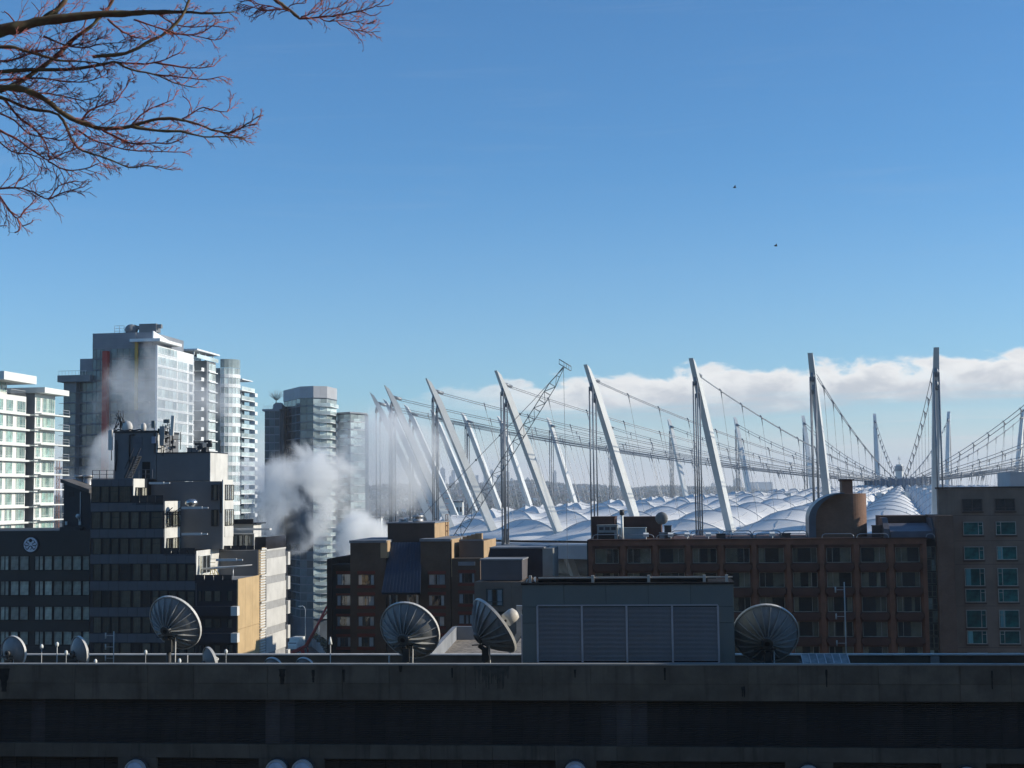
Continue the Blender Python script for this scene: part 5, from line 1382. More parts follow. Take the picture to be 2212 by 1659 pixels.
# brown box, sloped roof lights to the right
a0, a1 = XZ(1073, 358), XZ(1500, 525); MB().box(a0[0], a1[0], VY+3, VY+9, zb_, a0[1]).build('roof_block', mat('brown_block', (.075, .045, .035), .85, .15, .5), E)
s0, s1 = XZ(1118, 418, 1), XZ(1452, 528, 1)
b = MB(); b.prism_x([(1.0, zb_), (3.0+VY, zb_), (3.0+VY, s0[1]), (2.2+VY, s0[1]), (1.0, zb_+.8)], s0[0], s1[0]); b.build('sloped_roof', mat('grey_slate', (.11, .115, .14), .5, .15, .5), E)
for cx0, cx1 in ((1073, 1117), (1452, 1505)):
    xa, xb = XZ(cx0, 500, .5)[0], XZ(cx1, 500, .5)[0]; zz = XZ(cx0, 372, .5)[1]
    b = MB(); b.prism_x([(.5, zb_ if cx0 < 1200 else zb_-3), (3+VY, zb_), (3+VY, zz), (1.6+VY*.3, zz), (.7, zz-1.2)], xa, xb); b.build('gable', mat('grey_gable', (.10, .095, .10), .6, .1, .5), E)
# roof railings: each loop a part
rl = mat('roof_rail', (.33, .34, .35), .4, .1, metal=.4)
def loop(cxa, cxb, c, yt, yb, y=.25):
    a_ = F.fr(*c(cxa, yb), y); d_ = F.fr(*c(cxb, yt), y); r_ = .35
    x0, x1, z0, z1_ = a_[0], d_[0], zT+.1, d_[1]
    pts = [(x0, y, z0), (x0, y, z1_-r_), (x0+r_*.3, y, z1_-r_*.3), (x0+r_, y, z1_), (x1-r_, y, z1_), (x1-r_*.3, y, z1_-r_*.3), (x1, y, z1_-r_), (x1, y, z0)]
    MB().tube(pts, .05, 5).build('rail_loop', rl, E)
for (a_, c_) in ((672, 898), (920, 1155), (1178, 1430)): loop(a_, c_, C7, 412, 452)
for (a_, c_) in ((1295, 1435), (1450, 1675), (1700, 1930), (1938, 2160)): loop(a_, c_, C7, 382, 452, 2.5); loop(a_+15, c_-5, C7, 408, 452, 2.3)
for (a_, c_) in ((-120, 50), (62, 272), (295, 480)): loop(a_, c_, C8, 468, 520, 2.5); loop(a_+20, c_+8, C8, 490, 520, 2.3)
for (a_, c_) in ((595, 838), (862, 1105), (1395, 1460)): loop(a_, c_, C8, 490, 525)
# roof units (things)
def runit(name, c, xa, ya, xb, yb, y, d, m_, label, cat='roof unit', extra=None):
    x0, x1, z0, z1_ = F.rect(c, xa, yb, xb, ya, y); z0 = zT+.05
    g = empty(name, F.w(x0, y, z0), -F.g, label=label, cat=cat); h = z1_-z0
    b = MB(); b.box(0, x1-x0, 0, d, 0, h); b.build('casing', m_, g); b = MB(); b.box(-.06, x1-x0+.06, -.06, d+.06, h, h+.08); b.build('lid', m_, g)
    if extra: extra(g, x1-x0, h)
    return g
rb = runit('stair_house', C7, 665, 275, 845, 455, 4, 4, mat('brown_house', (.07, .035, .028), .85), 'dark brown rooftop hut at the left end of the hotel roof', 'roof hut')
runit('stair_house', C7, 905, 275, 1212, 455, 5, 4, MATS['brown_house'], 'long dark brown rooftop box behind the pale cabinet', 'roof hut')
def slots(g, w_, h): 
    for q in range(3): MB().box(w_*.1+q*w_*.3, w_*.32+q*w_*.3, -.05, -.005, h*.68, h*.9).build('grille', mat('grille_dark', (.05, .05, .055), .6), g)
    MB().box(w_*.05, w_*.85, -.04, -.004, h*.05, h*.5).build('opening', back_dk, g)
runit('air_handler', C7, 708, 340, 865, 455, 2, 1.8, mat('cabinet_grey', (.28, .30, .29), .6, .12, .8, streak=.4), 'grey air handler with an open dark front on the hotel roof', 'air unit', slots)
runit('roof_cabinet', C7, 880, 362, 1090, 455, 2.6, 1.8, mat('cabinet_blue', (.26, .32, .34), .6, .1, .6), 'long pale blue-grey cabinet on the hotel roof', 'cabinet')
g = runit('small_unit', C7, 1200, 400, 1260, 455, 2, 1, MATS['cabinet_grey'], 'low grey unit beside the dark fan stack on the hotel roof', 'air unit')
def stackx(g, w_, h): 
    b = MB(); b.sphere((-.3, .4, h+.9), .75, 12, 0, (1, .3, 1)); b.build('round_hood', mat('hood_grey', (.2, .2, .19), .5), g); b = MB(); b.prism_y([(w_, h*.5), (w_+1, h*.35), (w_, h*.2)], .1, .6); b.build('spout', dkm, g)
runit('fan_stack', C7, 1240, 345, 1292, 455, 2, 1.2, dkm, 'dark fan stack with a round hood on the hotel roof', 'ventilator', stackx)
runit('roof_hatch', C7, 1650, 410, 1722, 455, 1.5, 1.5, dkm, 'low dark hatch on the hotel roof between the railings', 'hatch')
runit('roof_hatch', C8, 288, 492, 352, 525, 1.5, 1.5, dkm, 'small dark hatch left of the vaulted roof housing', 'hatch')
runit('vent_box', C8, 990, 432, 1050, 520, 2, 1.5, mat('vent_brown', (.05, .045, .045), .7), 'dark square vent box right of the vaulted roof housing', 'vent')
x, z = F.fr(*C7(905, 375), 1.6); zt_ = F.fr(*C7(905, 250), 1.6)[1]
g = empty('vent_pipe', F.w(x, 1.6, zT), label='thin white vent pipe with a dark cap on the hotel roof', cat='pipe'); b = MB(); b.tube([(0, 0, 0), (0, 0, zt_-zT)], .16, 8); b.build('pipe', wh, g); b = MB(); b.tube([(0, 0, zt_-zT-.1), (0, 0, zt_-zT+.5)], .28, 8); b.build('cap', dkm, g)
for (c, cx, lb) in ((C7, 1095, 'first small white floodlight along the hotel roof edge'), (C7, 1290, 'small white floodlight beside the fan stack'), (C7, 1420, 'small white floodlight between two railing loops'), (C7, 1588, 'small white floodlight left of the dark roof hatch'), (C7, 2095, 'small white floodlight near the middle of the hotel roof')):
    x, z = F.fr(*c(cx, 440), .8); g = empty('roof_light', F.w(x, .8, zT+.05), label=lb, cat='floodlight', group='small floodlights on the hotel roof'); b = MB(); b.tube([(0, 0, 0), (0, 0, .35)], .05, 5); b.build('stand', wh, g); b = MB(); b.prism_x([(0, .3), (.35, .42), (.3, .8), (-.1, .62)], -.3, .3); b.build('lamp', wh, g)

# ================================================================ brown concrete building at the right edge
F = Frame('concrete_apartments', *C8(1502, 600), 162.5, label='grey-brown concrete apartment building with green tinted windows, right edge', cat='building')
E = F.e
bc = mat('brown_concrete', (0.20, 0.15, 0.115), .85, .14, .35, streak=.3)
zT2 = F.fr(*C8(1800, 145))[1]; xr = F.fr(2420, 1100)[0]
MB().box(0, xr, 0, 1.2, 0, zT2).build('wall', bc, E)
MB().box(7, xr, 1.21, 34, 0, zT2-.01).build('rear_wall', bc, E)
MB().box(-.15, xr, -.15, 1.3, zT2+.01, zT2+.22).build('coping', MATS['brown_render'], E)
glass_t = glass_mat('teal_glass', (.8, 1.0, .98), .04, wav=.05)
back_teal = mat('teal_room', (0.03, 0.105, 0.105), .8, .5, 1.2, rnd=.4)
cream_f = mat('cream_frame', (.36, .36, .32), .5)
rws = [(220, 318, 0), (402, 502, 1), (592, 692, 1), (755, 893, 1), (912, 1018, 1), (1078, 1214, 1), (1234, 1338, 1), (1402, 1500, 1), (1560, 1660, 1)]
zref = [(F.fr(*C8(1760, b_))[1], F.fr(*C8(1760, a_))[1], k) for a_, b_, k in rws]
x0c = F.fr(*C8(1680, 500))[0]; x1c = F.fr(*C8(1838, 500))[0]; y0c = F.fr(*C8(1932, 500))[0]; y1c = F.fr(*C8(2086, 500))[0]; pitch = y0c-x0c
for ci in range(4):
    xa = (x0c, y0c, x0c+2*pitch, y0c+2*pitch)[ci]; wd = x1c-x0c
    for j, (za, zb_, k) in enumerate(zref):
        if k == 0: window(E, xa, 0, za, wd, zb_-za, 0, (.5,), (.25,), .07, .1, mat('brown_alu', (.10, .08, .07), .5), glass_d, mat('brown_room', (.05, .04, .04), .8, .3, 1), (), curt_h)
        else:
            tall = (zb_-za) > 3
            cols = (.76,) if ci % 2 == 0 else (.24,); sp = ((.76, 1, .72),) if ci % 2 == 0 else ((0, .24, .72),)
            window(E, xa, 0, za, wd, zb_-za, 0, cols, (.27,) if tall else (), .08, .1, cream_f, glass_t, back_teal, ((.05, .3),) if (j+ci) % 3 == 0 else (), curt_b, split=sp)
        MB().box(xa-.05, xa+wd+.05, -.14, -.01, za-.2, za-.04).build('sill', MATS['brown_render'], E)
for cyy in (350, 545, 725, 1045, 1365):
    zz = F.fr(*C8(1700, cyy))[1]; MB().box(0, xr, -.015, .01, zz-.04, zz).build('pour_joint', MATS['brown_render'], E)
# white penthouse behind its parapet
a_, c_ = F.fr(*C6(2040, 1090), 12), F.fr(2260, 1055, 12); MB().box(a_[0], c_[0], 12, 20, zT2-2, a_[1]).build('penthouse', mat('white_block', (.45, .46, .46), .7, .08, .4), E)
# ================================================================ concrete broadcasting building in the foreground
GC = rad(5.7)
cb = mat('cast_concrete', (0.15, 0.125, 0.095), .88, .22, .55, streak=.75, rnd=.14, det=8, bump=.3)
cb2 = mat('cast_concrete_low', (0.115, 0.10, 0.08), .88, .2, .5, streak=.8, rnd=.12, det=8)
F = Frame('concrete_building', 1106, 1437, 80, g=GC, label='long dark concrete building across the foreground with a ribbed window band', cat='building')
E = F.e
XL, XR = F.fr(-90, 1500)[0], F.fr(2310, 1500)[0]
zp1 = F.fr(1106, 1436)[1]; zp0 = F.fr(1106, 1513)[1]; zw0 = F.fr(1106, 1611)[1]; zb0 = F.fr(1106, 1642)[1]
zdeck = zp1-2.5
MB().box(XL, XR, .35, 16, 0, zdeck-.05).build('core', mat('dark_core', (.02, .02, .02), .9), E)
MB().box(XL, XR, .3, 17.5, zdeck-.04, zdeck).build('roof_deck', mat('roof_membrane_dark', (.06, .06, .055), .9, .3, .4), E)
MB().box(XL, XR, .02, .34, zp0, zp1-.02).build('parapet_core', cb, E)
pr = random.Random(4)
W = 4.3; x = XL; i = 0
zm = zp0+(zp1-zp0)*.47
while x < XR:
    w_ = W if i % 3 else W*.62
    MB().box(x+.014, x+w_-.014, -.012-pr.random()*.01, .015, zm+.014, zp1-.04).build('concrete_panel', cb, E)
    MB().box(x+.014, x+w_-.014, -.002-pr.random()*.008, .015, zp0, zm-.014).build('concrete_panel', cb, E)
    x += w_; i += 1
MB().box(XL, XR, -.05, .42, zp1-.035, zp1+.05).build('coping', mat('coping_concrete', (.30, .30, .28), .85, .12, .6), E)
# damp run-off marks: thin crusts of their own shape on the concrete
stain = mat('damp_crust', (0.022, 0.022, 0.02), .95, .4, 3)
stain2 = mat('old_damp', (0.075, 0.070, 0.058), .95, .3, 3)
C9 = crop(0, 2550, .9114); C10 = crop(2016, 2550, .9114)
sr = random.Random(77)
marks = [(C9, 1219, 92, 158, .20, 0), (C9, 1353, 96, 150, .10, 0), (C9, 1485, 95, 150, .07, 0), (C9, 1953, 88, 130, .06, 0), (C9, 18, 90, 190, .30, 0), (C9, 1730, 78, 105, .12, 0),
         (C10, 272, 95, 130, .05, 0), (C10, 660, 88, 140, .06, 0), (C10, 1358, 95, 170, .06, 0), (C10, 1003, 168, 215, .06, 0), (C10, 995, 170, 212, .05, 0), (C10, 2073, 100, 180, .05, 0)]
for c_, x_, ya_, yb_, hw, k_ in marks:
    pass_x, zt_ = F.fr(*c_(x_, ya_), -.03); zb_ = F.fr(*c_(x_, yb_), -.03)[1]; n_ = 7; L_, R2 = [], []
    for i in range(n_+1):
        t_ = i/n_; w__ = hw*(1-.55*t_)*sr.uniform(.75, 1.15); z_ = zt_+(zb_-zt_)*t_; L_.append((pass_x-w__, z_)); R2.append((pass_x+w__, z_))
    MB().prism_y(L_+R2[::-1], -.034, -.004).build('damp_stain', stain, E)
for k_ in range(46):
    x_ = sr.uniform(XL+30, XR-30); zt_ = zp1-.05; zb_ = zt_-sr.uniform(.25, 1.3); hw = sr.uniform(.03, .16)*.7; n_ = 6; L_, R2 = [], []
    for i in range(n_+1):
        t_ = i/n_; w__ = hw*(1-.8*t_)*sr.uniform(.6, 1.2); z_ = zt_+(zb_-zt_)*t_; L_.append((x_-w__, z_)); R2.append((x_+w__, z_))
    MB().prism_y(L_+R2[::-1], -.029-k_*.0001, -.004).build('damp_stain', stain2, E)
# ribbed band: panels of horizontal ribs
rib_a = mat('ribbed_dark', (0.034, 0.027, 0.022), .5, .25, .7, rnd=.3, spec=.5)
rib_b = mat('ribbed_blind', (0.085, 0.075, 0.07), .6, .2, .7, rnd=.25)
pw = .86; hb = zp0-zw0; nr = 24
def ribs(m_):
    b = MB(); vs = []; fs = []
    for k in range(nr):
        z0 = hb*k/nr; z1 = hb*(k+1)/nr; zm_ = (z0+z1)/2
        o = len(vs); vs += [(0, .0, z0), (pw-.03, .0, z0), (pw-.03, -.045, zm_), (0, -.045, zm_), (pw-.03, .0, z1), (0, .0, z1)]
        fs += [(o, o+1, o+2, o+3), (o+3, o+2, o+4, o+5)]
    b.add(vs, fs); return b.mesh('ribbed_panel', m_)
ra_, rb2 = ribs(rib_a), ribs(rib_b)
xs_ = [F.fr(u, 1560)[0] for u in (52, 80, 570, 652, 1290, 1325, 1345, 1405)]
x = XL; k = 0
while x < XR:
    picked = (xs_[0] < x < xs_[1]) or (xs_[2] < x+pw/2 < xs_[3]) or (xs_[4] < x+pw/2 < xs_[5]) or (xs_[6] < x+pw/2 < xs_[7])  # panels that get the paler blind
    link(rb2 if picked else ra_, 'ribbed_panel', E, (x, .22+(.02 if k % 5 == 0 else 0), zw0)); x += pw; k += 1
MB().box(XL, XR, .24, .3, zw0, zp0).build('band_back', rib_a, E)
# lower concrete band and pilasters with round hooded ducts
x = XL; i = 0
while x < XR:
    w_ = W*.8; MB().box(x+.008, x+w_-.008, 0-pr.random()*.008, .34, zb0+.01, zw0-.005).build('concrete_panel', cb2, E); x += w_; i += 1
piers = [(255, 338), (559, 700), (1200, 1288), (1697, 1800), (2035, 2130)]
ducts = [(298, 1638), (601, 1638), (657, 1638), (1243, 1642), (1745, 1650), (2086, 1654)]
last = XL
for (ua, ub) in piers:
    xa, xb = F.fr(ua, 1650)[0], F.fr(ub, 1650)[0]
    x = last; n = max(1, round((xa-last)/(pw*1.0))); 
    for q in range(n): link(ra_, 'ribbed_panel', E, (last+(xa-last)*q/n, .26, zb0-hb))
    MB().box(xa, xb, .0, .34, 0, zb0).build('pilaster', cb2, E); last = xb
for q in range(12): link(ra_, 'ribbed_panel', E, (last+q*pw, .26, zb0-hb))
hood = mat('duct_hood', (0.50, 0.52, 0.54), .5, .08, 1); hood_in = mat('duct_glass', (0.50, 0.54, 0.62), .4, .2, 1)
for (ud, vd) in ducts:
    xc, zt_ = F.fr(ud, vd); r_ = .60
    g = empty('duct', (xc, 0, zt_-r_)); g.parent = E
    b = MB(); b.tube([(0, -.55, 0), (0, -.02, 0)], [r_, r_], 24, cap=False); b.tube([(0, -.02, 0), (0, -.55, 0)], [r_*.84, r_*.84], 24, cap=False)
    vs = []; 
    for k in range(24):
        a = 2*math.pi*k/24; vs += [(r_*math.cos(a), -.55, r_*math.sin(a)), (r_*.84*math.cos(a), -.55, r_*.84*math.sin(a))]
    b.add(vs, [(2*k, 2*((k+1) % 24), 2*((k+1) % 24)+1, 2*k+1) for k in range(24)]); b.build('rim', hood, g)
    b = MB(); b.sphere((0, -.5, 0), r_*.83, 16, 0, (1, .35, 1)); b.build('dome', hood_in, g)
    b = MB(); b.tube([(0, -.3, 0), (0, -.01, 0)], [r_*1.13, r_*1.13], 24); b.build('collar', mat('collar_dark', (.05, .05, .05), .7), g)
# rear parapet of the roof with its thin pale rail
zr_ = F.fr(1106, 1416, 17)[1]
MB().box(XL-4, XR+4, 17, 17.4, 0, zr_).build('rear_parapet', mat('rear_parapet', (.12, .105, .08), .9, .2, .4, streak=.3), E)
MB().box(XL-4, XR+4, 16.9, 17.5, zr_+.01, zr_+.09).build('rear_coping', mat('coping_concrete_light', (.55, .52, .46), .7, .1, 1), E)
for cx in (1430, 2240):
    xa = F.fr(*C8(cx, 1450), 16.9)[0]; MB().box(xa, xa+.55, 16.85, 16.99, zdeck, zr_-.05).build('pilaster', MATS['coping_concrete'], E)
def on_roof(u, Y): 
    x_ = F.fr(u, 1430, Y)[0]; return F.w(x_, Y, zdeck)

# ---- louvred plant room on the roof
PY = 1.6
pb = MB(); x0, z1 = F.fr(*C7(112, 800), PY); x1 = F.fr(*C7(1790, 1100), PY)[0]; z0 = zdeck
pl = empty('plant_room', F.w(x0, PY, z0), -GC, label='blue-grey metal plant room with four louvre panels on the concrete roof', cat='plant room')
Wd, Hh = x1-x0, z1-z0
lx0, lz1 = F.fr(*C7(232, 985), PY); lx1, lz0 = F.fr(*C7(1672, 1424), PY); lx0 -= x0; lx1 -= x0; lz0 -= z0; lz1 -= z0
bg_m = mat('blue_grey_cladding', (0.165, 0.195, 0.19), .45, .06, .3, spec=.4, rnd=.04)
b = MB(); b.box(0, Wd, .1, 3.4, 0, Hh-.1); b.build('body', mat('plant_body', (.08, .09, .1), .6), pl)
def panel(xa, xb, za, zb): MB().box(xa+.012, xb-.012, 0, .1, za+.012, zb-.012).build('cladding_panel', bg_m, pl)
zj = F.fr(*C7(1700, 1110), PY)[1]-z0
n = 5
for i in range(n): panel(Wd*i/n, Wd*(i+1)/n, lz1, Hh)
panel(0, lx0, 0, zj); panel(0, lx0, zj, lz1); panel(lx1, Wd, 0, zj); panel(lx1, Wd, zj, lz1)
panel(lx0, lx1, 0, lz0)
MB().box(Wd-.001, Wd+.02, .1, 3.4, 0, Hh).build('side_panel', bg_m, pl); MB().box(-.02, .001, .1, 3.4, 0, Hh).build('side_panel', bg_m, pl)
divs = [lx0]+[F.fr(*C7(c, 1200), PY)[0]-x0 for c in (588, 942, 1303)]+[lx1]
lm = mat('louvre_metal', (0.46, 0.46, 0.48), .45, .08, .8)
for i in range(4):
    xa, xb = divs[i]+.05, divs[i+1]-.05; ns = 42; dz = (lz1-lz0-.1)/ns
    key = MB(); key.add([(0, .11, .0), (xb-xa, .11, 0), (xb-xa, .0, -dz*.42), (0, .0, -dz*.42), (0, .125, .012), (xb-xa, .125, .012), (xb-xa, .0, -dz*.42+.022), (0, .0, -dz*.42+.022)],
                        [(3, 2, 1, 0), (4, 5, 6, 7), (0, 1, 5, 4), (2, 3, 7, 6), (1, 2, 6, 5), (3, 0, 4, 7)]); me = key.mesh('slat', lm)
    for k in range(ns): link(me, 'slat', pl, (xa, -.04, lz1-.05-k*dz))
for d_ in divs: MB().box(d_-.055, d_+.055, -.075, .02, lz0, lz1+.05).build('louvre_post', lm, pl)
MB().box(lx0, lx1, -.07, .02, lz1+.052, lz1+.12).build('louvre_rail', lm, pl); MB().box(lx0, lx1, -.07, .02, lz0-.09, lz0-.002).build('louvre_rail', lm, pl)
MB().box(lx0+.06, lx1-.06, .09, .099, lz0, lz1).build('louvre_back', back_dk, pl)
b = MB(); b.box(-.06, Wd+.06, -.06, 3.4, Hh-.08, Hh+.02); b.build('roof_edge', mat('dark_flashing', (.03, .03, .03), .95, spec=.05), pl)
MB().box(.9, Wd-1.4, .5, 3.0, Hh+.02, Hh+.22).build('roof_tray', MATS['dark_flashing'], pl); MB().box(.9, Wd, .4, .5, Hh+.26, Hh+.32).build('tray_rail', mat('coping_concrete_light', (.5, .5, .5)), pl)
for t_ in (.03, .33, .597, .86, .965): MB().box(Wd*t_, Wd*t_+.16, .3, .5, Hh+.02, Hh+.42).build('tray_post', MATS['coping_concrete_light'], pl)
g = empty('crumpled_sheet', F.w(x0+.1, PY+.3, z0+Hh+.02), -GC, label='crumpled brown and white sheeting on the left roof corner of the plant room', cat='sheeting'); rr = random.Random(12)
b = MB(); vs = [(i*.11, j*.12, rr.uniform(.0, .38)*(1 if 0 < i < 7 else .4)) for i in range(8) for j in range(4)]; b.add(vs, [(i*4+j, (i+1)*4+j, (i+1)*4+j+1, i*4+j+1) for i in range(7) for j in range(3)], 0)
for q in range(len(b.m)): b.m[q] = rr.choice((0, 0, 1))
b.build('sheet', [mat('brown_sheet', (.28, .16, .09), .8), wh], g)
# white duct cabinet behind its left side
g = empty('duct_cabinet', on_roof(C4(1605, 900)[0], 10.5), -GC, label='pale metal cabinet with a bent silver duct left of the plant room', cat='cabinet')
zt_ = F.fr(*C4(1610, 838), 10.5)[1]-zdeck
b = MB(); b.box(.3, 1.3, 0, 1, 0, zt_-.6); b.build('cabinet', mat('pale_cabinet', (.42, .43, .45), .5, .08, 1), g)
b = MB(); b.box(0, 1.3, .1, .5, zt_-.25, zt_); b.box(0, .3, .1, .5, zt_-1.9, zt_-.252); b.bar((.12, .3, zt_-1.85), (-.55, .3, zt_-2.9), .34); b.build('bent_duct', MATS['galvanised'], g)

# ---- satellite dishes
dish_m = mat('dish_grey', (0.28, 0.29, 0.29), .5, .14, .8, streak=.45, det=7, spec=.35)
dish_dk = mat('dish_mount', (0.045, 0.045, 0.042), .6, .2, 1)
dish_rim = mat('dish_rim', (0.58, 0.57, 0.53), .45, .08, 1)
def dish(label, cu, cv_, Y, R_, d, hubu=None, nrib=20, ribs_=True, feed=True, dark=False, pole=True, parts=True, deep=.46):
    c = F.w(F.fr(cu, cv_, Y)[0], Y, F.fr(cu, cv_, Y)[1])
    d = Vector(d).normalized(); base = Vector((c.x, c.y, zdeck))
    g = empty('satellite_dish', base, 0, label=label, cat='satellite dish', group='satellite dishes on the concrete roof')
    up_ = Vector((0, 0, 1)); a = up_.cross(d).normalized(); bb = d.cross(a)
    dep = R_*deep
    def P_(r, th, off=0.0):   # on the bowl; rim plane at c
        return c-base + a*(r*math.cos(th)) + bb*(r*math.sin(th)) - d*(dep*(1-(r/R_)**2)) - d*off
    NR, NT_ = 8, 40; b = MB(); vs = []
    for off in (0.0, .05):
        for i in range(NR+1):
            for k in range(NT_): vs.append(P_(R_*(.05+.95*i/NR), 2*math.pi*k/NT_, off))
    fs = []
    L_ = (NR+1)*NT_
    for i in range(NR):
        for k in range(NT_):
            k2 = (k+1) % NT_; fs.append((i*NT_+k, i*NT_+k2, (i+1)*NT_+k2, (i+1)*NT_+k)); fs.append((L_+i*NT_+k, L_+(i+1)*NT_+k, L_+(i+1)*NT_+k2, L_+i*NT_+k2))
    b.add(vs, fs, 0, True); b.build('reflector', dish_m, g)
    b = MB(); vs = []
    for k in range(NT_):
        th = 2*math.pi*k/NT_
        for (rr_, oo) in ((R_, -.03), (R_*1.035, -.03), (R_*1.035, .13), (R_, .13)): vs.append(c-base+a*(rr_*math.cos(th))+bb*(rr_*math.sin(th))-d*oo)
    b.add(vs, [(k*4+j, k*4+(j+1) % 4, ((k+1) % NT_)*4+(j+1) % 4, ((k+1) % NT_)*4+j) for k in range(NT_) for j in range(4)]); b.build('rim', dish_rim, g)
    if ribs_:
        for k in range(nrib):
            th = 2*math.pi*(k+.5)/nrib; b = MB(); t_ = (-a*math.sin(th)+bb*math.cos(th))*.019; vs = []
            for i in range(7):
                r = R_*(.16+.83*i/6); h_ = .26*(1-(i/6)**2*.7)*R_/1.8
                for (s_, o_) in ((-1, .045), (1, .045), (1, .045+h_), (-1, .045+h_)): vs.append(P_(r, th, o_)+t_*s_)
            b.add(vs, [(i*4+j, i*4+(j+1) % 4, (i+1)*4+(j+1) % 4, (i+1)*4+j) for i in range(6) for j in range(4)]); b.build('rib', mat('dish_rib', (.33, .34, .335), .5, .15, 1), g)
    hb_ = c-base-d*(dep+.02); rh = R_*.19
    b = MB(); b.tube([hb_, hb_-d*R_*.2], [rh, rh*.95], 20); b.build('hub', mat('hub_grey', (.10, .10, .095), .6, .2, 1), g)
    b = MB(); b.tube([hb_-d*R_*.2, hb_-d*(R_*.2+.02)], [rh*.42, rh*.42], 14); b.build('hub_opening', back_dk, g)
    foot = Vector((hb_.x*.75, hb_.y-.1, 0)); hd = hb_-d*R_*.12-Vector((0, 0, rh*1.2))
    if pole:
        b = MB(); b.tube([foot, (foot.x, foot.y, hd.z-.15)], .15*R_/1.8, 10); b.box(foot.x-.22, foot.x+.22, foot.y-.22, foot.y+.22, 0, .12); b.build('pedestal', dish_dk, g)
        b = MB(); b.bar((foot.x, foot.y, hd.z-.3), hd, .22*R_/1.8); b.bar((foot.x-R_*.42, foot.y, hd.z), (foot.x+R_*.25, foot.y, hd.z+.05), .07)
        b.box(foot.x-.2, foot.x+.2, foot.y-.25, foot.y+.25, hd.z-.9*R_/1.8, hd.z-.15); b.build('mount', dish_dk, g)
        b = MB(); b.tube([(foot.x+.35, foot.y, .1), c-base-d*dep*.7+a*R_*.22*(1 if a.x > 0 else -1)-Vector((0, 0, R_*.05))], .045*R_/1.8, 6); b.build('strut', dish_rim, g)
    if feed:
        fp = c-base+d*R_*.55; b = MB(); b.tube([fp, fp-d*R_*.3], [.16*R_/1.8, .22*R_/1.8], 10); b.build('feed_horn', dish_rim, g)
        for k in range(3):
            th = 2*math.pi*k/3+.5; b = MB(); b.bar(P_(R_*.95, th), fp, .04); b.build('feed_strut', dish_rim, g)
    return g
PXM = lambda px, Y: px/3075*(80+Y)
dish('large ribbed grey dish in front of the stepped block, leftmost big one', 380, 1344, 6.0, PXM(63, 6), (.36, .82, .40))
dish('large ribbed grey dish before the brown brick building, facing away', 886, 1360, 5.5, PXM(66, 5.5), (.30, .85, .42))
dish('large dish turned sideways just left of the louvred plant room', 1070, 1350, 7.4, PXM(67, 7.4), (.76, .34, .55), feed=False, deep=.56)
g = empty('feed_cover', (0, 0, 0)); dd = Vector((.76, .34, .55)).normalized(); c_ = F.w(F.fr(1093, 1340, 7.4)[0], 7.4, F.fr(1093, 1340, 7.4)[1])
side = [o for o in COL.objects if o.name.startswith('satellite_dish')][-1]; g.parent = side; g.location = c_-side.location
b = MB(); b.tube([(0, 0, 0), dd*.55, dd*.75, dd*.85], [.42, .42, .36, .15], 20); b.build('cover', mat('cover_cream', (.62, .58, .50), .5, .1, 1), g)
b = MB(); b.bar(-dd*1.6, (0, 0, 0), .12); b.build('arm', dish_dk, g)
dish('large ribbed grey dish right of the louvred plant room, facing away', 1654, 1367, 5.0, PXM(67, 5), (.10, .90, .42))
dish('small plain white dish cut by the left edge of the picture', 31, 1407, 5, PXM(34, 5), (.42, .88, .12), ribs_=False)
dish('small oval dish turned away, between thin poles at the left', 174, 1408, 5, PXM(34, 5), (.68, .70, .12), ribs_=False, feed=False)
dish('small dark dish right below the leftmost big dish', 456, 1428, 5, PXM(31, 5), (.75, .55, .2), ribs_=False)
dish('first of two tiny dishes peeping over the parapet under the red boom', 591, 1437, 5, PXM(20, 5), (.25, .85, .45), ribs_=False, feed=False)
dish('second of two tiny dishes peeping over the parapet under the red boom', 659, 1437, 5, PXM(20, 5), (.25, .85, .45), ribs_=False, feed=False)
# ---- poles and whips
def rpole(name, u, vt, label, Y=6, r=.035, cap=None, arms=0, cat='pole'):
    x_, zt_ = F.fr(u, vt, Y); g = empty(name, F.w(x_, Y, zdeck), -GC, label=label, cat=cat, group='thin poles on the concrete roof'); h = zt_-zdeck
    b = MB(); b.tube([(0, 0, 0), (0, 0, h)], r, 6); b.box(-.08, .08, -.08, .08, 0, .05); b.build('shaft', mat('pole_pale', (.5, .5, .47), .5, .1), g)
    if cap == 'ball': b = MB(); b.sphere((0, 0, h), .11, 10, 0, (1, 1, 1.5)); b.build('cap', wh, g)
    if cap == 'cone': b = MB(); b.tube([(0, 0, h-.15), (0, 0, h+.3)], [.13, .03], 8); b.build('cap', wh, g)
    if arms:
        for q in range(arms):
            z = h*(.93-.72*q/arms); b = MB(); b.bar((0, 0, z), (-.45, 0, z), .03); b.tube([(-.52, 0, z-.17), (-.52, 0, z+.17)], .045, 6); b.build('dipole', MATS['pole_pale'], g)
rpole('roof_pole', *CL(648, 460), 'thin short pole with a tiny knob, left of the taller capped pole', cap='ball', r=.025)
rpole('roof_pole', *CL(888, 425), 'capped white pole just left of the small oval dish', cap='ball')
rpole('dipole_antenna', *CL(1770, 220), 'tall thin pole with four stacked side dipoles', arms=4, cat='antenna')
rpole('roof_pole', *crop(560, 2300, .205)(870, 1360), 'short pale post right of the leftmost big dish', r=.04)
rpole('roof_pole', *crop(700, 2440, .3165)(1898, 275), 'pointed pole in front of the brown brick building', cap='cone')
rpole('roof_pole', *C4(640, 1215), 'short flat post left of the second big dish', r=.06)
rpole('tall_antenna', *C8(765, 862), 'tall thin aerial mast standing before the red brick hotel', Y=7, arms=3, cat='antenna')
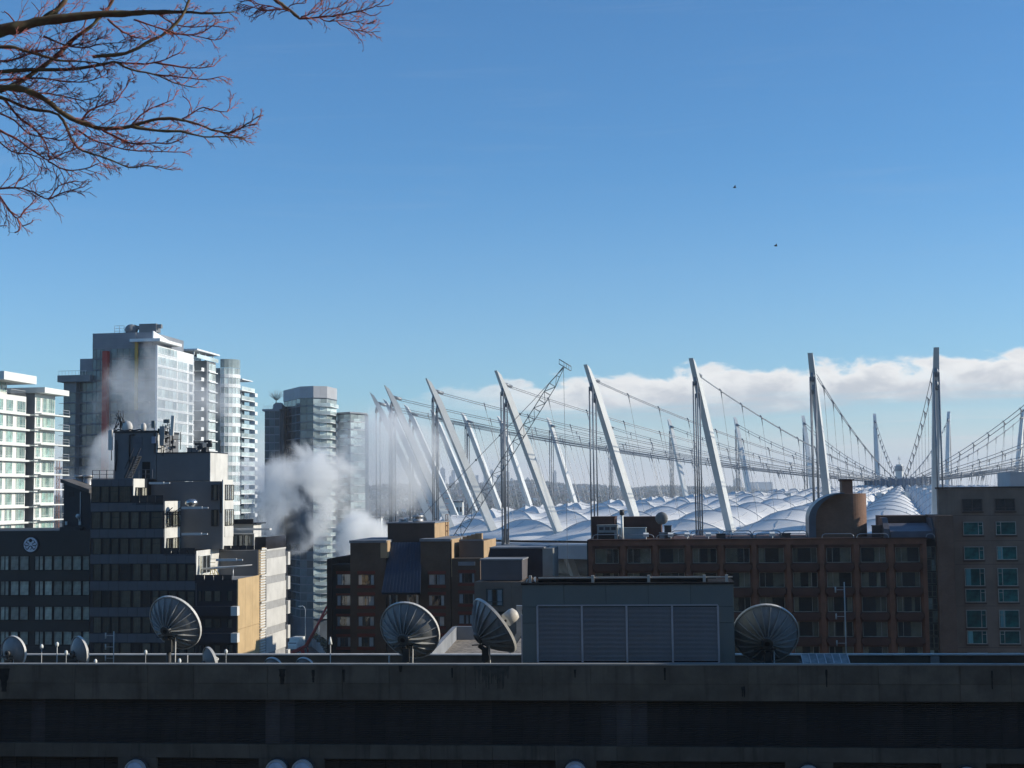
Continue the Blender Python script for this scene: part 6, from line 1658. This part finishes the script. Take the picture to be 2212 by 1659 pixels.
for (u, v, lb) in (((*CL(1030, 555),'tiny spike light on the rear parapet near the left poles')), ((*CL(1485, 690), 'tiny spike light on the parapet below the dipole pole')), ((*C2(1103, 1190), 'tiny spike left of the large leftmost dish')), ((*C2(1360, 1255), 'tiny spike right of the pedestal of the leftmost dish')), ((*C2(1712, 1185), 'tiny spike below the tan panel'))):
    rpole('lightning_rod', u, v, lb, Y=8, r=.02, cap='ball', cat='rod')
# ---- glazed skylight
SY = 2.2; x0_, x1_, z0_, z1_ = F.rect(C8, 455, 1500, 812, 1432, SY)
sk = empty('skylight', F.w(x0_, SY, zdeck), -GC, label='low glazed skylight on the roof before the red brick hotel', cat='skylight'); hS = z1_-zdeck; wS = x1_-x0_
MB().box(0, wS, 0, 2.6, 0, hS-.55).build('kerb', conc, sk)
sg = mat('skylight_glass', (0.22, 0.25, 0.25), .35, .3, 2, rnd=.2, spec=.4)
for i in range(6):
    xa, xb = wS*i/6+.03, wS*(i+1)/6-.03; b = MB(); b.add([(xa, -.05, hS-.55), (xb, -.05, hS-.55), (xb-.05, 1.1, hS), (xa-.05, 1.1, hS), (xa, -.01, hS-.6), (xb, -.01, hS-.6), (xb-.05, 1.14, hS-.05), (xa-.05, 1.14, hS-.05)], [(0, 1, 2, 3), (7, 6, 5, 4), (0, 4, 5, 1), (2, 6, 7, 3), (1, 5, 6, 2), (3, 7, 4, 0)]); b.build('pane', sg, sk)
    b = MB(); b.add([(xa, 1.18, hS), (xb, 1.18, hS), (xb, 2.5, hS-.5), (xa, 2.5, hS-.5)], [(0, 1, 2, 3)]); b.build('pane', sg, sk)
for i in range(7): MB().bar((wS*i/6, -.06, hS-.55), (wS*i/6-.04, 1.12, hS+.02), .05).build('glazing_bar', rail_m, sk)
# ================================================================ crane boom in front of the stadium
cs = mat('crane_grey', (.16, .18, .19), .55, .15, 1, metal=.2)
CY = 232
g = empty('crane', at(*C5(440, 195), CY)); tip = g.location.copy(); g.location = (0, 0, 0)
pt1 = at(*C3(1540, 1275), CY); dirv = (pt1-tip).normalized(); foot_len = (tip.z-3.0)/(-dirv.z); foot = tip+dirv*foot_len
g.location = (foot.x, foot.y, 0); tag(g, label='grey lattice crane boom rising across the leaning masts', cat='crane')
O_ = Vector((foot.x, foot.y, 0))
side_ = Vector((0, 1, 0)); nrm = dirv.cross(side_).normalized()
if nrm.z < 0: nrm = -nrm
kink = 3.4; Lb = foot_len
def half(s):      # half depth of the boom at distance s from tip
    return max(.12, min(.58, .58*s/kink)) * (1 if s < Lb-8 else max(.15, (Lb-s)/8))
b = MB(); chord = []
NB = 48; ss = [0]+[kink*.5]+[kink+(Lb-kink)*i/NB for i in range(NB+1)]
def cpnt(s, a_, c_): return tip+dirv*s+nrm*half(s)*a_+side_*half(s)*c_*.85-O_
for a_ in (-1, 1):
    for c_ in (-1, 1): b.tube([cpnt(s, a_, c_) for s in ss], .075, 4, cap=False)
b.build('boom_chord', cs, g)
b = MB()
for i in range(len(ss)-1):
    for c_ in (-1, 1):
        s = 1 if i % 2 else -1
        b.tube([cpnt(ss[i], s, c_), cpnt(ss[i+1], -s, c_)], .038, 3, cap=False); b.tube([cpnt(ss[i], 1, c_), cpnt(ss[i], -1, c_)], .038, 3, cap=False)
    for a_ in (-1, 1):
        s = 1 if i % 2 else -1; b.tube([cpnt(ss[i], a_, s), cpnt(ss[i+1], a_, -s)], .035, 3, cap=False)
b.build('lacing', cs, g)
b = MB(); hook = Vector((tip.x, tip.y, 20)); b.tube([tip-O_, Vector((tip.x+.35, tip.y, 22))-O_], .045, 4); b.build('hoist_line', cs, g)
b = MB(); p1, p2 = C5(405, 148), C5(500, 205)
q0, q1 = at(*p1, CY), at(*p2, CY)
for dz in (-.35, .35):
    for dy in (-.4, .4): b.tube([q0+Vector((.15*dz, dy, dz))-O_, q1+Vector((.15*dz, dy, dz))-O_], .05, 4)
for k in range(6):
    p = q0.lerp(q1, k/5)-O_
    if k != 1: b.tube([p+Vector((0, -.4, -.35)), p+Vector((0, -.4, .35))], .045, 4); b.tube([p+Vector((0, -.4, .35)), p+Vector((0, .4, .35))], .045, 4)
b.build('boom_head', cs, g)
b = MB(); pa, pb_ = at(*C3(2110, 250), CY), at(*C3(1330, 1060), CY); b.tube([tip-O_, pa-O_, pb_-O_, pb_+(pb_-pa)*.35-O_], .055, 4)
for t_ in (.12, .32, .55, .8): 
    p = pa.lerp(pb_, t_)-O_; b.sphere(p, .2, 6)
b.build('pendant_line', cs, g)
b = MB(); b.box(-9, 2, -2, 2, 1.2, 4.2); b.box(-10, -6, -2.2, 2.2, 1.6, 3.8, 1); b.build('machinery_house', [cs, conc], g)
b = MB()
for sy_ in (-3.2, 2.2): b.box(-5.5, 4, sy_, sy_+1, 0, 1.3)
b.build('track', dkm, g)

# ================================================================ red boom and street level seen in the gap
RY = 425
red_m = mat('boom_red', (.30, .015, .018), .45, .1, 1)
g = empty('boom_lift', (at(661, 1396, RY).x, RY, 0), label='dark red articulated boom rising beside the brown brick building', cat='boom lift'); O_ = g.location.copy()
def A_(u, v, y=0): return at(u, v, RY+y)-O_
b = MB(); b.tube([A_(661, 1395.7), A_(680, 1362), A_(706.5, 1309)], [.62, .5, .3], 6); b.build('upper_arm', red_m, g)
b = MB(); b.tube([A_(661, 1395.7), A_(640, 1406), A_(622, 1415), A_(600, 1428)], [.5, .6, .6, .6], 6); b.build('lower_arm', red_m, g)
b = MB(); b.tube([A_(707, 1321, 1), A_(681, 1355, 1), A_(668, 1385, 1)], .22, 5); b.build('ram', red_m, g)
b = MB(); b.tube([A_(652, 1402), A_(656, 1414), A_(660, 1422)], .6, 6); b.tube([A_(664, 1398), A_(665, 1409)], .25, 5); b.box(-8.5, -1.5, -1.2, 1.2, 0, 2.0); b.build('turntable', red_m, g)
# street, lorry, lamps, ramp, shrubs
b = MB(); b.add([(at(600, 1400, 470).x, 455, .004), (at(740, 1400, 470).x, 455, .004), (at(740, 1400, 470).x+40, 640, .004), (at(600, 1400, 470).x-10, 640, .004)], [(0, 1, 2, 3)]); b.build('road', mat('asphalt', (.055, .055, .06), .9, .2, .3), kind='structure')
p = at(639, 1395, 468); g = empty('box_lorry', (p.x, p.y, 0), -.2, label='white box lorry parked in the gap behind the stepped block', cat='lorry')
b = MB(); b.box(-1.9, 1.5, -1, 5, 1.0, 4.0); b.build('cargo_box', wh, g); b = MB(); b.prism_x([(-3, .6), (-1.1, .6), (-1.1, 2.8), (-2.3, 2.8), (-3, 1.7)], -1.8, 1.4); b.build('cab', wh, g)
MB().box(-1.5, 1.1, -2.6, -2.55, 1.7, 2.6).build('windscreen', back_dk, g)
for sx_ in (-1.7, 1.2):
    for yy in (-2.1, 3.4): b = MB(); b.tube([(sx_-.2, yy, .5), (sx_+.2, yy, .5)], .5, 12); b.build('wheel', dkm, g)
for (u, vt, Y, lb) in ((659.5, 1309, 470, 'curved single-arm street lamp in the gap near the slim tower'), (689, 1330, 470, 'straight street pole left of the brick building'), (697.5, 1330, 480, 'second straight street pole closer to the brick building')):
    p = at(u, 1395, Y); zt_ = at(u, vt, Y).z; g = empty('street_lamp', (p.x, p.y, 0), label=lb, cat='street lamp', group='street lamps in the gap')
    if u < 670:
        MB().tube([(0, 0, 0), (0, 0, zt_-1.3), (-.3, 0, zt_-.4), (-.9, 0, zt_), (-1.7, 0, zt_-.05)], .12, 6).build('pole', wh, g); b = MB(); b.sphere((-1.8, 0, zt_-.1), .4, 8, 0, (1.5, .7, .5)); b.build('lamp_head', wh, g)
    else:
        MB().tube([(0, 0, 0), (0, 0, zt_)], .1, 6).build('pole', rail_m, g); b = MB(); b.sphere((0, 0, zt_), .22, 8); b.build('lamp_head', wh, g)
b = MB(); pts = [at_z(u, v, 3.0) for u, v in ((655, 1368), (672, 1376), (690, 1390), (700, 1405), (708, 1425))]
ra = empty('ramp_wall', (pts[0].x, pts[0].y, 0), label='dark curved ramp wall topped by shrubs behind the red boom', cat='wall'); O_ = Vector((pts[0].x, pts[0].y, 0))
vs = []
for p in pts: q = Vector((p.x, p.y, 0))-O_; vs += [q, q+Vector((0, 0, 3)), q+Vector((.8, .3, 3)), q+Vector((.8, .3, 0))]
b.add(vs, [(i*4+j, i*4+(j+1) % 4, (i+1)*4+(j+1) % 4, (i+1)*4+j) for i in range(4) for j in range(4)]); b.build('wall', conc, ra)
def leafball(b, c, r, n, seed, sz=.5):
    rs = random.Random(seed)
    for _ in range(n):
        d = Vector((rs.gauss(0, 1), rs.gauss(0, 1), rs.gauss(0, 1))).normalized()*r*rs.uniform(.5, 1.05); p = Vector(c)+Vector((d.x, d.y, d.z*.7)); a = Vector((rs.gauss(0, 1), rs.gauss(0, 1), rs.gauss(0, 1))).normalized()*sz; q = a.orthogonal().normalized()*sz*.6
        b.add([p-a, p+q, p+a, p-q], [(0, 1, 2, 3)])
leaf = mat('shrub_leaf', (.05, .06, .035), .8, .4, .5)
b = MB()
for i in range(4):
    for q in range(5): p = pts[i].lerp(pts[i+1], q/5)-O_; leafball(b, (p.x+1, p.y+.5, 3.6), 1.3, 40, i*9+q)
b.build('shrubs', leaf, ra)
# low buildings and a white block between the stadium and the steam
def low_block(u0, u1, vt, Y, label, m_, storeys=3, cols=3, d=12):
    a_ = at(u0, 1200, Y); c_ = at(u1, 1200, Y); H_ = at(u0, vt, Y).z; g = empty('low_building', (a_.x, a_.y, 0), label=label, cat='building'); W_ = c_.x-a_.x
    MB().box(0, W_, 0, d, 0, H_).build('wall', m_, g); MB().box(-.3, W_+.3, -.3, d+.3, H_, H_+.5).build('roof', conc, g)
    hh = 3.2
    for k in range(storeys):
        for i in range(cols):
            xa = W_*(i+.2)/cols; z = H_-1.2-hh*(k+1)+.9
            if z > 1: MB().box(xa, xa+W_*.6/cols, -.06, .05, z, z+1.7).build('window', tg_dark, g)
low_block(978, 1000, 1085, 520, 'white low block seen between the leaning masts', wh, 6, 3)
low_block(935, 975, 1108, 500, 'pale block with dark windows by the steam edge', tw_wh, 5, 4)
low_block(1000, 1050, 1128, 620, 'long low tan building beyond the left end of the stadium', mat('low_tan', (.3, .24, .18), .8), 2, 6)
low_block(1050, 1100, 1120, 760, 'long low grey building beyond the stadium edge', mat('low_grey', (.25, .25, .26), .8), 2, 7)
low_block(790, 820, 1120, 430, 'slim pale balcony tower just left of the leaning masts', tw_wh, 16, 2, 10)
low_block(826, 850, 1135, 440, 'lower pale balcony block beside the leaning masts', tw_wh, 12, 2, 10)

# ================================================================ foreground terrace and the bare tree
b = MB(); b.box(-14, 14, -12, 4.2, 48.0, 48.4); b.build('terrace', mat('paving', (.25, .25, .25), .9, .2, .5), kind='structure')
bark = mat('tree_bark', (0.11, 0.065, 0.045), .9, .35, 14, col2=(0.16, 0.15, 0.09)); twig = mat('red_twig', (0.30, 0.085, 0.065), .7, .3, 6, col2=(0.15, 0.06, 0.045))
BY = 8.0
tree = empty('bare_tree', (-5.2, 3.4, 48.4), label='bare reddish winter tree whose branches reach in from the top left', cat='tree'); TO = tree.location.copy()
SC = 1/1.8228*.5726
def bp(x, y, dep): p = at(x*SC, y*SC, BY+dep); return p-TO
br = random.Random(31)
limbs = [
 ([(-160, 300), (0, 215), (130, 190), (250, 150), (450, 125), (700, 100), (900, 90), (1080, 85), (1250, 80), (1450, 92), (1612, 82)], 50, 4, 1),
 ([(300, 130), (380, 80), (440, 10), (480, -60)], 24, 16, 1),
 ([(-60, 640), (20, 620), (200, 520), (370, 400), (500, 270), (640, 170), (740, 60), (800, -40)], 20, 11, 2),
 ([(-120, 590), (0, 600), (150, 610), (300, 680), (450, 790), (560, 845), (720, 885), (900, 868), (1000, 840), (1130, 815), (1250, 825), (1350, 852), (1500, 905), (1610, 905), (1700, 850), (1790, 792)], 24, 3, 2),
 ([(900, 868), (1080, 898), (1250, 905), (1400, 940), (1550, 942), (1690, 955)], 12, 3, 2),
 ([(-80, 640), (60, 690), (200, 750), (400, 790), (480, 930), (540, 1020), (640, 1060), (760, 1100), (880, 1150), (1000, 1140), (1100, 1150), (1190, 1170)], 14, 3, 2),
 ([(-80, 520), (0, 495), (200, 480), (450, 480), (700, 442), (800, 430), (900, 478), (1060, 512), (1200, 570), (1350, 602)], 17, 3, 2),
 ([(800, 430), (1000, 440), (1140, 408), (1250, 350)], 8, 3, 2), ([(1060, 430), (1250, 460), (1370, 468), (1470, 455)], 7, 3, 1), ([(1060, 512), (1250, 530), (1400, 545), (1535, 525)], 7, 3, 1),
 ([(640, 390), (860, 370), (1000, 300), (1150, 220), (1250, 110), (1300, 0), (1320, -40)], 14, 8, 2), ([(1150, 225), (1350, 238), (1500, 150)], 7, 3, 1), ([(1160, 230), (1300, 240), (1450, 272), (1520, 268)], 6, 3, 1),
 ([(920, 135), (1050, 180), (1200, 225)], 7, 5, 1), ([(740, 130), (820, 200), (900, 245), (1000, 270)], 8, 4, 1), ([(1080, 90), (1180, 160), (1280, 185), (1400, 180), (1540, 186)], 7, 3, 2),
 ([(-40, 880), (100, 950), (250, 1050), (330, 1100), (450, 1050), (560, 1010)], 9, 3, 2), ([(330, 1110), (450, 1170), (580, 1160), (690, 1120)], 7, 3, 1),
 ([(540, 900), (640, 960), (760, 1000), (880, 1030), (1000, 1040), (1150, 1045), (1280, 1045)], 8, 3, 2), ([(700, 890), (800, 940), (920, 990), (1060, 985), (1180, 985), (1280, 935)], 8, 3, 2),
 ([(-40, 1300), (100, 1290), (230, 1320), (330, 1370), (400, 1280), (510, 1245)], 8, 3, 1), ([(330, 1370), (450, 1320), (575, 1285)], 6, 3, 1), ([(100, 1290), (130, 1235), (160, 1200)], 5, 3, 0),
 ([(-40, 1320), (0, 1350), (70, 1450), (120, 1500), (180, 1440), (245, 1365)], 8, 3, 1), ([(120, 1500), (140, 1570), (100, 1600)], 7, 4, 0), ([(150, 1555), (200, 1540), (238, 1512)], 5, 3, 0), ([(-20, 1555), (50, 1550)], 5, 3, 0),
 ([(-60, 330), (60, 320), (180, 350), (300, 385), (420, 420), (560, 420), (700, 440)], 15, 4, 2), ([(-40, 420), (100, 410), (250, 350), (420, 330), (600, 290), (760, 230)], 9, 3, 2),
 ([(-40, 560), (120, 540), (300, 540), (450, 560), (600, 560), (720, 520)], 11, 3, 2), ([(40, 690), (120, 800), (250, 900), (320, 1000), (340, 1090)], 10, 5, 2), ([(-40, 760), (100, 830), (200, 920), (380, 960), (470, 960)], 8, 3, 2),
 ([(-40, 950), (80, 1040), (200, 1060), (300, 1100)], 7, 3, 2), ([(0, 600), (130, 630), (300, 640), (430, 660), (560, 690), (700, 660)], 9, 3, 2), ([(300, 250), (420, 300), (560, 330), (700, 300), (860, 290)], 8, 3, 2),
 ([(550, 845), (620, 760), (720, 720), (800, 690), (850, 620), (900, 545)], 9, 3, 2), ([(900, 870), (960, 800), (1050, 740), (1190, 685)], 7, 3, 2), ([(1250, 820), (1320, 780), (1400, 740), (1560, 770), (1590, 655)], 6, 3, 1), ([(1320, 780), (1300, 700), (1255, 655)], 5, 3, 0),
 ([(1600, 905), (1680, 870), (1780, 850)], 6, 3, 1), ([(1500, 905), (1620, 935), (1690, 955)], 5, 3, 1), ([(600, 120), (560, 200), (480, 225)], 6, 3, 1), ([(120, 170), (60, 100), (30, 75)], 7, 3, 0), ([(250, 150), (270, 80), (215, 15)], 5, 2, 0),
]
bq = lambda x, y: ((x*.3165+900)/.5726, y*.3165/.5726)
limbs2 = [([(440, -160), (560, -20), (700, 80), (800, 160), (880, 232)], 34, 22, 0), ([(880, 232), (1000, 228), (1120, 212), (1300, 200), (1450, 175), (1600, 140), (1720, 115), (1830, 75), (1940, 0)], 16, 7, 1), ([(1120, 215), (1220, 262), (1330, 262), (1400, 310), (1480, 350), (1600, 385), (1640, 412)], 10, 5, 1),
 ([(1500, 355), (1650, 385), (1780, 400), (1890, 385)], 6, 4, 1), ([(1330, 262), (1450, 250), (1600, 275), (1700, 300), (1820, 290)], 8, 4, 1), ([(1550, 270), (1640, 260), (1690, 240)], 6, 4, 0), ([(1130, 205), (1200, 140), (1260, 108), (1400, 75), (1490, 0)], 9, 4, 1), ([(900, 212), (1020, 170), (1100, 110), (1170, 45)], 9, 4, 1), ([(1020, 170), (1100, 140), (1170, 92)], 6, 4, 0),
 ([(760, 140), (660, 115), (560, 130), (440, 130), (340, 100), (270, 75), (160, 55)], 9, 4, 1), ([(650, 110), (540, 80), (430, 60), (330, 40), (250, 0)], 8, 4, 1), ([(730, 110), (800, 50), (940, 40), (960, 0)], 9, 5, 1), ([(1640, 140), (1750, 185), (1840, 185), (1900, 140)], 8, 4, 0), ([(1590, 130), (1610, 70), (1550, 0)], 6, 4, 0), ([(1650, 125), (1670, 50), (1740, 0)], 6, 4, 0), ([(1840, 80), (1950, 75), (2040, 35)], 7, 4, 0), ([(1290, 205), (1340, 160), (1390, 130)], 6, 4, 0)]
for pts, r0_, r1_, tw in limbs2: limbs.append(([bq(*p) for p in pts], r0_*.55, r1_*.5, tw))
K_ = SC/3075*BY        # metres per crop pixel
def smooth(pts, n=3):
    out = []
    for i in range(len(pts)-1):
        p0 = pts[max(i-1, 0)]; p1 = pts[i]; p2 = pts[i+1]; p3 = pts[min(i+2, len(pts)-1)]
        for k in range(n):
            t = k/n; out.append(tuple(.5*((2*p1[j])+(-p0[j]+p2[j])*t+(2*p0[j]-5*p1[j]+4*p2[j]-p3[j])*t*t+(-p0[j]+3*p1[j]-3*p2[j]+p3[j])*t**3) for j in range(2)))
    out.append(pts[-1]); return out
def twigs(b, x, y, ang, L, r, dep, lev):
    n = 4; pts = [(x, y)]; a = ang
    for i in range(n):
        a += br.uniform(-.13, .13)-.03; x += math.cos(a)*L/n; y += math.sin(a)*L/n; pts.append((x, y))
        if lev > 0 and i > 0 or (lev == 0 and i == n-1 and br.random() < .4):
            for sg in ((-1, 1) if br.random() < .25 else (1 if i % 2 else -1,)):
                twigs(b, x, y, a+sg*br.uniform(.3, .62), L*br.uniform(.3, .5) if lev > 0 else 14, r*.72, dep+br.uniform(-.05, .05), lev-1) if lev > 0 else b.tube([bp(x, y, dep), bp(x+math.cos(a+sg*.7)*13, y+math.sin(a+sg*.7)*13, dep)], r*K_*.8, 3, cap=False)
    m = len(pts); rad_ = [max(1.5, r*(1-.4*i/(m-1)))*K_ for i in range(m)]
    w3 = [bp(px, py, dep+.03*i) for i, (px, py) in enumerate(pts)]
    b.tube(w3, rad_, 4, cap=False)
    q = w3[-1]; b.sphere(q, rad_[-1]*1.7, 4)
for li, (pts, r0_, r1_, tw) in enumerate(limbs):
    sp = smooth(pts); dep0 = br.uniform(-.7, .7) if li else 0; n = len(sp)
    b = MB(); ww = []; rr2 = []
    for i, (x, y) in enumerate(sp):
        t = i/(n-1); jx, jy = (br.uniform(-3, 3), br.uniform(-3, 3)) if 0 < i < n-1 else (0, 0)
        ww.append(bp(x+jx, y+jy, dep0)); rr2.append((r0_+(r1_-r0_)*t**.95)*K_*br.uniform(.85, 1.18)*.95)
    b.tube(ww, rr2, 7)
    bo = b.build('branch', bark if r0_ > 11 else twig, tree)
    b = MB(); cnt = 0
    for i in range(1, n):
        x, y = sp[i]; x0_, y0_ = sp[i-1]; a = math.atan2(y-y0_, x-x0_); seg = math.hypot(x-x0_, y-y0_)
        if tw == 0:
            if br.random() < .4: twigs(b, x, y, a+br.choice((-1, 1))*br.uniform(.5, .9), br.uniform(18, 40), 2.0, dep0, 0); cnt += 1
            continue
        dens = 1
        for _ in range(dens):
            if br.random() < min(1.0, seg/34):
                sg = br.choice((-1, 1, 1)) ; L = br.uniform(50, 150)*(1.4 if x < 700 else .9)*(.55+.45*(1-i/n)); twigs(b, x, y, a-sg*br.uniform(.3, .85), L, 3.4, dep0, min(tw, 2) if x < 900 else 1); cnt += 1
    if cnt: b.build('twigs', twig, bo)
b = MB(); tb_ = Vector((0, 0, 0)); b.tube([tb_, Vector((-.1, .4, 1.6)), Vector((-.1, 2.0, 3.0)), bp(-160, 300, 0)], [.20, .16, .12, .05], 10); b.tube([Vector((.1, .4, 1.6)), Vector((.4, 2.4, 2.2)), bp(-120, 600, 0)], [.12, .08, .03], 8); b.tube([Vector((-.1, 2.0, 3.0)), Vector((.1, 2.6, 5.0)), Vector((1.2, 3.6, 6.2)), bp(*bq(440, -160), 0)], [.11, .09, .06, .03], 8); b.build('trunk', bark, tree)

# ================================================================ steam
def steam_mat(name, dens, nscale, lo, hi_, col=(.995, 1, .988), aniso=.2, edge=(.35, 1.0), seed=(0, 0, 0), det=4):
    M = bpy.data.materials.new(name); M.use_nodes = True; M.node_tree.nodes.clear(); t = NT(M.node_tree)
    tcn = t.new('ShaderNodeTexCoord')
    ln = t.new('ShaderNodeVectorMath', operation='LENGTH'); t.l.new(tcn.outputs['Object'], ln.inputs[0])
    geo = t.new('ShaderNodeNewGeometry')
    n1 = t.noise(t.mapping(geo.outputs['Position'], (nscale, nscale, nscale*.9), seed), 1.0, det, .62, .5)
    n1 = t.math('ADD', n1, t.math('MULTIPLY', t.math('SUBTRACT', t.noise(t.mapping(geo.outputs['Position'], (nscale*.28,)*3, seed), 1.0, 1), .5), .7))
    fall = t.rng(ln.outputs['Value'], edge[1], edge[0])
    # the noise eats into the body more towards its rim
    k = t.math('SUBTRACT', n1, t.math('MULTIPLY', t.math('SUBTRACT', 1.0, fall), .45))
    d = t.math('MULTIPLY', t.rng(k, lo, hi_), t.rng(ln.outputs['Value'], 1.0, .8))
    pv = t.new('ShaderNodeVolumePrincipled'); pv.inputs['Color'].default_value = (*col, 1); pv.inputs['Anisotropy'].default_value = aniso
    t.l.new(t.math('MULTIPLY', d, dens), pv.inputs['Density'])
    o = t.new('ShaderNodeOutputMaterial'); t.l.new(pv.outputs[0], o.inputs['Volume']); return M
def plume(label, u, v, Y, ru, rv, ry, tilt, m_):
    c = at(u, v, Y); b = MB(); b.sphere((0, 0, 0), 1.0, 20); b.smooth = [False]*len(b.smooth)
    o = b.build('steam', m_, label=label, kind='stuff'); k = Y/3075
    o.location = c; o.scale = (ru*k, ry, rv*k); o.rotation_euler = (0, rad(tilt), 0); return o
plume('thick white steam rising between the stepped block and the brick building', 630, 1075, 232, 240, 210, 14, -20, steam_mat('steam_dense', .48, .19, .36, .58, seed=(3, 0, 1), det=7, aniso=0))
plume('bright steam puff just behind the brick building', 750, 1180, 222, 160, 100, 9, -22, steam_mat('steam_bright', .9, .27, .36, .60, seed=(9, 4, 2), det=7, aniso=0))
plume('thin steam veil drifting over the left masts', 830, 1010, 240, 235, 230, 12, -20, steam_mat('steam_thin', .17, .16, .31, .62, seed=(1, 7, 5), det=7, aniso=0))
plume('grey steam wisps drifting before the tallest tower', 350, 910, 245, 330, 240, 10, 25, steam_mat('steam_wisp', .13, .15, .38, .66, seed=(5, 2, 8), det=7, aniso=0))
plume('denser steam low behind the stair head of the stepped block', 225, 1010, 230, 190, 130, 9, -35, steam_mat('steam_low', .26, .17, .34, .62, seed=(2, 9, 4), det=7, aniso=0))

# two far birds high over the stadium
for (u, v, lb) in ((1587, 405, 'tiny dark bird high in the blue sky above the stadium'), (1676, 531, 'tiny dark bird lower in the sky, right of the other one')):
    g = empty('bird', at(u, v, 160), label=lb, cat='bird', group='birds in the sky')
    b = MB(); b.sphere((0, 0, 0), .09, 8, 0, (2.3, .8, .8)); b.build('body', dkm, g)
    b = MB(); b.add([(-.08, 0, .03), (.12, 0, .03), (.02, -.42, .2), (-.1, -.62, .12)], [(0, 1, 2, 3)]); b.add([(-.08, 0, .03), (.12, 0, .03), (.02, .42, .2), (-.1, .62, .12)], [(3, 2, 1, 0)]); b.build('wings', dkm, g)
# ================================================================ unseen blocks behind and beside the viewer, added for shade and reflections
def plain_block(label, x, y, w_, d, h, m_, step=3.6, name='unseen_tower'):
    g = empty(name, (x, y, 0), 0, label=label, cat='building')
    MB().box(0, w_, 0, d, 0, h).build('wall', m_, g)
    b = MB(); n = int(w_/4.2)
    k = 0
    while 6+k*step < h-3:
        for i in range(n):
            xa = w_*(i+.18)/n; b.box(xa, xa+w_*.64/n, d, d+.05, 6+k*step, 8.1+k*step); b.box(xa, xa+w_*.64/n, -.05, 0, 6+k*step, 8.1+k*step)
        k += 1
    b.build('window', tg_dark, g, kind='stuff'); return g
plain_block('unseen brown stone tower added behind the viewer to darken the foreground', -80, -52, 72, 25, 150, mat('brown_stone', (.26, .20, .14), .85))
plain_block('unseen dark tower added behind the viewer to the right for shade', -2, -62, 95, 28, 150, mat('dark_stone', (.20, .165, .13), .8))
plain_block('unseen wide block added behind the viewer to the far left for shade', -170, -40, 85, 40, 88, mat('grey_stone', (.24, .20, .16), .85))
plain_block('grey slab tower right of the picture shading the roof', 47, 62, 24, 42, 55.5, mat('slab_grey', (.16, .15, .14), .85))
